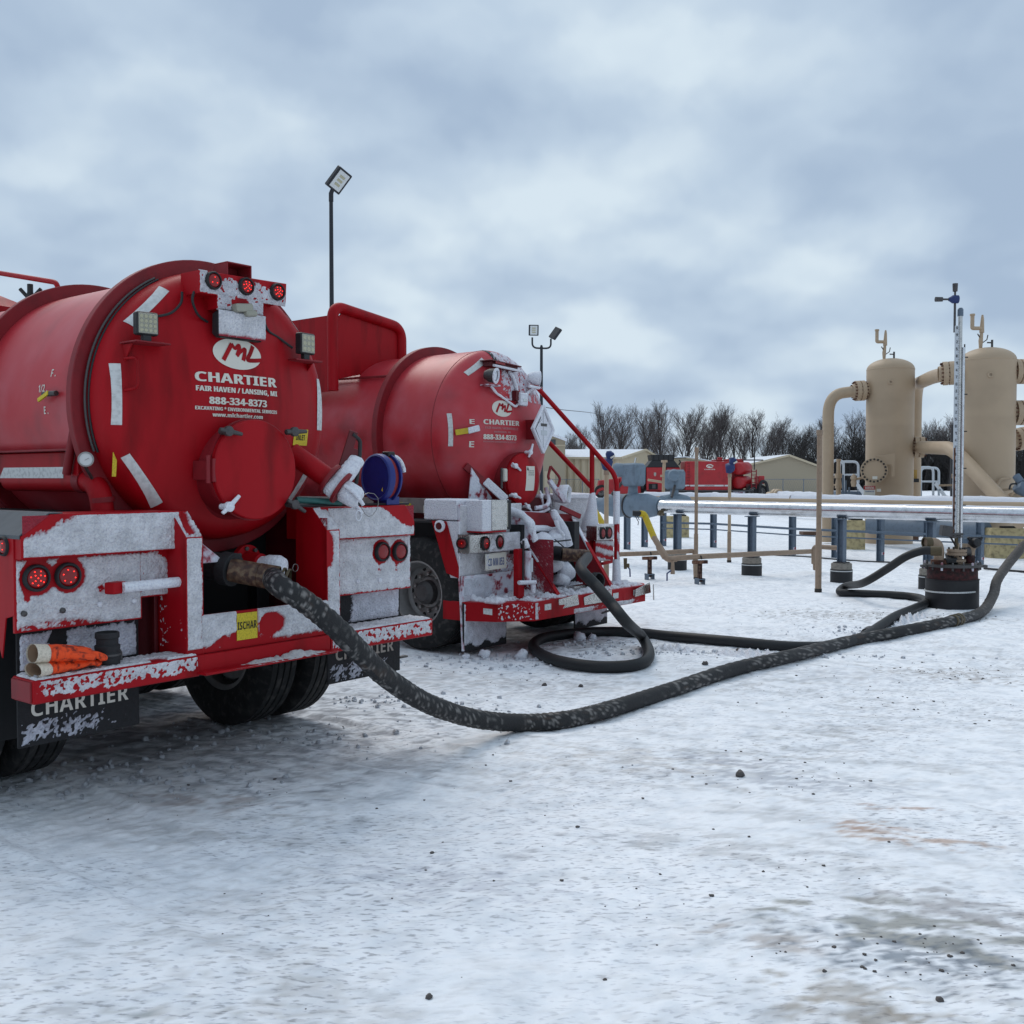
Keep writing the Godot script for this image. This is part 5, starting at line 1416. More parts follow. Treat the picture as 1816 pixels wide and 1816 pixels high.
	part("skirt_sticker", G.new().box(Vector3(-0.8965, 1.33, -1.52), Vector3(0.003, 0.06, 0.15), Basis(R, 0.08), 0.0), M.label_yellow, t)
	part("skirt_sticker", G.new().box(Vector3(-0.8965, 1.30, -1.22), Vector3(0.003, 0.075, 0.12), Basis(), 0.0), M.print_white, t)
	part("frame_rail", G.new().box(Vector3(-0.43, 1.02, -3.4), Vector3(0.09, 0.28, 6.0)).box(Vector3(0.43, 1.02, -3.4), Vector3(0.09, 0.28, 6.0)), M.black, t)
	part("tank_saddle", G.new().box(Vector3(0, 1.24, -1.6), Vector3(1.6, 0.16, 0.1)).box(Vector3(0, 1.24, -3.2), Vector3(1.6, 0.16, 0.1)), M.red_deep, t)
	# left rear corner: snow-caked bulkhead, striped side, work lamp, light box, plate
	part("corner_panel", G.new().prism([Vector2(-1.18, 1.36), Vector2(-0.55, 1.36), Vector2(-0.27, 1.15), Vector2(-0.27, 0.70), Vector2(-0.55, 0.66), Vector2(-1.18, 0.72)], 0.03, Transform3D(Basis(), Vector3(0, 0, -0.56))), M.frosted, t)
	frost(t, Vector3(-1.18, 0.70, -0.558), R, U, 0.90, 0.66, 0.012, func(x, y): return 0.9 - 1.0 * smoothstep(0.30, 0.10, y) * smoothstep(0.3, 0.55, x), 0.012)
	part("corner_side", G.new().prism([Vector2(0.55, 1.21), Vector2(0.84, 1.21), Vector2(0.80, 0.98), Vector2(0.66, 0.70), Vector2(0.55, 0.70)], 0.012, Transform3D(Basis(Vector3(0, 0, -1), U, Vector3(-1, 0, 0)), Vector3(-1.20, 0, 0))), M.rime, t)
	part("side_stripe", G.new().prism([Vector2(0.70, 1.21), Vector2(0.88, 1.21), Vector2(0.70, 0.74), Vector2(0.555, 0.70), Vector2(0.555, 0.80)], 0.008, Transform3D(Basis(Vector3(0, 0, -1), U, Vector3(-1, 0, 0)), Vector3(-1.212, 0, 0)), 0.002), M.red, t)
	part("box_panel", G.new().box(Vector3(-1.02, 1.31, -0.80), Vector3(0.34, 0.20, 0.42), Basis(), 0.02), M.rime, t)
	var wl := part("boxed_lamp", G.new().box(Vector3(-0.93, 1.26, -0.47), Vector3(0.33, 0.28, 0.20), Basis(), 0.006), M.rime, t)
	part("lamp_cover", jumble(G.new().box(Vector3(-0.86, 1.265, -0.366), Vector3(0.22, 0.275, 0.012), Basis(), 0.004), 0.004, 10.0), M.stainless, wl)
	part("lens", G.new().box(Vector3(-0.716, 1.262, -0.44), Vector3(0.10, 0.27, 0.12), Basis(), 0.004).box(Vector3(-0.70, 1.262, -0.40), Vector3(0.04, 0.22, 0.05)), M.black, wl)
	part("glass", G.new().box(Vector3(-0.725, 1.262, -0.379), Vector3(0.04, 0.22, 0.004), Basis(), 0.001), M.lens_clear, wl)
	part("lamp_tray", G.new().box(Vector3(-0.93, 1.115, -0.47), Vector3(0.34, 0.014, 0.22)), M.red, wl)
	var lbx := part("light_box", G.new().prism([Vector2(-1.20, 0.925), Vector2(-0.46, 0.925), Vector2(-0.46, 1.095), Vector2(-1.20, 1.095)], 0.14, Transform3D(Basis(), Vector3(0, 0, -0.43)), 0.006), M.stainless, t)
	part("light_box_end", G.new().prism([Vector2(0.43, 0.93), Vector2(0.43, 1.09), Vector2(0.52, 1.06), Vector2(0.56, 0.97), Vector2(0.52, 0.93)], 0.01, Transform3D(Basis(Vector3(0, 0, -1), U, Vector3(-1, 0, 0)), Vector3(-1.203, 0, 0))), M.alu, lbx)
	frost(lbx, Vector3(-0.98, 0.925, -0.4295), R, U, 0.51, 0.17, 0.012, func(x, y): return 0.55 - 1.7 * smoothstep(0.06, 0.03, Vector2((x - 0.02) * 1.4, (y - 0.09) * 0.8).length()) - 1.9 * smoothstep(0.065, 0.045, Vector2((x - 0.22) * 1.2, (y - 0.09) * 0.8).length()) - smoothstep(0.16, 0.0, x) * 0.7, 0.007, "frost_crust", Color(0.93, 0.93, 0.95), Color(0.5, 0.46, 0.44))
	tail_light(t, Vector3(-0.99, 1.010, -0.422), 0.050, 1, 0.82)
	tail_light(t, Vector3(-0.79, 1.013, -0.422), 0.050, 0, 0.82)
	tail_light(t, Vector3(-1.222, 1.018, -0.50), 0.042, 1, 1.0, Vector3(-1, 0, 0.45))
	part("side_marker", jumble(G.new().lathe([Vector2(0.05, -0.01), Vector2(0.056, 0.02), Vector2(0.036, 0.03), Vector2(0.03, 0.02)], at_axis(Vector3(-1.222, 1.165, -0.76), Vector3(-1, 0, 0.1)), 20), 0.004, 10.0), M.rime, t)
	part("side_marker_lens", G.new().lathe([Vector2(0.036, 0.01), Vector2(0.03, 0.03), Vector2(0, 0.034)], at_axis(Vector3(-1.222, 1.165, -0.76), Vector3(-1, 0, 0.1)), 18), M.red_deep, t)
	var lic := part("licence_plate", G.new().box(Vector3(-0.80, 0.835, -0.455), Vector3(0.305, 0.152, 0.006), Basis(Z, 0.02), 0.002), M.print_white, t)
	part("plate_number", G.new().text("CD MM 853", Vector2(-0.915, 0.795), Vector2(-0.685, 0.865), func(p: Vector2): return Vector3(p.x, p.y, -0.4505), Z), M.print_blue, lic)
	frost(lic, Vector3(-0.95, 0.76, -0.4515), R, U, 0.30, 0.15, 0.008, func(x, y): return 0.25 - 1.0 * smoothstep(0.10, 0.0, absf(y - 0.07)) * smoothstep(0.02, 0.1, x), 0.006, "frost_crust", Color(0.93, 0.93, 0.95), Color(0.6, 0.6, 0.62))
	part("lower_panel", G.new().box(Vector3(-0.79, 0.57, -0.525), Vector3(0.82, 0.30, 0.02)), M.frosted, t)
	frost(t, Vector3(-1.19, 0.44, -0.514), R, U, 0.80, 0.26, 0.008, func(x, y): return 0.8 - 1.2 * smoothstep(0.3, 0.6, x), 0.012, "frost_crust", Color(0.80, 0.83, 0.88))
	# wedge of red plate with a snow cap, between the corner and the valves
	part("wedge", G.new().prism([Vector2(0.45, 1.30), Vector2(0.75, 1.30), Vector2(0.75, 1.02), Vector2(0.30, 1.02), Vector2(0.30, 1.14)], 0.02, Transform3D(Basis(Vector3(0, 0, -1), U, R), Vector3(-0.42, 0, 0))), M.frosted, t)
	part("wedge_snow", jumble(G.new().tube(smooth_path([Vector3(-0.45, 1.31, -0.72), Vector3(-0.44, 1.285, -0.52), Vector3(-0.43, 1.20, -0.36), Vector3(-0.42, 1.10, -0.33), Vector3(-0.40, 1.0, -0.30)], 6), 0.035, 10), 0.022, 7.0), M.rime, t)
	# hydraulic latch post
	part("latch_post", G.new().box(Vector3(-0.68, 0.72, -0.28), Vector3(0.10, 0.46, 0.06), Basis(), 0.008), M.red, t)
	part("latch_cylinder", G.new().tube([Vector3(-0.62, 0.62, -0.22), Vector3(-0.62, 0.93, -0.22)], 0.032, 14), M.frosted, t)
	part("latch_label", G.new().box(Vector3(-0.605, 0.80, -0.187), Vector3(0.035, 0.13, 0.004)), M.white_rail, t)
	part("latch_rod", G.new().tube([Vector3(-0.69, 1.03, -0.22), Vector3(-0.72, 0.62, -0.20)], 0.011, 8), M.black, t)
	part("iced_latch", jumble(G.new().tube([Vector3(-0.78, 0.655, -0.20), Vector3(-0.56, 0.64, -0.18)], 0.020, 8).tube([Vector3(-0.66, 1.03, -0.24), Vector3(-0.62, 0.96, -0.22)], 0.03, 8).tube([Vector3(-0.58, 0.62, -0.19), Vector3(-0.59, 0.54, -0.19)], 0.022, 8), 0.014, 10.0), M.rime, t)
	# sloping channel frames either side of the valves
	for k in [[-0.30, 1.05, -0.57, -0.11], [0.66, 1.18, -0.62, -0.14]]:
		part("deck_gusset", G.new().prism([Vector2(-k[3], 0.49), Vector2(-k[2], k[1]), Vector2(-k[2] + 0.10, k[1]), Vector2(-k[2] + 0.10, 0.49)], 0.012, Transform3D(Basis(Vector3(0, 0, -1), U, R), Vector3(k[0], 0, 0))), M.red_dull, t)
		part("gusset_flange", G.new().bar(Vector3(k[0], 0.50, k[3] + 0.01), Vector3(k[0], k[1], k[2] + 0.01), 0.055, 0.012), M.red, t)
		part("iced_flange", jumble(G.new().bar(Vector3(k[0] - 0.01, 0.80, lerpf(k[3], k[2], 0.5) + 0.018), Vector3(k[0] - 0.01, k[1], k[2] + 0.02), 0.05, 0.02, 0.008), 0.016, 9.0), M.rime, t)
		if k[0] < 0:
			frost(t, Vector3(k[0] - 0.013, 0.52, k[3] - 0.04), Vector3(0, 0, -1), U, 0.40, 0.5, 0.006, func(x, y): return -0.25 + 1.1 * smoothstep(0.0, 0.3, x - y * 0.75), 0.012)
	part("valve_bulkhead", G.new().box(Vector3(0.18, 0.95, -0.90), Vector3(0.95, 0.9, 0.03)), M.red_deep, t)
	part("cross_channel", G.new().box(Vector3(0.22, 1.18, -0.66), Vector3(0.90, 0.14, 0.06), Basis(Z, -0.06)), M.red_dull, t)
	frost(t, Vector3(-0.20, 1.20, -0.63), R, Vector3(0, 0, -1), 0.82, 0.10, 0.025, func(_x, _y): return 0.5, 0.014)
	# iced valve cluster
	var vb := G.new()
	for q in [[0.14, 0.90, -0.55, 0.15, 0.13, 0.13], [0.33, 0.93, -0.55, 0.10, 0.10, 0.10], [0.02, 0.97, -0.52, 0.12, 0.09, 0.10], [0.22, 1.00, -0.52, 0.11, 0.09, 0.09], [0.40, 0.86, -0.56, 0.11, 0.09, 0.10], [0.14, 0.74, -0.50, 0.12, 0.08, 0.12], [0.34, 0.66, -0.46, 0.10, 0.09, 0.09], [0.24, 0.58, -0.46, 0.09, 0.07, 0.09], [-0.10, 0.92, -0.52, 0.09, 0.10, 0.09]]:
		vb.blob(Vector3(q[0], q[1], q[2]), Vector3(q[3], q[4], q[5]))
	part("iced_valve", jumble(vb, 0.03, 5.0), M.rime, t)
	part("valve_lever", jumble(G.new().tube(smooth_path([Vector3(0.36, 0.92, -0.46), Vector3(0.32, 1.06, -0.47), Vector3(0.22, 1.20, -0.50), Vector3(0.17, 1.28, -0.52)], 6), [0.05, 0.05, 0.048, 0.046, 0.045, 0.044, 0.043, 0.043, 0.042, 0.042, 0.04, 0.04, 0.038, 0.038, 0.036, 0.035, 0.032, 0.028, 0.018], 12), 0.014, 8.0), M.rime, t)
	part("valve_lever", jumble(G.new().tube(smooth_path([Vector3(0.24, 1.02, -0.44), Vector3(0.18, 1.10, -0.45), Vector3(0.15, 1.18, -0.46)], 6), 0.022, 10), 0.012, 8.0), M.rime, t)
	part("valve_rods", G.new().tube([Vector3(-0.02, 0.98, -0.36), Vector3(0.26, 0.985, -0.36)], 0.008, 6).tube([Vector3(0.02, 1.0, -0.38), Vector3(0.18, 0.90, -0.36)], 0.006, 6), M.black, t)
	part("outlet_stub", G.new().tube([Vector3(0.10, 0.86, -0.45), Vector3(0.05, 0.855, -0.26)], 0.072, 20), M.black, t)
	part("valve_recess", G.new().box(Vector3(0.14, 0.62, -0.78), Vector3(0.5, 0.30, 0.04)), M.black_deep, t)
	part("iced_block", jumble(G.new().box(Vector3(0.56, 0.94, -0.60), Vector3(0.16, 0.36, 0.10), Basis(), 0.03), 0.03, 5.0), M.rime, t)
	part("iced_pipe", jumble(G.new().tube(smooth_path([Vector3(-0.16, 1.09, -0.62), Vector3(0.10, 1.10, -0.60), Vector3(0.30, 1.07, -0.60), Vector3(0.52, 1.10, -0.62)], 6), 0.035, 10), 0.016, 7.0), M.rime, t)
	part("hydraulic_hose", G.new().tube(smooth_path([Vector3(0.10, 1.30, -0.68), Vector3(0.22, 1.32, -0.64), Vector3(0.30, 1.38, -0.66), Vector3(0.33, 1.50, -0.72)], 6), 0.022, 8).tube(smooth_path([Vector3(-0.1, 1.26, -0.7), Vector3(0.12, 1.25, -0.66), Vector3(0.30, 1.29, -0.66)], 6), 0.018, 8), M.frosted, t)
	# latch loop and gauge right of the hatch
	part("latch_loop", G.new().tube(bend([Vector3(0.33, 1.72, -0.66), Vector3(0.42, 1.60, -0.60), Vector3(0.37, 1.50, -0.60), Vector3(0.28, 1.60, -0.66), Vector3(0.33, 1.72, -0.66)], 0.04), 0.014, 8), M.red_dull, t)
	part("latch_arm", jumble(G.new().bar(Vector3(0.28, 1.58, -0.64), Vector3(0.46, 1.36, -0.58), 0.05, 0.05, 0.01), 0.008, 9.0), M.frosted, t)
	var gg := Vector3(0.53, 1.435, -0.62)
	var gd := Vector3(0.35, 0.0, 1).normalized()
	var gu := part("large_gauge", jumble(G.new().lathe([Vector2(0, -0.12), Vector2(0.08, -0.11), Vector2(0.095, -0.05), Vector2(0.098, 0.03), Vector2(0.085, 0.045), Vector2(0.074, 0.035), Vector2(0.07, 0.01)], at_axis(gg, gd), 28, 0.8), 0.010, 9.0), M.rime, t)
	part("dial", G.new().lathe([Vector2(0.074, 0.012), Vector2(0, 0.013)], at_axis(gg, gd), 24), M.lens_clear, gu)
	part("needle", G.new().bar(gg + gd * 0.016 + Vector3(-0.04, -0.02, 0), gg + gd * 0.016 + Vector3(0.035, 0.02, 0), 0.005, 0.002, 0.0), M.black, gu)
	# right fender and light box
	part("right_fender", G.new().prism([Vector2(0.28, 0.0), Vector2(0.70, 0.0), Vector2(0.98, -0.10), Vector2(0.98, -0.42), Vector2(0.62, -0.32), Vector2(0.28, -0.10)], 0.05, Transform3D(Basis(R, U, Z), Vector3(0.25, 1.40, -0.80))), M.rime, t)
	frost(t, Vector3(0.55, 1.02, -0.79), R, U, 0.70, 0.40, 0.016, func(_x, _y): return 0.9, 0.014)
	part("fender_wall", G.new().box(Vector3(0.90, 1.18, -0.82), Vector3(0.72, 0.46, 0.04)), M.rime, t)
	part("fender_top_snow", jumble(G.new().box(Vector3(0.90, 1.41, -0.90), Vector3(0.74, 0.05, 0.30), Basis(), 0.02), 0.02, 5.0), M.rime, t)
	part("fender_bracket", G.new().bar(Vector3(0.42, 1.30, -0.60), Vector3(0.70, 1.20, -0.55), 0.03, 0.05), M.red_dull, t)
	var rb := part("light_box", G.new().prism([Vector2(0.86, 0.945), Vector2(1.24, 0.945), Vector2(1.24, 1.095), Vector2(0.86, 1.095)], 0.14, Transform3D(Basis(), Vector3(0, 0, -0.44)), 0.006), M.stainless, t)
	frost(rb, Vector3(0.86, 1.092, -0.44), R, Vector3(0, 0, -1), 0.38, 0.14, 0.02, func(_x, _y): return 0.8, 0.012)
	frost(rb, Vector3(0.87, 0.948, -0.4395), R, U, 0.36, 0.13, 0.010, func(x, y): return 0.15 - 1.7 * smoothstep(0.065, 0.045, Vector2((x - 0.075) * 1.3, (y - 0.07) * 0.8).length()) - 1.7 * smoothstep(0.065, 0.045, Vector2((x - 0.195) * 1.3, (y - 0.07) * 0.8).length()) + 0.5 * smoothstep(0.05, 0.0, y), 0.008, "frost_crust", Color(0.93, 0.93, 0.95), Color(0.5, 0.46, 0.44))
	tail_light(t, Vector3(0.945, 1.020, -0.432), 0.050, 0, 0.82)
	tail_light(t, Vector3(1.065, 1.020, -0.432), 0.050, 0, 0.82)
	part("right_bracket", G.new().box(Vector3(1.06, 0.83, -0.50), Vector3(0.34, 0.22, 0.05), Basis(), 0.02), M.red, t)
	frost(t, Vector3(0.89, 0.72, -0.474), R, U, 0.34, 0.22, 0.016, func(x, y): return 0.25 + 0.6 * sin(y * 60.0 + x * 12.0), 0.009)
	part("step_bar", G.new().bar(Vector3(0.92, 0.70, -0.42), Vector3(1.24, 0.72, -0.42), 0.03, 0.03), M.red, t)
	# railings
	part("hand_rail", G.new().tube(bend([Vector3(0.95, 2.64, -1.34), Vector3(0.95, 1.62, -0.26), Vector3(0.95, 0.49, -0.26)], 0.12), 0.026, 14), M.red, t)
	part("hand_rail", G.new().tube([Vector3(0.95, 2.10, -1.26), Vector3(0.95, 1.49, -0.56)], 0.026, 14), M.red, t)
	part("hand_rail", G.new().tube([Vector3(0.95, 1.92, -0.57), Vector3(0.95, 0.60, -0.57)], 0.026, 14), M.red, t)
	part("iced_rail", jumble(G.new().tube([Vector3(0.95, 1.46, -0.26), Vector3(0.95, 1.12, -0.255)], 0.032, 12).tube([Vector3(0.952, 0.75, -0.26), Vector3(0.955, 0.49, -0.26)], 0.045, 12), 0.012, 8.0), M.rime, t)
	part("iced_rail", jumble(G.new().tube([Vector3(0.95, 1.44, -0.57), Vector3(0.95, 1.30, -0.57), Vector3(0.95, 1.05, -0.60)], [0.030, 0.05, 0.10], 12), 0.014, 8.0), M.rime, t)
	frost(t, Vector3(0.925, 0.75, -0.232), R, U, 0.05, 0.40, 0.010, func(x, y): return 0.1 + 0.6 * sin(y * 30.0 + x * 40.0), 0.009)
	# rear deck and bumper with red and white tape
	var deck := [Vector2(-1.2, 0.62), Vector2(-1.2, 0.50), Vector2(-1.07, 0.22), Vector2(-0.80, 0.0), Vector2(1.10, 0.0), Vector2(1.24, 0.10), Vector2(1.24, 0.75), Vector2(-1.2, 0.75)]
	var bp := part("rear_deck", G.new().prism(deck.map(func(p): return Vector2(p.x, -p.y)), 0.17, Transform3D(Basis(R, Vector3(0, 0, 1), Vector3(0, 1, 0)), Vector3(0, 0.49, 0)), 0.004), M.red, t)
	snow_sheet(t, Vector3(-1.12, 0.487, -0.18), R, Vector3(0, 0, -1), 2.30, 0.50, 0.05)
	snow_sheet(t, Vector3(-0.82, 0.487, 0.0), R, Vector3(0, 0, -1), 1.95, 0.22, 0.040)
	frost(bp, Vector3(-1.065, 0.325, -0.225), Vector3(0.775, 0, 0.632), U, 0.34, 0.16, 0.010, func(_x, _y): return 0.9, 0.009)
	frost(bp, Vector3(-0.80, 0.325, 0.001), R, U, 0.10, 0.16, 0.008, func(x, y): return 0.8 - x * 12.0, 0.009)
	for i in 9:
		patch(bp, "red_tape" if i % 2 else "white_tape", [Vector2(-0.66 + i * 0.19, 0.40 if i % 2 == 0 else 0.36), Vector2(-0.56 + i * 0.19 + (0.05 if i % 2 else 0.0), 0.40 if i % 2 == 0 else 0.36), Vector2(-0.56 + i * 0.19 + (0.05 if i % 2 else 0.0), 0.455), Vector2(-0.66 + i * 0.19, 0.455)], M.red if i % 2 else M.white_tape, func(p: Vector2): return Vector3(p.x, p.y, 0.0025), Z, 1, 1)
	patch(bp, "white_tape", [Vector2(0.0, 0.39), Vector2(0.075, 0.38), Vector2(0.075, 0.435), Vector2(0.0, 0.44)], M.white_tape, func(p: Vector2): return Vector3(-1.2 + 0.13 * p.x / 0.28 + 0.075, p.y, -0.335 + p.x), Vector3(-0.9, 0, 0.4), 1, 1)
	for b in [[-0.28, 0.03], [0.28, 0.025], [0.10, 0.018], [1.02, 0.03]]:
		part("bent_trim", jumble(G.new().box(Vector3(b[0], 0.44, 0.012), Vector3(0.30, 0.10, 0.010), Basis(Z, 0.1), 0.003), 0.05, 4.5), M.stainless, bp)
	frost(bp, Vector3(-0.2, 0.32, 0.002), R, U, 1.3, 0.05, 0.010, func(x, _y): return 0.2 + 0.4 * sin(x * 9.0), 0.01)
	part("bumper_end_plate", jumble(G.new().box(Vector3(1.17, 0.41, 0.055), Vector3(0.14, 0.15, 0.01), Basis(Vector3.UP, 0.55), 0.004), 0.01, 6.0), M.stainless, bp)
	part("deck_plate", G.new().box(Vector3(0.26, 0.515, -0.26), Vector3(0.30, 0.05, 0.10)), M.stainless, t)
	part("hose_ring", G.new().lathe([Vector2(0.058, -0.06), Vector2(0.075, -0.06), Vector2(0.075, 0.05), Vector2(0.06, 0.055), Vector2(0.056, 0.0)], at_axis(Vector3(0.42, 0.575, -0.16), Vector3(-0.1, 0.35, 1)), 24).lathe([Vector2(0.072, -0.02), Vector2(0.088, -0.02), Vector2(0.088, 0.01), Vector2(0.072, 0.01)], at_axis(Vector3(0.42, 0.575, -0.16), Vector3(-0.1, 0.35, 1)), 24), M.rubber, t)
	# flaps, wheels
	for k in [[-1.215, 0.62, -0.50], [0.52, 0.62, -0.50]]:
		part("mud_flap", G.new().box(Vector3(k[0] + 0.31, 0.26, k[2]), Vector3(k[1], 0.44, 0.014)), M.flap, t)
		frost(t, Vector3(k[0] + 0.01, 0.045, k[2] + 0.008), R, U, k[1] - 0.02, 0.43, 0.012, func(x, y): return 0.75 - 1.5 * smoothstep(0.09, 0.0, y - 0.02 * sin(x * 25.0)), 0.010, "frost_crust", Color(0.86, 0.87, 0.91), Color(0.2, 0.2, 0.22))
	part("flap_rod", G.new().tube([Vector3(1.0, 0.16, -0.49), Vector3(1.25, 0.19, -0.46)], 0.012, 6), M.steel_dark, t)
	part("flap_chain", G.new().tube([Vector3(-1.19, 0.72, -0.56), Vector3(-1.20, 0.42, -0.53), Vector3(-1.21, 0.05, -0.50)], 0.014, 6), M.frosted, t)
	for s in [-1, 1]:
		for w in [0.73, 1.06]:
			wheel(t, Vector3(w * s, 0.525, -1.08), Vector3(s, 0, 0), 0.525, 0.28)
			wheel(t, Vector3(w * s, 0.525, -2.42), Vector3(s, 0, 0), 0.525, 0.28)
	part("axle", G.new().tube([Vector3(-0.7, 0.525, -1.08), Vector3(0.7, 0.525, -1.08)], 0.08, 12), M.black, t)
	part("fender", G.new().box(Vector3(-1.02, 1.20, -1.75), Vector3(0.36, 0.02, 2.0), Basis(), 0.004), M.black, t)
	for s in [-1, 1]:
		part("added_side_tank", G.new().tube([Vector3(0.88 * s, 0.66, -3.4), Vector3(0.88 * s, 0.66, -5.4)], 0.30, 20), M.black, t)  # added out of sight, so less light reaches the snow below
	part("added_under_box", G.new().box(Vector3(0, 0.62, -4.2), Vector3(0.8, 0.5, 4.4), Basis(), 0.06), M.black_deep, t)  # black block added under the frame for darker ground
	part("cab", G.new().box(Vector3(0, 1.9, -7.9), Vector3(2.3, 2.2, 2.0), Basis(), 0.12), M.red, t)
	for s in [-1, 1]:
		wheel(t, Vector3(1.06 * s, 0.525, -7.8), Vector3(s, 0, 0), 0.525, 0.28)


# ---------------------------------------------------------------- hoses
func hose_mesh(p: Array, r: float, ribs: float, dirty: bool) -> G:
	var g := G.new()
	var path := smooth_path(p, 26 if dirty else 16)
	var t: Vector3 = (path[1] - path[0]).normalized()
	var x := t.cross(Vector3.UP).normalized()
	var before := -1
	var run := 0.0
	var k := 22
	for i in path.size():
		if i > 0:
			run += path[i].distance_to(path[i - 1])
		t = (path[mini(i + 1, path.size() - 1)] - path[maxi(i - 1, 0)]).normalized()
		x = (x - t * x.dot(t)).normalized()
		var y := t.cross(x)
		var rr := r * (1.0 + ribs * sin(run * TAU / 0.045) + ribs * 0.8 * rough_noise.get_noise_1d(run * 14.0))
		var first := g.v.size()
		for j in k + 1:
			var a := TAU * j / k
			var o := x * cos(a) + y * sin(a)
			var wr := 1.0
			if dirty:
				var spiral := rough_noise.get_noise_2d(run * 22.0 + sin(a) * 0.6, cos(a) * 1.2)
				wr += ribs * 1.3 * spiral
				var mark := smoothstep(0.16, 0.36, rough_noise.get_noise_3d(run * 26.0 + a * 1.3, cos(a) * 1.6, sin(a) * 1.6))
				var clay := smoothstep(0.1, 0.4, noise.get_noise_1d(run * 2.2 + 7.0)) * smoothstep(0.0, 0.5, rough_noise.get_noise_2d(run * 4.0, a))
				g.col = Color(0.030, 0.031, 0.034).lerp(Color(0.62, 0.60, 0.58), mark * smoothstep(0.0, 0.3, noise.get_noise_1d(run * 3.0) + 0.35) * 0.8).lerp(Color(0.26, 0.15, 0.10), clay * 0.45)
				if run > 9.5:
					g.col = g.col.lerp(Color(0.19, 0.165, 0.15), 0.75 * smoothstep(9.5, 10.3, run))
			g.vert(path[i] + o * rr * wr, o)
		if before >= 0:
			for j in k:
				g.quad(before + j, before + j + 1, first + j + 1, first + j)
		before = first
	for i in [0, before]:
		var q := []
		for j in k:
			q.append(g.v[i + j])
		g.flat(q, (path[0] - path[1]).normalized() if i == 0 else t)
	g.col = Color.WHITE
	return g


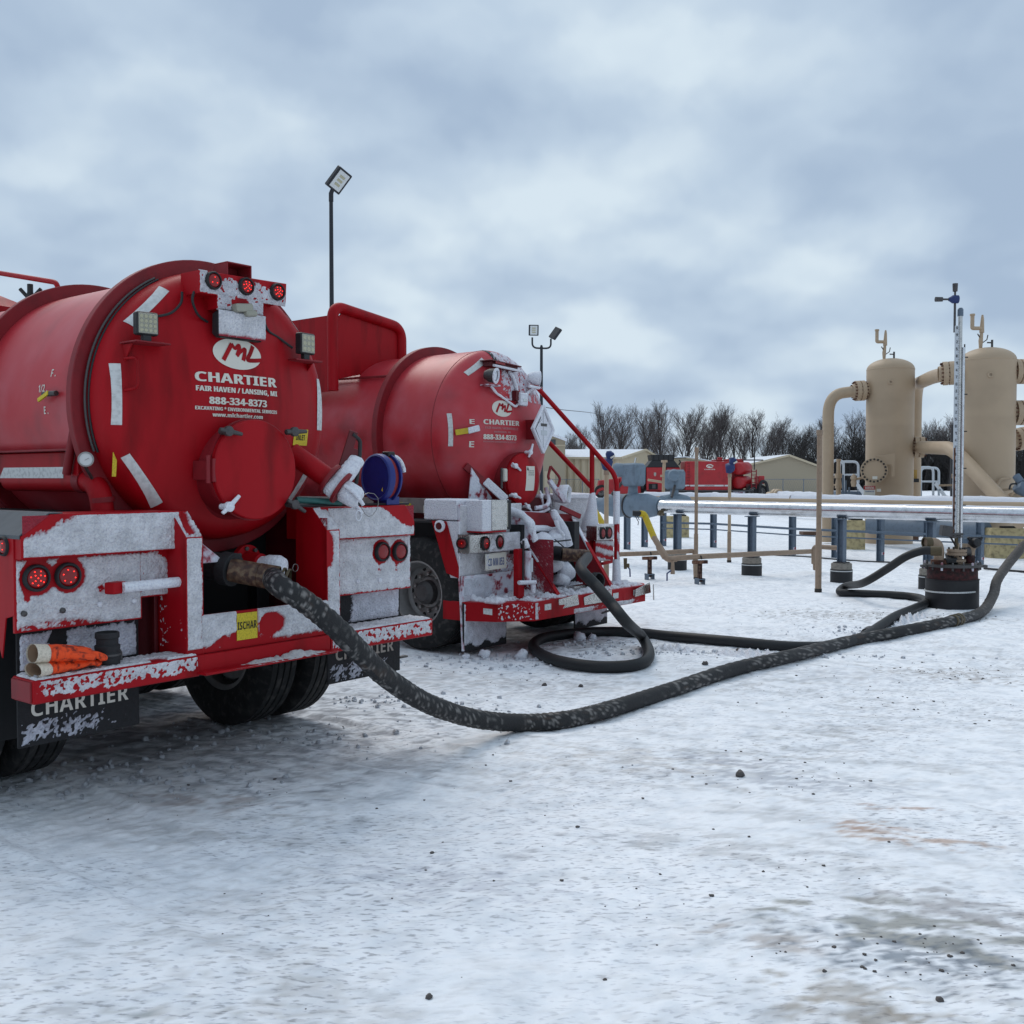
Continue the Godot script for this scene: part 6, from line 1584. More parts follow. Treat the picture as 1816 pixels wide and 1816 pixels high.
func build_hoses() -> void:
	var o := Vector3(-1.2635, 0, -5.3208)
	# the long scuffed hose
	var p := [truck_point(o, -0.115, 1.118, -0.09), truck_point(o, -0.02, 1.090, 0.03)]
	for q in [[497, 1040, 5.08], [545, 1070, 5.10], [595, 1112, 5.16], [640, 1158, 5.30], [690, 1205, 5.55], [760, 1248, 5.88], [840, 1274, 6.22]]:
		p.append(at(q[0], q[1], q[2]))
	for q in [[925, 1281], [1010, 1274], [1100, 1250], [1200, 1217], [1300, 1183], [1400, 1159], [1500, 1133], [1600, 1113], [1690, 1094], [1740, 1078]]:
		p.append(lie(q[0], q[1] + 16.0, 0.056))
	for q in [[1761, 1056, 12.2], [1768, 1030, 12.5], [1785, 1004, 12.9], [1803, 982, 13.2], [1818, 966, 13.5], [1845, 955, 13.8]]:
		p.append(at(q[0], q[1], q[2]))
	var h := thing("suction_hose", "long scuffed black hose running from the nearer truck across the snow to the right", "hose", Vector3.ZERO, 0.0, "hoses on the snow")
	part("hose", hose_mesh(p, 0.057, 0.035, true), M.hose_dirty, h)
	var d0: Vector3 = (p[1] - p[0]).normalized()
	part("tan_cuff", G.new().lathe([Vector2(0.050, -0.11), Vector2(0.061, -0.11), Vector2(0.062, 0.03), Vector2(0.060, 0.035), Vector2(0.063, 0.04), Vector2(0.064, 0.13), Vector2(0.055, 0.135)], at_axis(p[0] + d0 * 0.06, d0), 28, 0.5), M.hose_tan, h)
	for k in [0.195, 0.225, 0.25]:
		part("hose_band", G.new().lathe([Vector2(0.058, -0.007), Vector2(0.064, -0.005), Vector2(0.064, 0.005), Vector2(0.058, 0.007)], at_axis(p[0] + d0 * k - Vector3(0, (k - 0.19) * 0.05, 0), d0), 28), M.brass, h)
	for k in [0.0, 0.09, 0.15]:
		var c := lie(1690, 1110, 0.056)
		var dd := (lie(1740, 1094) - lie(1640, 1119)).normalized()
		part("hose_band", G.new().lathe([Vector2(0.056, -0.02), Vector2(0.066, -0.015), Vector2(0.066, 0.015), Vector2(0.056, 0.02)], at_axis(c + dd * k, dd), 24), M.brass, h)
	# the black hose: down from the further truck, one loop, then over to the sump
	var o2 := Vector3(0.705, 0, -9.79)
	p = [truck_point(o2, 0.02, 0.855, -0.20), truck_point(o2, 0.14, 0.84, -0.08)]
	for q in [[1030, 1008, 8.95], [1058, 1040, 8.75], [1085, 1072, 8.6], [1113, 1106, 8.55]]:
		p.append(at(q[0], q[1], q[2]))
	for q in [[1139, 1140, 0.09], [1151, 1166, 0.06], [1130, 1182, 0.05], [1060, 1186, 0.05], [985, 1174, 0.05], [947, 1153, 0.05], [957, 1136, 0.05], [1000, 1127, 0.05], [1060, 1122, 0.05], [1120, 1123, 0.05], [1190, 1130, 0.05], [1290, 1139, 0.05], [1400, 1149, 0.05], [1475, 1147, 0.05], [1528, 1132, 0.05], [1560, 1112, 0.05], [1590, 1093, 0.05], [1622, 1079, 0.05], [1641, 1069, 0.05], [1630, 1060, 0.05], [1590, 1055, 0.05], [1530, 1052, 0.05], [1490, 1051, 0.06], [1500, 1045, 0.10]]:
		p.append(lie(q[0], q[1] + 7.0, q[2]))
	for q in [[1530, 1034, 12.9], [1570, 1011, 12.6], [1605, 988, 12.35], [1635, 977, 12.25], [1654, 977, 12.2]]:
		p.append(at(q[0], q[1], q[2]))
	h = thing("discharge_hose", "smooth black hose that loops once beside the further truck and climbs to the sump's elbow", "hose", Vector3.ZERO, 0.0, "hoses on the snow")
	part("hose", hose_mesh(p, 0.050, 0.0, false), M.hose_black, h)
	d0 = (p[1] - p[0]).normalized()
	part("tan_cuff", G.new().lathe([Vector2(0.05, -0.10), Vector2(0.062, -0.10), Vector2(0.062, 0.06), Vector2(0.066, 0.065), Vector2(0.064, 0.17), Vector2(0.05, 0.175)], at_axis(p[0] + d0 * 0.02, d0), 26, 0.5), M.hose_tan, h)
	var c := lie(1540, 1131, 0.05)
	part("hose_band", G.new().lathe([Vector2(0.05, -0.07), Vector2(0.059, -0.065), Vector2(0.059, 0.02), Vector2(0.062, 0.03), Vector2(0.062, 0.06), Vector2(0.05, 0.065)], at_axis(c, (lie(1560, 1118) - lie(1520, 1141)).normalized()), 22), M.steel_dark, h)
	var d1: Vector3 = (p[-1] - p[-2]).normalized()
	part("hose_end_fitting", G.new().lathe([Vector2(0.04, -0.02), Vector2(0.058, -0.02), Vector2(0.058, 0.10), Vector2(0.04, 0.10)], at_axis(p[-1], d1), 22), M.brass, h)
	# snow that the hoses have pushed up
	for seg in [[1255, 1150, 1420, 1163, 0.35], [1150, 1143, 1245, 1150, 0.3], [1560, 1050, 1640, 1058, 0.3], [1560, 1122, 1650, 1078, 0.28]]:
		var a := lie(seg[0], seg[1] + 6.0)
		var b := lie(seg[2], seg[3] + 6.0)
		var g := G.new().sheet(90, 12, func(u: float, w: float):
			var q := a.lerp(b, u) + Vector3(0, 0, (w - 0.35) * seg[4])
			var k := sin(w * PI) * (0.45 + rough_noise.get_noise_2d(u * a.distance_to(b) * 9.0, w * 1.6) * 1.4) * sin(u * PI)
			return [Vector3(q.x, ground_y(q.x, q.z) - 0.008 + maxf(0.0, k) * 0.075, q.z), Color(0.98, 0.99, 1.0)], Vector3.UP)
		var o3 := part("snow_ridge", g, M.frost)
		tag(o3, "ridge of crumbly snow pushed up along the black hose", "snow")
		stuff(o3)


# ---------------------------------------------------------------- sump with its level gauge
func build_sump() -> void:
	var base := Vector3(5.40, -0.03, -12.55)
	var t := thing("sump_barrel", "dark red and black sump barrel with fittings and a tall level gauge", "sump", base)
	part("sleeve", G.new().lathe([Vector2(0, 0), Vector2(0.305, 0), Vector2(0.308, 0.01), Vector2(0.305, 0.39), Vector2(0.312, 0.395), Vector2(0.312, 0.402), Vector2(0.29, 0.402)], Transform3D(), 48, 0.4), M.black, t)
	part("strap", G.new().lathe([Vector2(0.305, 0.248), Vector2(0.3105, 0.249), Vector2(0.3105, 0.267), Vector2(0.305, 0.268)], Transform3D(Basis(Vector3(0, 0, 1), 0.03), Vector3.ZERO), 48), M.white_tape, t)
	part("barrel", G.new().lathe([Vector2(0.29, 0.30), Vector2(0.292, 0.40), Vector2(0.288, 0.53), Vector2(0.30, 0.535), Vector2(0.30, 0.55), Vector2(0, 0.55)], Transform3D(), 48, 0.4), M.sump_red, t)
	part("lid", G.new().lathe([Vector2(0, 0.552), Vector2(0.335, 0.552), Vector2(0.337, 0.556), Vector2(0.337, 0.580), Vector2(0.335, 0.584), Vector2(0, 0.584)], Transform3D(), 48), M.steel_dark, t)
	for i in 16:
		var a := TAU * i / 16
		part("lid_bolt", G.new().lathe([Vector2(0.014, -0.07), Vector2(0.014, 0.02), Vector2(0.009, 0.03), Vector2(0, 0.03)], Transform3D(Basis(), Vector3(cos(a) * 0.312, 0.585, sin(a) * 0.312)), 6), M.steel_dark if i % 3 else M.frosted, t)
	part("lid_ear", G.new().box(Vector3(0.35, 0.556, 0.05), Vector3(0.09, 0.03, 0.08)).box(Vector3(-0.35, 0.556, 0.02), Vector3(0.08, 0.03, 0.08)), M.steel_dark, t)
	# hose elbow
	var el := part("elbow", G.new().tube(bend([Vector3(-0.36, 0.845, 0.10), Vector3(-0.19, 0.845, 0.06), Vector3(-0.19, 0.585, 0.06)], 0.13, 8), 0.060, 20), M.tan_dirty, t)
	part("elbow_flange", G.new().lathe([Vector2(0.06, 0), Vector2(0.095, 0), Vector2(0.095, 0.05), Vector2(0.06, 0.05)], Transform3D(Basis(), Vector3(-0.19, 0.586, 0.06)), 24), M.tan_brown, el)
	part("elbow_collar", G.new().lathe([Vector2(0.055, -0.02), Vector2(0.07, -0.02), Vector2(0.07, 0.06), Vector2(0.055, 0.06)], at_axis(Vector3(-0.33, 0.845, 0.095), Vector3(-1, 0, 0.2)), 24), M.brass, el)
	# flanged stack in the middle
	var st := part("flange_stack", G.new().lathe([Vector2(0.07, 0.585), Vector2(0.075, 0.61), Vector2(0.105, 0.612), Vector2(0.105, 0.64), Vector2(0.06, 0.645), Vector2(0.06, 0.69), Vector2(0.115, 0.692), Vector2(0.115, 0.722), Vector2(0.105, 0.724), Vector2(0.105, 0.732), Vector2(0.115, 0.734), Vector2(0.115, 0.764), Vector2(0.04, 0.766), Vector2(0, 0.766)], Transform3D(Basis(), Vector3(0.03, 0, 0.05)), 32, 0.3), M.tan_dirty, t)
	for i in 8:
		var a := TAU * i / 8
		part("stud", G.new().tube([Vector3(0.03 + cos(a) * 0.095, 0.675, 0.05 + sin(a) * 0.095), Vector3(0.03 + cos(a) * 0.095, 0.785, 0.05 + sin(a) * 0.095)], 0.011, 6), M.bolt_dark, st)
	part("lid_fittings", jumble(G.new().box(Vector3(-0.06, 0.625, 0.10), Vector3(0.17, 0.08, 0.10), Basis(), 0.02).box(Vector3(-0.03, 0.68, 0.02), Vector3(0.10, 0.08, 0.10), Basis(), 0.02), 0.02, 8.0), M.black, t)
	part("grey_flange", G.new().lathe([Vector2(0, -0.04), Vector2(0.055, -0.04), Vector2(0.055, 0.05), Vector2(0, 0.05)], at_axis(Vector3(0.15, 0.73, 0.03), Vector3(1, 0.15, 0.1)), 18), M.steel_dark, t)
	part("stay", G.new().tube([Vector3(-0.06, 0.93, 0.05), Vector3(0.02, 0.80, 0.05)], 0.012, 8).tube([Vector3(0.12, 0.72, 0.06), Vector3(0.26, 0.66, 0.04)], 0.014, 8), M.black, t)
	part("bracket_box", G.new().box(Vector3(-0.09, 0.985, 0.02), Vector3(0.13, 0.13, 0.10), Basis(Vector3(0, 0, 1), -0.15)), M.steel_dark, t)
	part("arm", G.new().box(Vector3(0.17, 0.87, 0.0), Vector3(0.16, 0.05, 0.06)).box(Vector3(0.08, 0.90, 0.0), Vector3(0.05, 0.09, 0.06)).tube([Vector3(0.24, 0.87, 0), Vector3(0.36, 0.87, 0)], 0.014, 8), M.galv, t)
	# valve on the right
	var rv := part("side_valve", G.new().tube([Vector3(0.21, 0.585, 0.0), Vector3(0.21, 0.74, 0.0), Vector3(0.24, 0.82, 0.02)], 0.055, 16), M.tan_dirty, t)
	part("valve_cap", G.new().lathe([Vector2(0, -0.06), Vector2(0.06, -0.06), Vector2(0.065, 0.0), Vector2(0.05, 0.05), Vector2(0, 0.06)], at_axis(Vector3(0.25, 0.84, 0.06), Vector3(0.15, 0.2, 1)), 20, 0.8), M.black, rv)
	part("cap_ears", G.new().tube([Vector3(0.17, 0.91, 0.04), Vector3(0.20, 0.87, 0.04)], 0.018, 8).tube([Vector3(0.34, 0.91, 0.04), Vector3(0.31, 0.86, 0.04)], 0.018, 8).tube([Vector3(0.17, 0.90, 0.04), Vector3(0.34, 0.90, 0.04)], 0.012, 8), M.black, rv)
	part("valve_body", G.new().lathe([Vector2(0.058, 0), Vector2(0.064, 0.02), Vector2(0.064, 0.08), Vector2(0.058, 0.1)], Transform3D(Basis(), Vector3(0.21, 0.59, 0)), 18), M.sump_red, rv)
	# the level gauge: scale, guide rods, float tube, head
	var sc := part("scale_plate", G.new().box(Vector3(0.0, 2.19, 0.04), Vector3(0.055, 2.58, 0.012)), M.white_rail, t)
	part("scale_back", G.new().box(Vector3(-0.012, 1.45, 0.049), Vector3(0.022, 1.1, 0.006)), M.tan_brown, sc)
	for i in 30:
		part("digit", G.new().text(str((i * 7 + 3) % 10), Vector2(-0.014, 0.97 + i * 0.085), Vector2(0.006, 1.004 + i * 0.085), func(p: Vector2): return Vector3(p.x, p.y, 0.0535), Vector3(0, 0, 1)), M.print_black, sc)
	var tk := G.new()
	for i in 120:
		tk.box(Vector3(0.020 - (0.003 if i % 5 else 0.0), 0.95 + i * 0.0212, 0.0475), Vector3(0.012 if i % 5 else 0.018, 0.003, 0.003), Basis(), 0.0)
	stuff(part("tick_marks", tk, M.steel_dark, sc))
	part("float_tube", G.new().tube([Vector3(0.055, 0.93, 0.0), Vector3(0.055, 3.62, 0.0)], 0.026, 14), M.stainless, t)
	part("tube_cap", G.new().lathe([Vector2(0.026, 0), Vector2(0.034, 0), Vector2(0.034, 0.08), Vector2(0.02, 0.10), Vector2(0, 0.10)], Transform3D(Basis(), Vector3(0.055, 3.60, 0)), 14), M.galv, t)
	part("guide_rod", G.new().tube([Vector3(0.092, 0.60, 0.02), Vector3(0.092, 3.22, 0.02)], 0.017, 10), M.jacket, t)
	part("guide_rod", G.new().tube([Vector3(0.112, 0.60, 0.0), Vector3(0.112, 3.26, 0.0)], 0.009, 8), M.steel_dark, t)
	part("lower_tube", G.new().tube([Vector3(0.035, 0.60, 0.02), Vector3(0.035, 0.96, 0.02)], 0.022, 12), M.brass, t)
	part("cross_clamp", G.new().box(Vector3(0.03, 0.945, 0.04), Vector3(0.15, 0.03, 0.05)).box(Vector3(0.03, 0.915, 0.04), Vector3(0.13, 0.02, 0.05)), M.steel_dark, t)
	for y in [1.3, 1.75, 2.2, 2.65, 3.1]:
		part("clip", G.new().tube([Vector3(0.10, y, 0.02), Vector3(0.145, y, 0.02)], 0.008, 6), M.bolt_dark, t)
	var hd := part("cable_pipe", G.new().tube([Vector3(-0.022, 3.40, 0.02), Vector3(-0.022, 3.84, 0.02)], 0.014, 10), M.steel_dark, t)
	part("junction", G.new().lathe([Vector2(0, -0.05), Vector2(0.05, -0.045), Vector2(0.05, 0.02), Vector2(0.03, 0.05), Vector2(0.02, 0.07), Vector2(0, 0.07)], at_axis(Vector3(-0.03, 3.80, 0.02), Vector3(-1, 0, 0)), 16), M.blue_cover, hd)
	part("side_beacon", G.new().lathe([Vector2(0, 0), Vector2(0.012, 0), Vector2(0.012, 0.08), Vector2(0.028, 0.085), Vector2(0.03, 0.17), Vector2(0, 0.175)], at_axis(Vector3(-0.09, 3.80, 0.02), Vector3(-1, 0, 0)), 14), M.steel_dark, hd)
	part("top_beacon", G.new().lathe([Vector2(0, 0), Vector2(0.012, 0), Vector2(0.012, 0.05), Vector2(0.028, 0.055), Vector2(0.032, 0.15), Vector2(0, 0.155)], Transform3D(Basis(), Vector3(-0.022, 3.84, 0.02)), 14), M.steel_dark, hd)


# ---------------------------------------------------------------- pipe racks
func i_beam(h: float, w := 0.10) -> G:
	return G.new().prism([Vector2(-w / 2, -w / 2), Vector2(w / 2, -w / 2), Vector2(w / 2, -w / 2 + 0.012), Vector2(0.006, -w / 2 + 0.012), Vector2(0.006, w / 2 - 0.012), Vector2(w / 2, w / 2 - 0.012), Vector2(w / 2, w / 2), Vector2(-w / 2, w / 2), Vector2(-w / 2, w / 2 - 0.012), Vector2(-0.006, w / 2 - 0.012), Vector2(-0.006, -w / 2 + 0.012), Vector2(-w / 2, -w / 2 + 0.012)], h, Transform3D(Basis(Vector3.RIGHT, Vector3(0, 0, -1), Vector3.UP), Vector3(0, h, 0)), 0.002)


func snow_cap(g: G, a: Vector3, b: Vector3, r: float, deep: float, width := 0.8) -> G:   # snow lying along the top of a pipe
	var x := (b - a).normalized().cross(Vector3.UP).normalized()
	var n := int(a.distance_to(b) / 0.09)
	return g.sheet(maxi(n, 4), 10, func(u: float, w: float):
		var q := a.lerp(b, u)
		var s := (w - 0.5) * 2.0
		var k := deep * (1.0 + 0.5 * rough_noise.get_noise_2d(u * n * 0.13 + q.x, 3.0)) * sqrt(maxf(0.0, 1.0 - s * s))
		var up := sqrt(maxf(0.0, r * r - pow(s * r * width, 2.0)))
		return [q + x * s * r * width + Vector3(0, up - 0.006 + k, 0), Color(0.98, 0.99, 1.0)], Vector3.UP)


func build_pipe_rack() -> void:
	var l := func(t: float, y: float) -> Vector3: return Vector3(3.0, y, -17.82) + Vector3(0.7015, 0, 0.7127) * t
	# the silver jacketed pipe
	var p := thing("jacketed_pipe", "long silver jacketed pipe with snow along its top, carried on grey posts", "pipe")
	var pm := part("jacket", G.new().tube([l.call(-0.50, 1.10), l.call(13.0, 1.10)], 0.112, 32, true), M.jacket, p)
	for i in 12:
		var q: Vector3 = l.call(-0.25 + i * 1.05, 1.10)
		part("jacket_seam", G.new().lathe([Vector2(0.112, -0.02), Vector2(0.1145, -0.018), Vector2(0.1145, 0.018), Vector2(0.112, 0.02)], at_axis(q, Vector3(0.7015, 0, 0.7127)), 32), M.jacket, pm)
	part("snow_cap", snow_cap(G.new(), l.call(-0.4, 1.10), l.call(13.0, 1.10), 0.112, 0.012, 0.62), M.frost, p)
	p = thing("jacketed_pipe", "short tan-grey length of jacketed pipe between the railed truck deck and the grey valve", "pipe")
	part("jacket", G.new().tube([l.call(-5.5, 1.10), l.call(-1.75, 1.10)], 0.125, 28), M.tan_dirty, p)
	# valve with its actuator, wrapped in grey
	var va := thing("wrapped_valve", "grey wrapped valve with a tall actuator head beside the truck's hand rail", "valve", l.call(-1.15, 0.0), -45.0, "grey valve actuators")
	part("valve_wrap", jumble(G.new().lathe([Vector2(0.0, -0.66), Vector2(0.14, -0.66), Vector2(0.20, -0.60), Vector2(0.215, -0.35), Vector2(0.20, -0.12), Vector2(0.225, 0.1), Vector2(0.215, 0.36), Vector2(0.17, 0.56), Vector2(0.13, 0.62), Vector2(0, 0.62)], at_axis(Vector3(0, 1.10, 0), Vector3(1, 0, 0)), 28, 0.7), 0.03, 3.0), M.grey_wrap, va)
	part("wrap_tie", G.new().lathe([Vector2(0.20, -0.012), Vector2(0.226, -0.01), Vector2(0.226, 0.01), Vector2(0.20, 0.012)], at_axis(Vector3(-0.08, 1.10, 0), Vector3(1, 0, 0)), 24), M.steel_dark, va)
	part("pipe_sleeve", G.new().tube([Vector3(-0.95, 1.10, 0), Vector3(-0.6, 1.10, 0)], 0.135, 24), M.grey_wrap, va)
	var act := func(t: Node3D, y: float) -> void:
		part("actuator_neck", jumble(G.new().lathe([Vector2(0.12, 0), Vector2(0.12, 0.03), Vector2(0.09, 0.05), Vector2(0.085, 0.18), Vector2(0.12, 0.2), Vector2(0, 0.2)], Transform3D(Basis(), Vector3(0, y, 0)), 16), 0.012, 8.0), M.grey_wrap, t)
		part("actuator_head", jumble(G.new().box(Vector3(0.02, y + 0.38, 0), Vector3(0.36, 0.42, 0.34), Basis(), 0.05), 0.018, 3.2), M.grey_wrap, t)
		part("motor_cover", jumble(G.new().lathe([Vector2(0, -0.02), Vector2(0.11, -0.02), Vector2(0.125, 0.04), Vector2(0.125, 0.20), Vector2(0.10, 0.25), Vector2(0, 0.26)], at_axis(Vector3(-0.10, y + 0.46, 0.05), Vector3(-0.8, 0.05, 0.6)), 18, 0.7), 0.012, 5.0), M.grey_wrap, t)
		part("hand_crank", G.new().tube([Vector3(-0.10, y + 0.30, 0.1), Vector3(-0.34, y + 0.02, 0.18)], 0.030, 8), M.steel_dark, t)
	act.call(va, 1.28)
	part("drain_cock", G.new().tube([Vector3(0.62, 0.98, 0.02), Vector3(0.70, 0.98, 0.10), Vector3(0.86, 0.965, 0.22)], [0.05, 0.038, 0.02], 10).lathe([Vector2(0, -0.05), Vector2(0.045, -0.04), Vector2(0.045, 0.05), Vector2(0, 0.06)], Transform3D(Basis(), Vector3(0.74, 0.985, 0.13)), 12), M.brass, va)
	va = thing("wrapped_valve", "grey wrapped valve actuator standing clear behind the silver pipe, left of a tan post", "valve", at(1196, 886, 21.5), 45.0, "grey valve actuators")
	part("valve_wrap", jumble(G.new().lathe([Vector2(0, -0.45), Vector2(0.14, -0.42), Vector2(0.18, -0.1), Vector2(0.18, 0.1), Vector2(0.14, 0.42), Vector2(0, 0.45)], at_axis(Vector3(0, -0.06, 0), Vector3(1, 0, 0)), 22, 0.8), 0.03, 4.0), M.grey_wrap, va)
	act.call(va, 0.04)
	# supports of the silver pipe: a post on a round pier in a black sleeve
	var first: Node3D = null
	for k in [[1201, 1011, "leftmost", "post on a black pier nearest the grey wrapped valve"], [1333, 1021, "", "post on a strapped black pier in the open snow under the silver pipe"], [1492, 1033, "", "post on a strapped black pier just right of the tall tan post"], [1650, 1045, "", "post on a black pier half hidden by the sump barrel"]]:
		var q := on_ground(k[0], k[1])
		q.y = -0.03
		if first == null:
			first = thing("pipe_support", k[3], "pipe support", q, 45.0, "supports of the silver pipe")
			part("sleeve", G.new().lathe([Vector2(0, 0), Vector2(0.165, 0), Vector2(0.165, 0.235), Vector2(0.15, 0.24)], Transform3D(), 28), M.black, first)
			part("strap", G.new().lathe([Vector2(0.165, 0.205), Vector2(0.169, 0.206), Vector2(0.169, 0.219), Vector2(0.165, 0.22)], Transform3D(), 28), M.white_tape, first)
			part("pier", G.new().lathe([Vector2(0.155, 0.19), Vector2(0.155, 0.32), Vector2(0.145, 0.33), Vector2(0, 0.335)], Transform3D(), 28), M.pier, first)
			part("post", i_beam(0.68, 0.105), M.galv, first, Vector3(0, 0.33, 0))
			part("base_plate", G.new().box(Vector3(0, 0.342, 0), Vector3(0.19, 0.014, 0.19)), M.steel_dark, first)
			part("saddle", G.new().box(Vector3(0, 1.005, 0), Vector3(0.22, 0.014, 0.16)), M.galv, first)
		else:
			copy(first, q, deg_to_rad(45.0), k[3])
	# second rack: posts, tan pipe with snow, two conduits
	var posts := []
	first = null
	var names := ["grey rack post behind the railed deck of the further truck", "grey rack post left of the yellow pipe", "grey rack post seen through the bend of the yellow pipe", "grey rack post beside the far yellow block", "grey rack post between two tan stakes in the open snow", "grey rack post next to the tall tan post", "grey rack post right of the nearer yellow block", "grey rack post just left of the sump", "grey rack post behind the sump's gauge"]
	var spots := [[1112, 975, 23.0], [1143, 971, 23.6], [1176, 968.7, 24.1], [1265, 971.7, 23.5], [1405, 985, 21.2], [1481, 990, 20.5], [1561, 995, 19.8], [1644, 1000, 19.1], [1737, 1005, 18.5]]
	for i in spots.size():
		var q := on_ground(spots[i][0], spots[i][1])
		posts.append(q)
		q.y = -0.05
		if first == null:
			first = thing("rack_post", names[i], "post", q, 40.0, "posts of the second pipe rack")
			part("post", i_beam(1.02, 0.11), M.galv, first)
			part("cap_plate", G.new().box(Vector3(0, 1.028, 0), Vector3(0.20, 0.014, 0.20)), M.galv, first)
			part("bolt_hole_plate", G.new().box(Vector3(0, 0.20, 0.058), Vector3(0.10, 0.05, 0.004)), M.frosted, first)
		else:
			copy(first, q, deg_to_rad(40.0), names[i])
	var c := thing("conduit", "pair of thin grey conduits running along the second rack's posts", "conduit")
	for y in [[0.56, 0.024], [0.43, 0.014]]:
		part("conduit_pipe", G.new().tube(posts.slice(2).map(func(q): return q + Vector3(-0.05, y[0], 0.09)) + [posts[-1] + Vector3(4.0, y[0], 3.6)], y[1], 8), M.galv, c)
	p = thing("tan_pipe", "tan pipe with a thick line of snow on top behind the silver pipe", "pipe")
	var line := [posts[2] + Vector3(-0.4, 1.10, -0.3), posts[3] + Vector3(0, 1.10, 0), posts[4] + Vector3(0, 1.10, 0), posts[8] + Vector3(0, 1.10, 0), posts[8] + Vector3(3.0, 1.10, 3.0)]
	part("pipe", G.new().tube(line, 0.13, 20), M.tan, p)
	for i in 4:
		part("snow_cap", snow_cap(G.new(), line[i], line[i + 1], 0.13, 0.045, 0.8), M.frost, p)
	p = thing("tan_pipe", "tan flanged pipe end with snow lying behind it, far beyond the silver pipe", "pipe")
	var a := at(1378, 880, 42.0)
	part("pipe", G.new().tube([a, at(1480, 884, 38.0)], 0.16, 16), M.tan, p)
	part("flange", G.new().lathe([Vector2(0, -0.12), Vector2(0.30, -0.12), Vector2(0.30, -0.02), Vector2(0.2, 0), Vector2(0.30, 0.02), Vector2(0.30, 0.14), Vector2(0.2, 0.2), Vector2(0.16, 0.5), Vector2(0, 0.5)], at_axis(a, at(1340, 878, 43.0) - a), 22), M.tan, p)
	part("snow_cap", snow_cap(G.new(), a, at(1480, 884, 38.0), 0.16, 0.06), M.frost, p)
	# tan stakes
	for k in [[1234, 791, 1029, 0.027, "slim tan stake standing in front of the far red truck", 0.0], [1293, 838, 998, 0.030, "slim tan stake with a blue wrapped head, right of the red truck's lettering", 1.0], [1451, 760, 1050, 0.036, "tallest tan stake, in front of the vertical tan pipe", 0.0], [1075, 832, 1030, 0.036, "tan stake with a blue wrapped head behind the truck's hand rail", 1.0]]:
		var q := on_ground(k[0], k[2])
		q.y = -0.03
		var dist := -q.z
		var top := at(k[0], k[1], dist).y
		var s := thing("marker_stake", k[4], "stake", q, 0.0, "tan stakes in the yard")
		part("stake", G.new().tube([Vector3(0, 0, 0), Vector3(0, top, 0)], k[3], 14), M.tan_dirty if k[5] == 0.0 else M.tan, s)
		part("lower_sleeve", G.new().tube([Vector3(0, 0, 0), Vector3(0, top * 0.36, 0)], k[3] * 1.22, 14), M.tan_dirty, s)
		part("foot_band", G.new().tube([Vector3(0, 0, 0), Vector3(0, 0.08, 0)], k[3] * 1.4, 14), M.bolt_dark, s)
		part("cap", G.new().tube([Vector3(0, top - 0.06, 0), Vector3(0, top + 0.01, 0)], k[3] * 1.25, 14), M.tan_dirty, s)
		if k[5] > 0.0:
			part("blue_wrap", jumble(G.new().lathe([Vector2(0, 0), Vector2(0.045, 0.0), Vector2(0.08, 0.08), Vector2(0.085, 0.14), Vector2(0.055, 0.18), Vector2(0.075, 0.24), Vector2(0.06, 0.29), Vector2(0, 0.31)], Transform3D(Basis(Vector3(0, 0, 1), -0.35), Vector3(-0.03, top + 0.02, 0)), 16, 0.8), 0.03, 6.0), M.blue_cover, s)
			part("tape_band", G.new().box(Vector3(0.09, top + 0.22, 0.05), Vector3(0.08, 0.025, 0.08), Basis(Vector3(0, 0, 1), 0.5)), M.print_white, s)
	# low drain pipes on little stands, the yellow pipe
	var s1 := on_ground(1152, 1030)
	var s2 := on_ground(1241, 1039)
	first = null
	for q in [s1, s2]:
		q.y = -0.03
		if first == null:
			first = thing("pipe_stand", "small steel stand under the drain pipe, left of the yellow pipe", "pipe stand", q, 20.0, "small stands of the drain pipes")
			part("stem", G.new().box(Vector3(0, 0.24, 0), Vector3(0.055, 0.30, 0.055)), M.rust_steel, first)
			part("foot", G.new().box(Vector3(-0.05, 0.06, 0), Vector3(0.012, 0.17, 0.13)).box(Vector3(0.05, 0.06, 0), Vector3(0.012, 0.17, 0.13)).box(Vector3(0, 0.13, 0), Vector3(0.12, 0.012, 0.13)), M.galv, first)
			part("cross_bar", G.new().box(Vector3(0, 0.385, 0), Vector3(0.24, 0.05, 0.06)), M.tan_brown, first)
			var ub := []
			for i in 9:
				ub.append(Vector3(0, 0.43 + sin(PI * i / 8.0) * 0.052, cos(PI * i / 8.0) * 0.05))
			part("u_bolt", G.new().tube(ub, 0.012, 6), M.bolt_dark, first)
		else:
			copy(first, q, deg_to_rad(20.0), "small rusty steel stand under the drain pipe, right of the yellow pipe")
	p = thing("drain_pipe", "thin tan drain pipe running left behind the truck's railed deck", "pipe", Vector3.ZERO, 0.0, "low tan drain pipes")
	var q1 := Vector3(s1.x, 0.43, s1.z)
	var far_bend := at(1232, 977, 16.1)
	part("pipe", G.new().tube(bend([at(1060, 986, 15.9), at(1101, 983, 15.95), q1, far_bend, far_bend + Vector3(0.02, -0.5, 0.02)], 0.06), 0.036, 12), M.tan_dirty, p)
	part("drip_valve", G.new().tube([at(1109, 990, 15.9), at(1109, 1009, 15.9)], [0.03, 0.024], 10).lathe([Vector2(0, -0.03), Vector2(0.03, -0.03), Vector2(0.03, 0.03), Vector2(0, 0.03)], Transform3D(Basis(), at(1113, 1003, 15.85)), 10), M.brass, p)
	part("valve_handle", G.new().tube([at(1113, 1004, 15.85), at(1117, 1010, 15.85), at(1117.5, 1023, 15.85)], 0.012, 6), M.blue_cover, p)
	p = thing("drain_pipe", "long thin tan drain pipe running right from the foot of the yellow pipe", "pipe", Vector3.ZERO, 0.0, "low tan drain pipes")
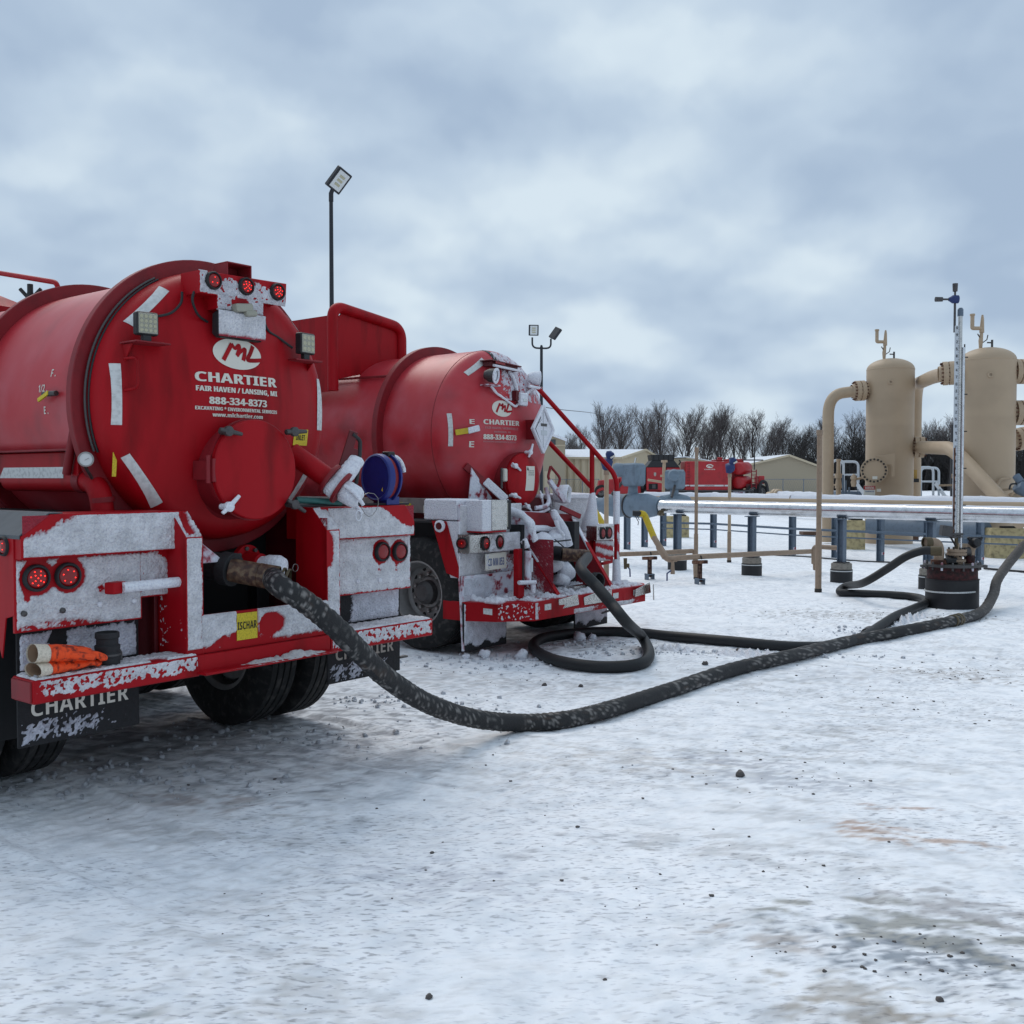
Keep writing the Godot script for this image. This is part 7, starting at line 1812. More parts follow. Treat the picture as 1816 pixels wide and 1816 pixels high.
	part("pipe", G.new().tube(bend([at(1186, 991, 15.1), at(1241, 987, 15.2), at(1445, 977.5, 17.4), at(1446, 1010, 17.5)], 0.08), 0.040, 12), M.tan_dirty, p)
	part("branch", G.new().tube(bend([at(1443, 1000, 17.3), at(1443, 969, 17.3), at(1487, 972, 17.0)], 0.08), 0.040, 12), M.tan_dirty, p)
	part("drip_valve", G.new().tube([at(1193, 995, 15.05), at(1193, 1018, 15.05)], [0.022, 0.034], 10), M.tan_dirty, p)
	part("valve_handle", G.new().tube([at(1190, 1012, 15.0), at(1183, 1017, 15.0), at(1183, 1030, 15.0)], 0.012, 6), M.blue_cover, p)
	p = thing("yellow_pipe", "bent yellow pipe with a black end, slanting down to the drain pipe", "pipe")
	var yt := at(1139, 911.5, 15.6)
	part("yellow_length", G.new().tube(bend([yt + Vector3(-0.04, 0.01, 0.05), yt + Vector3(0.03, 0.0, 0.0), at(1160, 954, 15.4)], 0.06), 0.048, 16), M.yellow, p)
	part("tan_length", G.new().tube(bend([at(1159.5, 953, 15.4), at(1183.5, 993, 15.1), at(1200, 991, 15.1)], 0.07), 0.044, 16), M.tan_dirty, p)
	part("coupling", G.new().tube([at(1169, 970, 15.3), at(1180, 988, 15.15)], 0.053, 16), M.tan_dirty, p)
	part("black_end", G.new().tube([yt + Vector3(-0.15, 0.012, 0.02), yt + Vector3(0.0, 0.008, 0.03)], 0.042, 16), M.black, p)
	part("dangling_wire", G.new().tube([yt + Vector3(-0.11, -0.03, 0.03), yt + Vector3(-0.06, -0.12, 0.03), yt + Vector3(-0.07, -0.17, 0.03)], 0.006, 5).tube([yt + Vector3(-0.08, -0.03, 0.03), yt + Vector3(-0.05, -0.09, 0.05)], 0.006, 5), M.black, p)
	p = thing("yellow_pipe", "short yellow pipe end showing between the truck's fender and rail", "pipe")
	part("pipe", G.new().tube([at(1053, 903, 16.5), at(1068, 928, 16.3)], 0.05, 12), M.yellow, p)
	# vent stand behind
	p = thing("vent_stand", "tan vent stand with a side arm in front of the far red truck's tank", "vent")
	part("pipe", G.new().tube([at(1176, 890, 26.0), at(1178, 818, 26.0)], 0.042, 12), M.tan, p)
	part("arm", G.new().tube([at(1149, 851, 26.0), at(1175, 855, 26.0)], 0.03, 8), M.tan, p)
	part("flange", G.new().tube([at(1177, 846, 26.0), at(1177, 842, 26.0)], 0.085, 14).tube([at(1178, 820, 26.0), at(1178, 816, 26.0)], 0.08, 14), M.tan, p)
	# yellow concrete blocks
	for k in [[1203, 955, 46, 41, "yellowish concrete block beyond the leftmost rack posts"], [1518, 977, 40, 56, "yellowish concrete block in front of the left vessel"], [1795, 993, 72, 58, "yellowish concrete block at the right edge behind the rising hose"]]:
		var q := on_ground(k[0], k[1])
		var d := -q.z
		var w: float = k[2] * d / 1819.0
		var h: float = k[3] * d / 1819.0
		var b := thing("concrete_block", k[4], "block", Vector3(q.x, -0.05, q.z - w * 0.3), -8.0, "yellowish concrete blocks under the pipes")
		part("block", G.new().box(Vector3(0, h * 0.5, 0), Vector3(w * 0.9, h + 0.05, w * 0.5), Basis(), 0.02), M.block, b)
		part("strap", G.new().box(Vector3(w * 0.1, h + 0.04, 0), Vector3(w * 0.5, 0.05, 0.14)), M.bolt_dark, b)
	# timber skids and a grey pipe under the rack
	for k in [[1600, 960, 62, 20, "brown timber crate under the pipes behind the rack post"], [1455, 950, 60, 7, "low brown timber laid on the snow beyond the tall tan post"]]:
		var q := on_ground(k[0], k[1])
		var d := -q.z
		var w: float = k[2] * d / 1819.0
		var h: float = k[3] * d / 1819.0
		var b := thing("timber_skid", k[4], "timber", Vector3(q.x, 0, q.z - 0.25))
		var nb := maxi(1, int(h / 0.12))
		for i in nb:
			part("plank", G.new().box(Vector3(0, (i + 0.5) * h / nb, 0), Vector3(w, h / nb - 0.012, 0.4), Basis(), 0.008), M.timber, b)
	p = thing("low_grey_pipe", "thick grey pipe lying low behind the rack near the sump", "pipe")
	part("pipe", G.new().tube([at(1545, 932, 24.0), at(1745, 940, 20.5)], 0.20, 20), M.galv, p)
	p = thing("ground_cable", "thin black cable lying on the snow under the rack", "cable")
	part("cable", G.new().tube(smooth_path([lie(1370, 985, 0.01), lie(1430, 988, 0.01), lie(1475, 992, 0.01), lie(1530, 996, 0.01), lie(1580, 998, 0.01)]), 0.014, 6), M.black, p)
	p = thing("ground_cable", "thin black cable lying on the snow to the right of the sump", "cable")
	part("cable", G.new().tube(smooth_path([lie(1745, 1010, 0.02), lie(1780, 1013, 0.02), lie(1830, 1017, 0.02)]), 0.02, 6), M.black, p)


# ---------------------------------------------------------------- vessels
func flange_pair(parent: Node3D, c: Vector3, d: Vector3, r: float) -> void:
	var xf := at_axis(c, d)
	var f := part("flange", G.new().lathe([Vector2(r * 0.62, -0.20), Vector2(r * 0.72, -0.11), Vector2(r, -0.11), Vector2(r, -0.012), Vector2(r * 0.9, -0.010), Vector2(r * 0.9, 0.010), Vector2(r, 0.012), Vector2(r, 0.11), Vector2(r * 0.72, 0.11), Vector2(r * 0.62, 0.20)], xf, 32, 0.3), M.tan, parent)
	for i in 16:
		var a := TAU * i / 16
		part("bolt", G.new().tube([xf * Vector3(cos(a) * r * 0.86, -0.155, sin(a) * r * 0.86), xf * Vector3(cos(a) * r * 0.86, 0.155, sin(a) * r * 0.86)], 0.017, 6), M.tan_brown, f)


func vessel(label: String, at_base: Vector3, r: float, h: float) -> Node3D:
	var t := thing("separator_vessel", label, "vessel", at_base, 0.0, "tall tan vessels")
	var pr := [Vector2(r, -0.2), Vector2(r, h - r * 0.5)]
	for i in range(1, 11):
		pr.append(Vector2(cos(PI / 2 * i / 10) * r if i < 10 else 0.0, h - r * 0.5 + sin(PI / 2 * i / 10) * r * 0.5))
	part("shell", G.new().lathe(pr, Transform3D(), 64, 0.5), M.tan, t)
	part("weld_seam", G.new().lathe([Vector2(r, h - r * 0.5 - 0.012), Vector2(r + 0.004, h - r * 0.5 - 0.008), Vector2(r + 0.004, h - r * 0.5 + 0.008), Vector2(r - 0.002, h - r * 0.5 + 0.012)], Transform3D(), 64), M.tan, t)
	# relief valve on the crown
	var y := h - 0.02
	var v := part("relief_valve", G.new().tube([Vector3(-0.16, y - 0.05, 0), Vector3(-0.16, y + 0.16, 0), Vector3(-0.14, y + 0.36, 0)], [0.03, 0.045, 0.03], 10).tube([Vector3(-0.14, y + 0.33, 0), Vector3(-0.13, y + 0.62, 0), Vector3(-0.13, y + 0.70, 0)], [0.05, 0.032, 0.018], 10), M.tan, t)
	part("vent_arm", G.new().tube(bend([Vector3(-0.14, y + 0.42, 0), Vector3(-0.34, y + 0.42, 0), Vector3(-0.34, y + 0.70, 0)], 0.03), 0.04, 10).tube([Vector3(-0.34, y + 0.68, 0), Vector3(-0.34, y + 0.72, 0)], 0.052, 10), M.tan, v)
	part("valve_handle", G.new().tube([Vector3(-0.16, y + 0.20, 0), Vector3(-0.24, y + 0.30, 0.03)], 0.012, 6).tube([Vector3(-0.12, y + 0.12, 0), Vector3(-0.04, y + 0.18, 0.02), Vector3(-0.02, y + 0.28, 0.02)], 0.012, 6), M.steel_dark, v)
	part("vent_cock", G.new().tube([Vector3(0.08, y - 0.02, 0), Vector3(0.08, y + 0.18, 0)], 0.024, 8).tube([Vector3(0.08, y + 0.12, 0), Vector3(-0.03, y + 0.12, 0.02)], 0.016, 6), M.steel_dark, t)
	part("lifting_lug", G.new().lathe([Vector2(0.03, -0.02), Vector2(0.06, -0.02), Vector2(0.06, 0.03), Vector2(0.03, 0.03)], at_axis(Vector3(-0.18, h - 0.62, r * 0.93), Vector3(-0.25, 0, 1)), 14), M.tan, t)
	return t


func build_vessels() -> void:
	var d1 := 25.0
	var b1 := at(1577, 848, d1)
	b1.y = 0
	var v := vessel("left tan vessel with a bolted round manway low on its side", b1, 0.555, at(1577, 633, d1 - 0.3).y)
	var mc := at(1550, 834.5, d1 - 0.75) - b1
	var md := Vector3(-0.32, 0.0, 1).normalized()
	var mw := part("manway_cover", G.new().lathe([Vector2(0.22, -0.35), Vector2(0.22, -0.12), Vector2(0.305, -0.115), Vector2(0.305, -0.02), Vector2(0.30, -0.015), Vector2(0.30, 0.0), Vector2(0.305, 0.005), Vector2(0.305, 0.07), Vector2(0.298, 0.078), Vector2(0, 0.08)], at_axis(mc, md), 44, 0.4), M.tan, v)
	for i in 20:
		var a := TAU * i / 20
		part("bolt", G.new().lathe([Vector2(0.026, -0.15), Vector2(0.026, 0.11), Vector2(0.018, 0.125), Vector2(0, 0.126)], at_axis(at_axis(mc, md) * Vector3(cos(a) * 0.262, 0, sin(a) * 0.262), md), 6), M.bolt_dark, mw)
	part("tag", G.new().box(mc + md * 0.086 + Vector3(0.02, -0.17, 0.0), Vector3(0.11, 0.07, 0.006), Basis(Vector3.UP, -0.31)), M.print_white, mw)
	part("davit_plate", G.new().prism([Vector2(0.0, 0.34), Vector2(0.44, 0.40), Vector2(0.44, -0.14), Vector2(0.36, -0.14), Vector2(0.36, 0.14), Vector2(0.20, 0.14)], 0.03, Transform3D(Basis(Vector3.UP, -0.2), mc + Vector3(0.02, 0, 0.02))), M.tan, v)
	var sg := part("warning_sign", G.new().box(at(1542, 871, d1 - 0.75) - b1, Vector3(0.27, 0.26, 0.01)), M.print_white, v)
	part("sign_header", G.new().box(at(1542, 865, d1 - 0.75) - b1 + Vector3(0, 0, 0.007), Vector3(0.27, 0.09, 0.004)), M.red, sg)
	var so := at(1542, 865, d1 - 0.75) - b1
	part("sign_word", G.new().text("WARNING", Vector2(-0.11, -0.03), Vector2(0.11, 0.03), func(p: Vector2): return so + Vector3(p.x, p.y, 0.0105), Vector3(0, 0, 1)), M.print_white, sg)
	part("sign_lines", G.new().text("FLAMMABLE GAS", Vector2(-0.10, -0.10), Vector2(0.11, -0.07), func(p: Vector2): return so + Vector3(p.x, p.y, 0.0105), Vector3(0, 0, 1)), M.print_blue, sg)
	part("small_plate", G.new().box(at(1558.5, 869.5, d1 - 0.56) - b1, Vector3(0.10, 0.07, 0.01)), M.print_white, v)
	# upper nozzle with its down pipe
	var p := thing("down_pipe", "tan pipe bending from the left vessel's upper flange down behind the silver pipe", "pipe")
	var f := at(1524.5, 693, d1)
	var le := at(1468, 697, d1)
	part("pipe", G.new().tube(bend([f, Vector3(le.x, f.y - 0.10, f.z + 0.05), Vector3(le.x, 0.05, f.z + 0.1)], 0.50, 10), 0.135, 22), M.tan, p)
	part("base_collar", G.new().tube([Vector3(le.x, at(1468, 893, d1).y - 0.15, f.z + 0.1), Vector3(le.x, at(1468, 885, d1).y, f.z + 0.1)], 0.155, 20), M.tan, p)
	flange_pair(v, f - b1, Vector3(1, 0.05, 0), 0.245)
	part("nozzle", G.new().tube([f - b1, at(1545, 692, d1) - b1], 0.15, 20), M.tan, v)
	# lower nozzle with the sloping pipe
	p = thing("sloping_pipe", "tan pipe that leaves the left vessel's lower flange and slopes down past the gauge", "pipe")
	f = at(1630, 793, d1 - 0.2)
	part("pipe", G.new().tube(bend([f, at(1690, 795, 21.6), at(1778, 890, 20.0), at(1812, 926, 19.4)], 0.55, 10), 0.148, 22), M.tan, p)
	part("weld_ring", G.new().tube([at(1775, 887, 20.05), at(1780, 892, 19.97)], 0.162, 20), M.tan, p)
	flange_pair(v, f - b1, Vector3(1, -0.03, 0.25), 0.25)
	part("nozzle", G.new().tube([f - b1, at(1608, 790, d1) - b1], 0.17, 20).lathe([Vector2(0.30, -0.04), Vector2(0.28, 0.02), Vector2(0.17, 0.05)], at_axis(at(1611, 791, d1 - 0.1) - b1, Vector3(1, 0, 0.2)), 22), M.tan, v)
	part("junction_box", G.new().box(at(1619, 841, d1 + 0.3) - b1, Vector3(0.16, 0.22, 0.12)), M.label_tan, v)
	part("cable_gland", G.new().box(at(1622, 852, d1 + 0.2) - b1, Vector3(0.18, 0.09, 0.10)), M.black, v)
	# right vessel
	var d2 := 21.6
	var b2 := at(1749, 848, d2)
	b2.y = 0
	var w := vessel("right tan vessel at the edge of the picture, behind the level gauge", b2, 0.55, at(1749, 613, d2 - 0.3).y)
	part("skirt_band", G.new().lathe([Vector2(0.55, 0.95), Vector2(0.562, 0.96), Vector2(0.562, 1.14), Vector2(0.55, 1.15)], Transform3D(), 56), M.tan_brown, w)
	part("sample_pipe", G.new().tube(bend([Vector3(-0.05, 1.45, 0.60), Vector3(0.0, 1.58, 0.62), Vector3(0.22, 1.60, 0.60)], 0.05), 0.028, 8), M.tan, w)
	p = thing("down_pipe", "tan pipe bending from the right vessel's flange down behind the left vessel", "pipe")
	f = at(1682, 662, d2 + 0.2)
	le = at(1622, 668, d2 + 3.2)
	part("pipe", G.new().tube(bend([f, at(1655, 668, d2 + 1.6), at(1624, 682, d2 + 4.6), Vector3(at(1624, 682, d2 + 4.6).x, 0.1, at(1624, 682, d2 + 4.6).z)], 0.7, 10), 0.155, 22), M.tan, p)
	flange_pair(w, f - b2, Vector3(1, 0.05, 0.3), 0.25)
	part("nozzle", G.new().tube([f - b2, at(1708, 661, d2) - b2], 0.16, 20), M.tan, w)
	for k in [[659, 0.26, 1807], [732, 0.26, 1808]]:
		f = at(k[2], k[0], d2 - 0.1)
		flange_pair(w, f - b2, Vector3(1, 0, 0.05), k[1])
		part("nozzle", G.new().tube([f - b2 - Vector3(0.3, 0, 0), f - b2 + Vector3(0.9, 0, 0)], 0.17, 20), M.tan, w)
	part("reinforcing_pad", G.new().lathe([Vector2(0.33, -0.05), Vector2(0.30, 0.02), Vector2(0.17, 0.04)], at_axis(at(1793, 732, d2) - b2, Vector3(1, 0, 0.1)), 24), M.tan, w)
	p = thing("elbow_pipe", "tan elbow with a flange cut by the right edge of the picture", "pipe")
	part("pipe", G.new().tube(smooth_path([at(1792, 790, d2 + 1.5), at(1800, 781, d2 + 1.3), at(1815, 776, d2 + 1.1), at(1840, 775, d2 + 1.0)]), 0.17, 20), M.tan, p)
	flange_pair(p, at(1811, 778, d2 + 1.1), Vector3(1, 0.2, 0), 0.25)
	# valve gear at the right edge
	p = thing("control_valve", "blue-grey control valve with a slanting cylinder at the right edge", "valve")
	part("cylinder", G.new().tube([at(1802, 844, 20.0), at(1811, 856, 19.9)], 0.075, 14), M.galv, p)
	part("body", jumble(G.new().lathe([Vector2(0, -0.12), Vector2(0.12, -0.1), Vector2(0.14, 0.0), Vector2(0.1, 0.12), Vector2(0, 0.14)], at_axis(at(1811, 866, 19.9), Vector3(0.6, -0.5, 0)), 18, 0.9), 0.02, 6.0), M.galv, p)
	part("tube", G.new().tube(smooth_path([at(1790, 868, 19.9), at(1793, 859, 19.9), at(1803, 858, 19.9)]), 0.018, 6), M.black, p)
	p = thing("gate_valve", "tan gate valve with a round bonnet beside the sloping pipe's foot", "valve")
	part("body", G.new().lathe([Vector2(0, -0.12), Vector2(0.09, -0.12), Vector2(0.10, 0.0), Vector2(0.09, 0.12), Vector2(0, 0.12)], at_axis(at(1798, 882, 20.2), Vector3(0, 0, 1)), 20).tube([at(1798, 900, 20.2), at(1803, 865, 20.2)], 0.05, 10), M.tan, p)
	part("yoke_bar", G.new().bar(at(1764, 870, 20.3), at(1804, 866, 20.2), 0.05, 0.05), M.tan, p)
	part("flange", G.new().tube([at(1812, 884, 20.2), at(1816, 884, 20.2)], 0.13, 16), M.tan, p)
	# small valve gear between the vessels
	for k in [[1487, 845, 25.5, "tan valve stem with flanges right of the vertical tan pipe"], [1695, 850, 23.5, "tan valve stem with flanges just left of the level gauge"]]:
		p = thing("valve_stem", k[3], "valve", Vector3.ZERO, 0.0, "tan valve stems by the vessels")
		part("stem", G.new().tube([at(k[0], 895, k[2]), at(k[0], 816, k[2])], [0.07, 0.045], 12), M.tan, p)
		part("flange", G.new().tube([at(k[0], 848, k[2]), at(k[0], 840, k[2])], 0.095, 14).tube([at(k[0], 818, k[2]), at(k[0], 814, k[2])], 0.06, 12), M.tan, p)
		part("bonnet", G.new().tube([at(k[0], 866, k[2]), at(k[0], 850, k[2])], [0.09, 0.06], 14), M.tan, p)
		part("lever", G.new().tube([at(k[0], 860, k[2]), at(k[0] - 30, 861, k[2] + 0.2)], 0.024, 8), M.tan, p)
	p = thing("regulator", "small tan regulator and fittings left of the bolted manway", "valve")
	part("body", jumble(G.new().lathe([Vector2(0, -0.14), Vector2(0.05, -0.13), Vector2(0.07, -0.03), Vector2(0.05, 0.02), Vector2(0.08, 0.05), Vector2(0.07, 0.1), Vector2(0.03, 0.16), Vector2(0, 0.17)], Transform3D(Basis(), at(1514, 853, 24.6)), 16), 0.012, 9.0), M.tan, p)
	part("tube", G.new().tube([at(1514, 851, 24.6), at(1530, 847, 24.6)], 0.03, 8), M.tan, p)
	p = thing("grey_motor", "grey motor with a round end cap lying at the left vessel's foot", "motor")
	part("body", G.new().tube([at(1534, 887, 24.0), at(1562, 887, 24.2)], 0.10, 18), M.steel_dark, p)
	part("end_cap", G.new().lathe([Vector2(0.0, -0.02), Vector2(0.075, -0.02), Vector2(0.075, 0.03), Vector2(0, 0.035)], at_axis(at(1533, 887, 23.9), Vector3(-0.5, 0, 1)), 18), M.white_rail, p)
	part("small_cap", G.new().lathe([Vector2(0.0, -0.02), Vector2(0.055, -0.02), Vector2(0.055, 0.03), Vector2(0, 0.035)], at_axis(at(1519, 889, 23.9), Vector3(-0.3, 0, 1)), 18), M.white_rail, p)
	part("feet", G.new().tube([at(1540, 893, 24.0), at(1540, 935, 24.0)], 0.04, 8).tube([at(1558, 893, 24.1), at(1558, 935, 24.1)], 0.04, 8), M.steel_dark, p)
	# cables and risers
	p = thing("cable_riser", "dark cable risers standing between the tan pipe and the left vessel", "cable")
	for x in [1495, 1500, 1506]:
		part("riser", G.new().tube([at(x, 940, 25.0), at(x, 842 + (x - 1495) * 2, 25.0)], 0.025, 8), M.galv, p)
	part("loop", G.new().tube(smooth_path([at(1492, 893, 24.9), at(1496, 882, 24.9), at(1501, 884, 24.9), at(1499, 893, 24.9)]), 0.012, 6), M.black, p)
	# guarded steps over the pipes
	for k in [[1480, 28.0, "white railed steps over the pipes between the tan pipe and the left vessel", 1.0], [1629, 28.0, "white railed steps over the pipes between the two vessels", 1.0]]:
		var x: float = k[0]
		var d: float = k[1]
		var up := 815.0 if x < 1600 else 827.0
		p = thing("crossover_steps", k[2], "steps", Vector3.ZERO, 0.0, "white railed steps over the pipes")
		for o in [[-4, 16], [9, 42]] if x < 1600 else [[-1, 26], [4, 36]]:
			var e := 0.4 if o[0] > 0 else 0.0
			part("guard_rail", G.new().tube(bend([at(x + o[0], up + 62, d + e), at(x + o[0], up + 2 + o[0] * 0.2, d + e), at(x + o[1], up + 2 + o[0] * 0.2, d + e), at(x + o[1], up + 72, d + e)], 0.14), 0.034, 8), M.white_rail, p)
			part("mid_rail", G.new().tube([at(x + o[0], up + 27, d + e), at(x + o[1], up + 27, d + e)], 0.026, 8), M.white_rail, p)
		part("platform", G.new().bar(at(x - 4, up + 60, d + 0.3), at(x + 40, up + 60, d + 0.3), 0.8, 0.12), M.galv, p)
		for s in 2:
			part("stringer", G.new().bar(at(x + 30, up + 30, d - s * 0.5), at(x + 62, up + 74, d - 0.6 - s * 0.5), 0.03, 0.10), M.white_rail, p)
		for i in 4:
			part("tread", G.new().bar(at(x + 36 + i * 8, up + 42 + i * 11, d), at(x + 40 + i * 8, up + 42 + i * 11, d - 0.7), 0.12, 0.03), M.galv, p)
		part("leg", G.new().tube([at(x, up + 60, d + 0.3), at(x, 905, d + 0.3)], 0.04, 8), M.galv, p)
		part("leg", G.new().tube([at(x + 38, up + 60, d + 0.3), at(x + 38, 905, d + 0.3)], 0.04, 8), M.galv, p)
	# snow banks on the pipes' covers at the vessels' feet
	p = thing("snowy_duct", "low snow covered duct running between the two vessels", "duct")
	var a := at(1612, 897, 22.5)
	var b := at(1765, 902, 20.6)
	part("duct", G.new().tube([a, b], 0.13, 16), M.tan_dirty, p)
	part("snow_cap", snow_cap(G.new(), a, b, 0.14, 0.08, 0.9), M.frost, p)


# ---------------------------------------------------------------- beyond the yard
func build_light_poles() -> void:
	var q := at(590, 848, 27.0)
	q.y = -0.03
	var top := at(591, 352, 27.0).y
	var t := thing("light_pole", "tall dark light pole with one tilted flood lamp, rising behind the nearer truck", "light pole", q, 0.0, "yard light poles")
	part("pole", G.new().tube([Vector3(0, 0, 0), Vector3(0, top * 0.5, 0), Vector3(0, top, 0)], [0.075, 0.062, 0.05], 14), M.pole, t)
	part("base_plate", G.new().box(Vector3(0, 0.02, 0), Vector3(0.34, 0.03, 0.34)), M.pole, t)
	part("slip_fitter", G.new().tube([Vector3(0, top - 0.05, 0), Vector3(0, top + 0.16, 0), Vector3(0.05, top + 0.30, 0)], [0.062, 0.062, 0.05], 12), M.pole, t)
	flood(t, Vector3(0.20, top + 0.50, 0.02), Basis(Vector3(0, 0, 1), -0.56) * Basis(Vector3.UP, 0.80) * Basis(Vector3.RIGHT, 0.16), Vector3(0.46, 0.60, 0.15))
	q = at(960, 848, 46.0)
	q.y = -0.03
	top = at(960, 614, 46.0).y
	t = thing("light_pole", "dark light pole with two flood lamps on a U-shaped arm behind the further truck", "light pole", q, 0.0, "yard light poles")
	part("pole", G.new().tube([Vector3(0, 0, 0), Vector3(0, top, 0), Vector3(0, top + 0.08, 0)], [0.085, 0.065, 0.04], 14), M.pole, t)
	part("base_plate", G.new().box(Vector3(0, 0.02, 0), Vector3(0.40, 0.03, 0.40)), M.pole, t)
	part("arm", G.new().tube(bend([Vector3(-0.41, top + 0.42, 0), Vector3(-0.41, top - 0.05, 0), Vector3(0.42, top - 0.07, 0), Vector3(0.42, top + 0.36, 0)], 0.25), 0.042, 10), M.pole, t)
	flood(t, Vector3(-0.35, top + 0.74, 0.0), Basis(Vector3.UP, 0.10) * Basis(Vector3.RIGHT, 0.15), Vector3(0.44, 0.48, 0.14))
	flood(t, Vector3(0.62, top + 0.60, 0.0), Basis(Vector3(0, 0, 1), -0.62) * Basis(Vector3.UP, 2.25), Vector3(0.44, 0.56, 0.13))


func flood(parent: Node3D, c: Vector3, b: Basis, s: Vector3) -> void:
	var o := part("flood_lamp", G.new().box(c, s, b, 0.02), M.pole, parent)
	part("lens", G.new().box(c + b.z * s.z * 0.5, Vector3(s.x * 0.74, s.y * 0.82, 0.012), b, 0.003), M.glass_pale, o)
	for i in 3:
		part("led_panel", G.new().box(c + b * Vector3(0.0, (i - 1) * s.y * 0.19, s.z * 0.5 + 0.008), Vector3(s.x * 0.36, s.y * 0.11, 0.006), b, 0.001), M.led_off, o)


func build_far_truck_red() -> void:
	# a hydro excavator parked side on, its cab to the left
	var d := 84.0
	var k := 1819.0 / d
	var o := at(1212, 848, d)
	o.y = 0
	var X := func(px: float) -> float: return (px - 1212.0) / k
	var Y := func(py: float) -> float: return CAM_H + (848.0 - py) / k
	var t := thing("vacuum_truck", "red vacuum excavation truck parked side on in the distance, black hopper hood behind its cab", "truck", o)
	var bx := func(called: String, x0: float, x1: float, y0: float, y1: float, z: float, deep: float, m: Material, bev := 0.04, parent: Node3D = t) -> MeshInstance3D:
		return part(called, G.new().box(Vector3((X.call(x0) + X.call(x1)) / 2, (Y.call(y0) + Y.call(y1)) / 2, z), Vector3(absf(X.call(x1) - X.call(x0)), absf(Y.call(y0) - Y.call(y1)), deep), Basis(), bev), m, parent)
	bx.call("chassis", 1070, 1356, 874, 868, 0, 0.9, M.black)
	bx.call("skirt_rail", 1140, 1330, 871.5, 868.5, 0.95, 0.5, M.steel_dark)
	# bonnet and cab
	var cab := part("bonnet", G.new().prism([Vector2(X.call(1059), Y.call(873)), Vector2(X.call(1062), Y.call(852)), Vector2(X.call(1098), Y.call(848)), Vector2(X.call(1098), Y.call(876))], 1.6, Transform3D(Basis(), Vector3(0, 0, 0.8)), 0.06), M.far_red, t)
	part("front_fender", G.new().prism([Vector2(X.call(1054), Y.call(876)), Vector2(X.call(1057), Y.call(868)), Vector2(X.call(1066), Y.call(864)), Vector2(X.call(1079), Y.call(867)), Vector2(X.call(1084), Y.call(877)), Vector2(X.call(1079), Y.call(877)), Vector2(X.call(1075), Y.call(871)), Vector2(X.call(1066), Y.call(869)), Vector2(X.call(1060), Y.call(872)), Vector2(X.call(1057), Y.call(877))], 0.5, Transform3D(Basis(), Vector3(0, 0, 1.2)), 0.03), M.far_red, cab)
	var cb := part("cab", G.new().prism([Vector2(X.call(1096), Y.call(876)), Vector2(X.call(1098), Y.call(849)), Vector2(X.call(1105), Y.call(829)), Vector2(X.call(1110), Y.call(825)), Vector2(X.call(1134), Y.call(826)), Vector2(X.call(1134), Y.call(874))], 2.2, Transform3D(Basis(), Vector3(0, 0, 1.1)), 0.06), M.far_red, t)
	part("side_window", G.new().prism([Vector2(X.call(1105), Y.call(846)), Vector2(X.call(1110), Y.call(832)), Vector2(X.call(1122), Y.call(832)), Vector2(X.call(1122), Y.call(846))], 0.02, Transform3D(Basis(), Vector3(0, 0, 1.112)), 0.004), M.dark_window, cb)
	part("windscreen", G.new().bar(Vector3(X.call(1099.5), Y.call(847), 0), Vector3(X.call(1105), Y.call(831), 0), 1.9, 0.03, 0.01, Vector3(-1, 0.4, 0)), M.dark_window, cb)
	part("cab_lights", G.new().box(Vector3(X.call(1112), Y.call(823.5), 0), Vector3(0.2, 0.08, 1.6)), M.label_yellow, cb)
	part("mirror", G.new().box(Vector3(X.call(1096), Y.call(838), 1.3), Vector3(0.06, 0.5, 0.2)).tube([Vector3(X.call(1096), Y.call(832), 1.3), Vector3(X.call(1106), Y.call(831), 1.15)], 0.03, 6), M.black, cb)
	part("exhaust_stack", G.new().tube([Vector3(X.call(1124), Y.call(870), 0.9), Vector3(X.call(1123.5), Y.call(820), 0.9), Vector3(X.call(1125), Y.call(812), 0.9)], 0.085, 12), M.stainless, t)
	bx.call("gap_gear", 1131, 1143, 872, 829, 0, 1.9, M.black_deep)
	part("hanging_hose", G.new().tube(smooth_path([Vector3(X.call(1139), Y.call(836), 1.0), Vector3(X.call(1133), Y.call(846), 1.1), Vector3(X.call(1137), Y.call(866), 1.05)]), 0.14, 10), M.black, t)
	# pump house with the black hood
	var ph: MeshInstance3D = bx.call("pump_house", 1143, 1176, 872, 829, 0, 2.4, M.far_red)
	bx.call("grille", 1147, 1163, 868, 857.5, 1.2, 0.04, M.black_deep, 0.005, ph)
	bx.call("grille_core", 1153, 1159, 866, 859, 1.22, 0.03, M.steel_dark, 0.005, ph)
	part("emblem", G.new().prism([Vector2(X.call(1156), Y.call(838)), Vector2(X.call(1160), Y.call(838)), Vector2(X.call(1160), Y.call(843)), Vector2(X.call(1158), Y.call(845)), Vector2(X.call(1156), Y.call(843))], 0.02, Transform3D(Basis(), Vector3(0, 0, 1.212)), 0.002), M.print_faint, ph)
	part("hood_slope", G.new().prism([Vector2(X.call(1143), Y.call(829)), Vector2(X.call(1152), Y.call(817.5)), Vector2(X.call(1192), Y.call(817.5)), Vector2(X.call(1201), Y.call(829))], 2.4, Transform3D(Basis(), Vector3(0, 0, 1.2)), 0.03), M.black, t)
	part("hood_rim", G.new().prism([Vector2(X.call(1153), Y.call(817.5)), Vector2(X.call(1151), Y.call(807)), Vector2(X.call(1193), Y.call(807)), Vector2(X.call(1191), Y.call(817.5))], 2.3, Transform3D(Basis(), Vector3(0, 0, 1.15)), 0.02), M.black, t)
	for i in 5:
		part("hood_rib", G.new().box(Vector3(X.call(1156 + i * 8.5), Y.call(812), 1.16), Vector3(0.05, 0.46, 0.03)), M.black_deep, t)
	bx.call("rear_house", 1178, 1202, 868, 829, -0.05, 2.2, M.far_red)
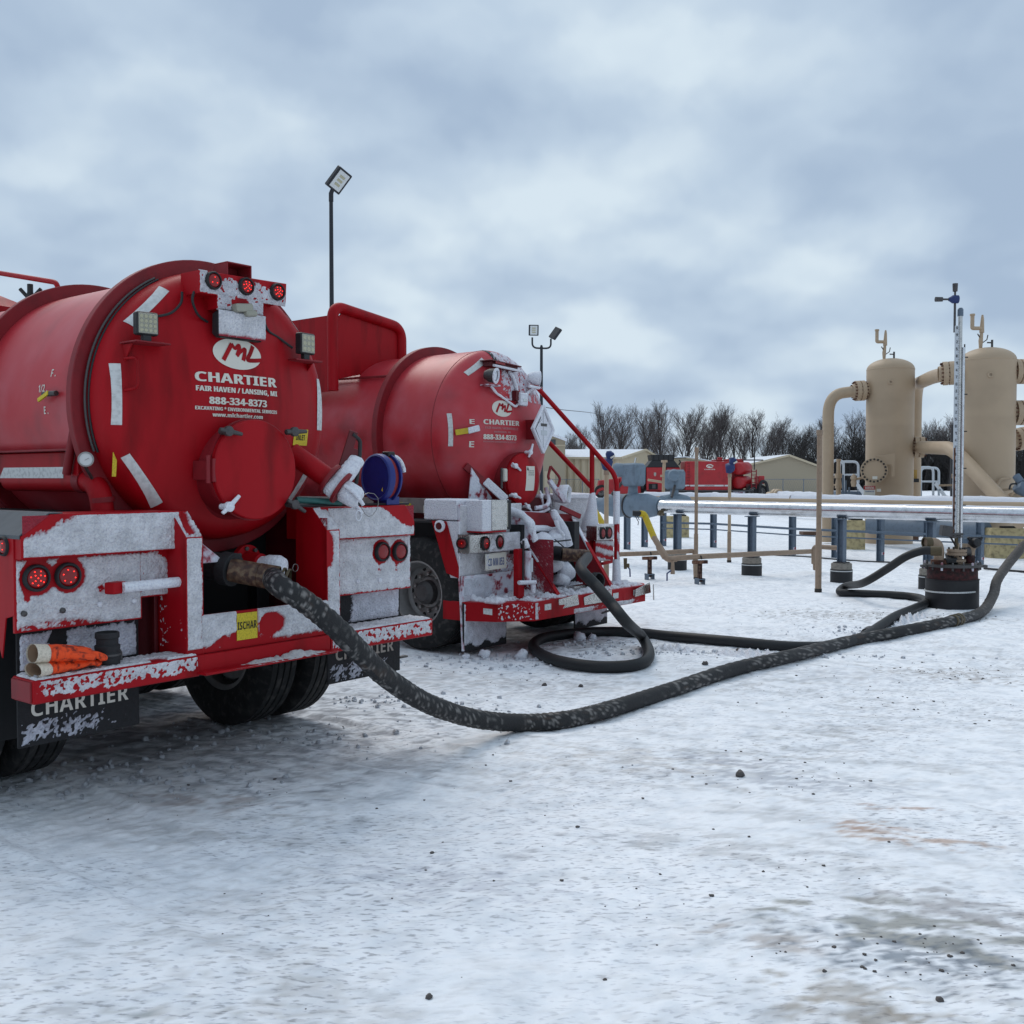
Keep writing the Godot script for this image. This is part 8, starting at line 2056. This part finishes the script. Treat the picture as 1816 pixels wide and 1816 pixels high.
	part("side_arm", G.new().tube([Vector3(X.call(1200), Y.call(825), 1.0), Vector3(X.call(1203), Y.call(820), 1.0), Vector3(X.call(1201), Y.call(816), 1.0)], 0.06, 8), M.black, t)
	# debris body
	var body: MeshInstance3D = bx.call("debris_body", 1211, 1288, 869, 818.5, 0, 2.45, M.far_red, 0.05)
	for x in [1218, 1278]:
		bx.call("body_rib", x, x + 1.4, 868, 819, 1.23, 0.04, M.far_red, 0.005, body)
	for i in 9:
		part("ladder_rung", G.new().box(Vector3(X.call(1216), Y.call(822 + i * 5), 1.25), Vector3(0.25, 0.03, 0.05)), M.red_deep, body)
	for y in [832, 846]:
		bx.call("rear_slot", 1282, 1288, y + 0.5, y, 1.235, 0.02, M.red_deep, 0.002, body)
	bx.call("white_stripe", 1172, 1289, 862.4, 859.6, 1.238, 0.012, M.white_tape, 0.002, body)
	var put := func(p: Vector2): return Vector3(X.call(p.x), Y.call(p.y), 1.232)
	company_mark(body, Vector2(X.call(1253.5), Y.call(827.0)), 0.29, 0.155, func(p: Vector2): return Vector3(p.x, p.y, 1.232), func(p: Vector2): return Vector3(p.x, p.y, 1.236), Vector3(0, 0, 1))
	part("lettering", G.new().text("CHARTIER", Vector2(1244, 833.6), Vector2(1263, 831.8), put, Vector3(0, 0, 1)), M.print_white, body)
	part("lettering", G.new().text("HYDROVAC", Vector2(1245, 862.0), Vector2(1262, 860.2), func(p: Vector2): return Vector3(X.call(p.x), Y.call(p.y), 1.2465), Vector3(0, 0, 1)), M.red_deep, body)
	bx.call("roof_hatch", 1272, 1280, 818, 811, 0, 0.5, M.far_red)
	bx.call("roof_hatch_plate", 1264, 1296, 817.5, 815.5, 0, 1.4, M.far_red)
	bx.call("rear_frame", 1289, 1318, 868, 814, -0.5, 1.3, M.far_red)
	# round water tanks, ladder, tail
	for y in [831.5, 856.0]:
		part("water_tank", G.new().lathe([Vector2(0, -0.02), Vector2(0.30, 0.0), Vector2(0.46, 0.06), Vector2(0.51, 0.16), Vector2(0.51, 1.5), Vector2(0.46, 1.6), Vector2(0, 1.66)], at_axis(Vector3(X.call(1302), Y.call(y), 1.10), Vector3(0.75, 0.04, -0.8)), 32, 0.7), M.far_red, t)
	part("tank_ladder", G.new().tube([Vector3(X.call(1326.5), Y.call(866), 1.2), Vector3(X.call(1326.5), Y.call(833), 1.2)], 0.045, 8).tube([Vector3(X.call(1335), Y.call(866), 1.2), Vector3(X.call(1335), Y.call(833), 1.2)], 0.045, 8), M.red_dull, t)
	for i in 5:
		part("ladder_rung", G.new().tube([Vector3(X.call(1326.5), Y.call(836 + i * 6.5), 1.2), Vector3(X.call(1335), Y.call(836 + i * 6.5), 1.2)], 0.035, 6), M.red_dull, t)
	bx.call("tail_frame", 1340, 1350, 858, 844, 0.3, 1.6, M.far_red)
	bx.call("tail_beam", 1318, 1345, 866, 858, 0.2, 1.6, M.red_deep)
	part("boom_pole", G.new().tube([Vector3(X.call(1334.5), Y.call(833), 0.6), Vector3(X.call(1334.5), Y.call(794), 0.6)], 0.045, 8), M.black, t)
	part("boom_bar", G.new().tube([Vector3(X.call(1312), Y.call(816), 0.6), Vector3(X.call(1350), Y.call(816.2), 0.6)], 0.05, 8), M.black, t)
	part("white_flap", G.new().box(Vector3(X.call(1306), Y.call(874), 1.0), Vector3(1.0, 0.28, 0.03)), M.frosted, t)
	for x in [1064.5, 1329, 1344]:
		wheel(t, Vector3(X.call(x), 0.52, 0.98), Vector3(0, 0, 1), 0.54, 0.34)
	part("tail_hose", G.new().tube(smooth_path([Vector3(X.call(1340), 0.2, 1.2), Vector3(X.call(1343), 1.25, 1.25), Vector3(X.call(1352), 1.2, 1.25), Vector3(X.call(1356), 0.2, 1.2)]), 0.12, 10), M.black, t)


func ribbed(a: Vector3, b: Vector3, h0: float, h1: float, pitch: float, g: G = null) -> G:   # ribbed sheet wall from a to b, its top running from h0 to h1
	g = g if g else G.new()
	var u := (b - a).normalized()
	var nn := u.cross(Vector3.UP).normalized()
	var n := int(a.distance_to(b) / pitch)
	var pts := []
	for i in n * 4 + 1:
		var s := float(i) / (n * 4) * a.distance_to(b)
		pts.append([s, [0.0, 0.0, 0.13, 0.13][i % 4]])
	for i in pts.size() - 1:
		var s0: float = pts[i][0]
		var s1: float = pts[i + 1][0]
		var p: Vector3 = a + u * s0 + nn * pts[i][1]
		var q: Vector3 = a + u * s1 + nn * pts[i + 1][1]
		var m := (q - p).cross(Vector3.UP).normalized()
		var l := a.distance_to(b)
		g.flat([p, q, Vector3(q.x, lerpf(h0, h1, s1 / l), q.z), Vector3(p.x, lerpf(h0, h1, s0 / l), p.z)], m if m.dot(nn) > 0.0 else -m)
	return g


func build_sheds() -> void:
	# left shed: long ribbed front, gable at its right, snow on a low roof
	var d := 100.0
	var a := at(930, 848, d)
	var b := at(1097, 848, d)
	var c := at(1178, 848, d + 24.0)
	for p in [a, b, c]:
		p.y = 0
	a.y = 0
	b.y = 0
	c.y = 0
	var e := c - b
	var eave := at(1000, 812.5, d).y
	var ridge := at(1153, 799.5, d + 16.0).y
	var t := thing("metal_shed", "long tan ribbed metal shed with a low snowy roof, left of the distant red truck", "shed", b)
	a -= b
	c -= b
	b = Vector3.ZERO
	stuff(part("ribbed_front", ribbed(a, b, eave, eave, 0.62), M.siding, t))
	stuff(part("ribbed_gable", ribbed(b, b + e * 0.5, eave, ridge, 0.62, ribbed(b + e * 0.5, b + e, ridge, eave, 0.62)), M.siding, t))
	var back := a - b
	part("back_walls", G.new().box((a + b + e * 2) * 0.5 + Vector3(0, eave / 2, 0), Vector3(a.distance_to(b), eave, 0.2)), M.siding_dark, t)
	var rf := G.new()
	var up := Vector3(0, 0.06, 0)
	rf.flat([a + Vector3(0, eave, 0.25) + up, b + Vector3(0.2, eave, 0.25) + up, b + e * 0.5 + Vector3(0.2, ridge, 0) + up, a + e * 0.5 + Vector3(0, ridge, 0) + up], Vector3(0, 1, 0.2))
	rf.flat([a + e * 0.5 + Vector3(0, ridge, 0) + up, b + e * 0.5 + Vector3(0.2, ridge, 0) + up, b + e + Vector3(0.2, eave, 0) + up, a + e + Vector3(0, eave, 0) + up], Vector3(0, 1, -0.2))
	part("roof", rf, M.roof_snow, t)
	part("eave_trim", G.new().bar(a + Vector3(0, eave, 0.28), b + Vector3(0.2, eave, 0.28), 0.14, 0.22), M.siding, t)
	part("gable_trim", G.new().bar(b + Vector3(0.22, eave, 0.1), b + e * 0.5 + Vector3(0.22, ridge, 0.0), 0.14, 0.22).bar(b + e * 0.5 + Vector3(0.22, ridge, 0.0), b + e + Vector3(0.22, eave, 0.0), 0.14, 0.22), M.siding, t)
	part("gutter_pipe", G.new().tube([at(991, 815, d - 0.3) - at(1097, 848, d) * Vector3(1, 0, 1), at(991, 862, d - 0.3) - at(1097, 848, d) * Vector3(1, 0, 1)], 0.06, 8), M.siding_dark, t)
	# taller house behind it, mostly hidden by the further truck
	d = 96.0
	b = at(972, 848, d)
	b.y = 0
	var bw := 6.0
	var top := at(978, 785, d).y
	t = thing("control_building", "taller tan building with a snowy gable edge, showing right of the diamond placard", "building", b)
	part("wall", G.new().prism([Vector2(-bw, 0), Vector2(1.6, 0), Vector2(1.6, at(1000, 782, d).y), Vector2(-2.6, at(960, 752, d).y), Vector2(-bw, at(930, 770, d).y)], 8.0, Transform3D(), 0.02), M.siding_dark, t)
	part("roof_edge", G.new().bar(Vector3(1.75, at(1000, 781, d).y, 0.1), Vector3(-2.6, at(960, 750.5, d).y, 0.1), 0.5, 0.22, 0.02), M.roof_snow, t)
	part("roof_slope", G.new().bar(Vector3(1.75, at(1000, 780, d).y + 0.05, -4.0), Vector3(-2.6, at(960, 750, d).y + 0.05, -4.0), 8.2, 0.12, 0.02), M.roof_snow, t)
	part("door", G.new().box(Vector3(0.15, 1.15, 0.03), Vector3(1.0, 2.2, 0.06)), M.siding, t)
	part("window", G.new().box(Vector3(0.3, at(974, 785, d).y, 0.03), Vector3(0.8, 0.6, 0.06)), M.dark_window, t)
	part("belt_trim", G.new().box(Vector3(-1.0, at(975, 790, d).y, 0.04), Vector3(5.2, 0.12, 0.08)), M.siding, t)
	# middle shed behind the red truck
	d = 118.0
	b = at(1230, 848, d)
	b.y = 0
	t = thing("metal_shed", "small tan metal shed showing over the distant red truck between its hood and body", "shed", b)
	part("wall", G.new().prism([Vector2(-3.2, 0), Vector2(3.0, 0), Vector2(3.0, at(1268, 822, d).y), Vector2(-0.9, at(1212, 812, d).y), Vector2(-3.2, at(1190, 814, d).y)], 8.0, Transform3D(), 0.02), M.siding_dark, t)
	part("roof", G.new().bar(Vector3(3.1, at(1268, 821, d).y + 0.05, -4), Vector3(-0.9, at(1212, 811, d).y + 0.05, -4), 8.4, 0.12, 0.02).bar(Vector3(-0.9, at(1212, 811, d).y + 0.05, -4), Vector3(-3.4, at(1190, 813, d).y + 0.05, -4), 8.4, 0.12, 0.02), M.roof_snow, t)
	part("eave_trim", G.new().bar(Vector3(3.1, at(1268, 822, d).y, 0.1), Vector3(-0.9, at(1212, 812, d).y, 0.1), 0.1, 0.16), M.siding, t)
	# right shed with its gable towards the yard
	d = 104.0
	b = at(1398, 848, d)
	b.y = 0
	var pk := at(1398, 808.5, d).y
	t = thing("metal_shed", "tan shed with white roof slope and plain gable, right of the distant truck", "shed", b)
	var x0 := at(1333, 848, d).x - b.x
	var x1 := at(1462, 848, d).x - b.x
	part("gable_wall", G.new().prism([Vector2(x0, 0), Vector2(x1, 0), Vector2(x1, at(1462, 833, d).y), Vector2(0, pk), Vector2(x0, at(1333, 824, d).y)], 0.2, Transform3D(), 0.01), M.siding_dark, t)
	part("side_wall", G.new().box(Vector3(x0 + 0.1, at(1333, 824, d).y / 2, -7.2), Vector3(0.2, at(1333, 824, d).y, 14.0)).box(Vector3(x1 - 0.1, at(1462, 833, d).y / 2, -7.2), Vector3(0.2, at(1462, 833, d).y, 14.0)), M.siding_dark, t)
	rf = G.new()
	rf.bar(Vector3(x0 - 0.3, at(1333, 824, d).y + 0.05, -7.0), Vector3(0, pk + 0.12, -7.0), 14.6, 0.1, 0.02)
	rf.bar(Vector3(0, pk + 0.12, -7.0), Vector3(x1 + 0.3, at(1462, 833, d).y + 0.02, -7.0), 14.6, 0.1, 0.02)
	part("roof", rf, M.roof_snow, t)
	part("gable_trim", G.new().bar(Vector3(x0 - 0.3, at(1333, 824, d).y, 0.32), Vector3(0, pk + 0.05, 0.32), 0.08, 0.2).bar(Vector3(0, pk + 0.05, 0.32), Vector3(x1 + 0.3, at(1462, 833, d).y, 0.32), 0.08, 0.2), M.siding, t)
	# chain link fence
	for k in [[975, 1062, 92.0, "faint chain link fence in front of the long ribbed shed"], [1352, 1462, 96.0, "faint chain link fence in front of the plain gable"]]:
		var f := thing("chain_link_fence", k[3], "fence", Vector3.ZERO, 0.0, "chain link fences")
		var l := at(k[0], 848, k[2])
		var r := at(k[1], 848, k[2])
		l.y = 0
		r.y = 0
		for i in 4:
			var q := l.lerp(r, i / 3.0)
			part("post", G.new().tube([q, q + Vector3(0, 1.55, 0)], 0.035, 6), M.galv, f)
		part("top_rail", G.new().tube([l + Vector3(0, 1.5, 0), r + Vector3(0, 1.5, 0)], 0.024, 6), M.galv, f)
		var m := G.new()
		for i in int((r - l).length() / 0.22):
			var q := l + (r - l).normalized() * i * 0.22
			m.tube([q, q + Vector3(0.7, 1.5, 0)], 0.006, 3, false).tube([q + Vector3(0.7, 0, 0), q + Vector3(0, 1.5, 0)], 0.006, 3, false)
		stuff(part("wire_mesh", m, M.galv, f))
	# utility pole and wire
	var up2 := at(1693, 848, 70.0)
	up2.y = 0
	t = thing("dark_vent_pole", "slim black pole with a short cross arm, seen beside the level gauge", "pole", up2)
	part("pole", G.new().tube([Vector3(0, 0, 0), Vector3(0, at(1693, 756, 70.0).y, 0), Vector3(0, at(1693, 748, 70.0).y, 0)], [0.28, 0.28, 0.09], 12), M.black, t)
	part("arm", G.new().tube([Vector3(-0.2, at(1693, 752, 70.0).y, 0), Vector3(0.35, at(1693, 752, 70.0).y, 0)], 0.07, 8), M.black, t)
	t = thing("overhead_wire", "thin overhead wire sagging from the pole with two lamps towards the trees", "wire")
	part("wire", G.new().tube(smooth_path([at(940, 716, 60.0), at(965, 722, 70.0), at(1000, 727, 85.0), at(1040, 731, 110.0), at(1070, 735, 140.0)]), 0.03, 5), M.steel_dark, t)


# ---------------------------------------------------------------- bare trees
func bough(g: G, twigs: G, p: Vector3, d: Vector3, len: float, r: float, level: int, spread: float, r2: RandomNumberGenerator) -> void:
	var pts := [p]
	var q := p
	var dd := d
	var n := 4 if level < 2 else 3
	for i in n:
		dd = (dd + Vector3(r2.randfn(0, 0.10), 0.10, r2.randfn(0, 0.10))).normalized()
		q += dd * len / n
		pts.append(q)
	var rad := []
	for i in n + 1:
		rad.append(lerpf(r, r * 0.42, float(i) / n))
	if level < 2:
		g.tube(pts, rad, 6 if level == 0 else 5, false)
	else:
		twigs.tube(pts, rad, 3, false)
	if level >= 4:
		return
	var kids: int = [14, 8, 6, 4][level]
	for i in kids:
		var f := lerpf(0.30 if level == 0 else 0.22, 1.0, (i + r2.randf()) / kids)
		var idx := mini(int(f * n), n - 1)
		var at_p: Vector3 = (pts[idx] as Vector3).lerp(pts[idx + 1], f * n - idx)
		var side := Vector3(r2.randfn(0, 1), 0, r2.randfn(0, 1)).normalized()
		var axis: Vector3 = (pts[idx + 1] - pts[idx]).normalized()
		side = (side - axis * side.dot(axis)).normalized()
		var nd: Vector3 = (axis * (1.0 - spread * 0.55) + side * spread + Vector3(0, 0.55 if level == 0 else 0.30, 0)).normalized()
		bough(g, twigs, at_p, nd, len * (r2.randf_range(0.50, 0.62) * (1.2 - 0.75 * f) if level == 0 else r2.randf_range(0.34, 0.52)), maxf(r * 0.42 * (1.1 - 0.5 * f), 0.010), level + 1, spread * 1.02, r2)


func make_tree(sd: int, spread: float, label: String, dark: bool) -> Node3D:
	var r2 := RandomNumberGenerator.new()
	r2.seed = sd
	var t := thing("bare_tree", label, "tree", Vector3.ZERO, 0.0, "bare trees beyond the yard")
	var g := G.new()
	var tw := G.new()
	bough(g, tw, Vector3(0, -0.1, 0), Vector3(r2.randfn(0, 0.03), 1, r2.randfn(0, 0.03)), 10.0, 0.20, 0, spread, r2)
	part("trunk", g, M.bark_dark if dark else M.bark, t)
	part("crown", tw, M.brush if dark else M.twig, t)
	return t


func build_trees() -> void:
	# from left to right: pixel, its top, distance, spread of the kind
	var row := [[998, 764, 175, 1, "small pale bare tree far off, right of the diamond placard"], [1024, 780, 185, 1, "low thin bare tree at the left end of the tree line"], [1058, 709, 150, 0, "tall bare tree at the left end of the dense row, narrow pointed crown"], [1096, 715, 148, 1, "bare tree with a rounded crown, second in the dense row from the left"],
		[1128, 738, 160, 2, "lower bare tree in the dip of the row left of the black hopper hood"], [1153, 707, 146, 3, "highest bare tree of the row, with a thick trunk left of the hopper hood"], [1184, 706, 150, 0, "tall bare tree rising directly above the black hopper hood"], [1204, 713, 152, 2, "bare tree just right of the black hopper hood"], [1228, 718, 148, 3, "slender bare tree behind the slim tan stake"],
		[1247, 726, 155, 1, "bare tree between the slim stake and the truck's white lettering"], [1266, 712, 150, 2, "bare tree above the white lettering of the distant truck"], [1287, 718, 147, 0, "bare tree behind the blue wrapped stake"], [1308, 728, 152, 3, "bare tree above the round red water tanks"], [1330, 724, 148, 1, "wide bare tree above the tail of the distant truck"],
		[1352, 742, 158, 2, "lower bare tree left of the plain gable"], [1386, 729, 146, 3, "wide rounded bare tree behind the white roof slope"], [1418, 750, 150, 1, "lower bare tree behind the right shed's ridge"], [1452, 733, 148, 0, "bare tree behind the tallest tan stake"], [1484, 738, 152, 2, "bare tree just right of the vertical tan pipe"], [1506, 720, 146, 3, "tall bare tree between the tan pipe and the left vessel"], [1530, 727, 150, 1, "bare tree half hidden by the left vessel's left edge"],
		[1642, 738, 150, 2, "bare tree between the left vessel and the level gauge"], [1662, 752, 146, 3, "lower bare tree just left of the level gauge"], [1678, 732, 185, 0, "thin pale bare tree sticking up left of the level gauge"], [1806, 785, 140, 1, "bare tree at the right edge of the picture"]]
	var kinds := []
	for i in 4:
		kinds.append(null)
	for k in row:
		var i: int = k[3]
		var p := at(k[0], 848, k[2])
		p.y = 0
		var h := at(k[0], k[1], k[2]).y
		if kinds[i] == null:
			kinds[i] = make_tree(300 + i * 7, [0.50, 0.66, 0.58, 0.74][i], k[4], false)
			kinds[i].position = p
			kinds[i].scale = Vector3.ONE
			kinds[i].set_meta("high", _height(kinds[i]))
			kinds[i].scale = Vector3.ONE * (h / _height(kinds[i]))
		else:
			var c := copy(kinds[i], p, rng.randf() * TAU, k[4])
			var s: float = h / float(kinds[i].get_meta("high"))
			c.scale = Vector3(s * rng.randf_range(0.9, 1.15), s, s * rng.randf_range(0.9, 1.1))
	# the wood behind them
	var first: Node3D = null
	var tally := {}
	var named := func(px: float, what: String) -> String:
		var where := "behind the right vessel's right side"
		for r in [[1100.0, "above the long ribbed shed"], [1200.0, "behind the black hopper hood"], [1300.0, "above the distant truck's red body"], [1390.0, "behind the white shed roof"], [1465.0, "left of the vertical tan pipe"], [1545.0, "between tan pipe and left vessel"], [1705.0, "between the vessels"]]:
			if px < r[0]:
				where = r[1]
				break
		tally[what + where] = tally.get(what + where, 0) + 1
		return "%s %s, %s from left there" % [what, where, ["first", "second", "third", "fourth", "fifth", "sixth", "seventh", "eighth", "ninth", "tenth"][mini(tally[what + where] - 1, 9)]]
	for i in 30:
		var px := 985.0 + i * 28.0 + rng.randf_range(-7, 7)
		if px > 1830.0:
			break
		if (px > 1545 and px < 1612) or (px > 1704 and px < 1796):
			continue
		var d := rng.randf_range(165, 215)
		var h := at(px, rng.randf_range(745, 775) + (12.0 if px < 1040.0 else 0.0), d).y
		var p := at(px, 848, d)
		p.y = 0
		var c := copy(kinds[i % 4], p, rng.randf() * TAU, named.call(px, "pale back-row tree"))
		c.set_meta("group", "trees of the wood behind")
		var s: float = h / float(kinds[i % 4].get_meta("high"))
		c.scale = Vector3(s * 1.1, s, s * 1.1)
	# darker trees at the right, low and dense
	for i in 26:
		var px := 1395.0 + i * 17.0 + rng.randf_range(-5, 5)
		if (px > 1545 and px < 1612) or (px > 1704 and px < 1796):
			continue
		var d := rng.randf_range(128, 142)
		var h := at(px, rng.randf_range(752, 790), d).y
		var p := at(px, 848, d)
		p.y = 0
		if first == null:
			first = make_tree(777, 0.85, named.call(px, "dark thicket tree"), true)
			first.set_meta("group", "dark thicket trees")
			first.set_meta("high", _height(first))
			first.position = p
			first.scale = Vector3.ONE * (h / float(first.get_meta("high")))
		else:
			var c := copy(first, p, rng.randf() * TAU, named.call(px, "dark thicket tree"))
			var s: float = h / float(first.get_meta("high"))
			c.scale = Vector3(s * 1.3, s, s * 1.3)
	# undergrowth that closes the wood near the ground
	for k in [[975.0, 1420.0, 158.0, 822.0, 833.0, "brush", "thin brush under the trees behind the sheds"], [1390.0, 1900.0, 136.0, 775.0, 815.0, "brush", "dark brush filling the wood behind the vessels"]]:
		var g := G.new()
		var cnt := 2600 if k[0] > 1300 else 1300
		for i in cnt:
			var px := rng.randf_range(k[0], k[1])
			var d: float = k[2] + rng.randf_range(-5, 10)
			var p := at(px, 848, d)
			p.y = 0
			var h: float = at(px, rng.randf_range(k[3], k[4]), d).y * rng.randf_range(0.55, 1.0)
			for j in 3:
				var q := p + Vector3(rng.randfn(0, 0.5), h * rng.randf_range(0.6, 1.0), rng.randfn(0, 0.5))
				var m := p.lerp(q, 0.55) + Vector3(rng.randfn(0, 0.25), 0, rng.randfn(0, 0.25))
				g.tube([p, m, q], [0.05, 0.04, 0.012], 3, false)
				for l in 3:
					var s := m.lerp(q, l / 3.0)
					g.tube([s, s + Vector3(rng.randfn(0, 0.45), rng.randf_range(0.1, 0.9), rng.randfn(0, 0.45))], [0.03, 0.01], 3, false)
		var o := part("undergrowth", g, M.brush if k[0] > 1300 else M.twig)
		stuff(tag(o, k[6], "brush"))


func _height(t: Node3D) -> float:
	var h := 0.0
	for c in t.get_children():
		h = maxf(h, (c as MeshInstance3D).mesh.get_aabb().end.y)
	return h


func _ready() -> void:
	rng.seed = 77
	noise.noise_type = FastNoiseLite.TYPE_SIMPLEX_SMOOTH
	noise.frequency = 0.5
	noise.seed = 3
	rough_noise.noise_type = FastNoiseLite.TYPE_SIMPLEX_SMOOTH
	rough_noise.frequency = 1.0
	rough_noise.fractal_octaves = 3
	rough_noise.seed = 12
	cell_noise.noise_type = FastNoiseLite.TYPE_CELLULAR
	cell_noise.frequency = 1.0
	cell_noise.seed = 8
	set_the_view()
	make_materials()
	build_ground()
	build_sheds()
	build_trees()
	build_light_poles()
	build_far_truck_red()
	build_vessels()
	build_pipe_rack()
	build_near_truck()
	build_far_truck()
	build_sump()
	build_hoses()
	build_on_bumper()
	build_loose()
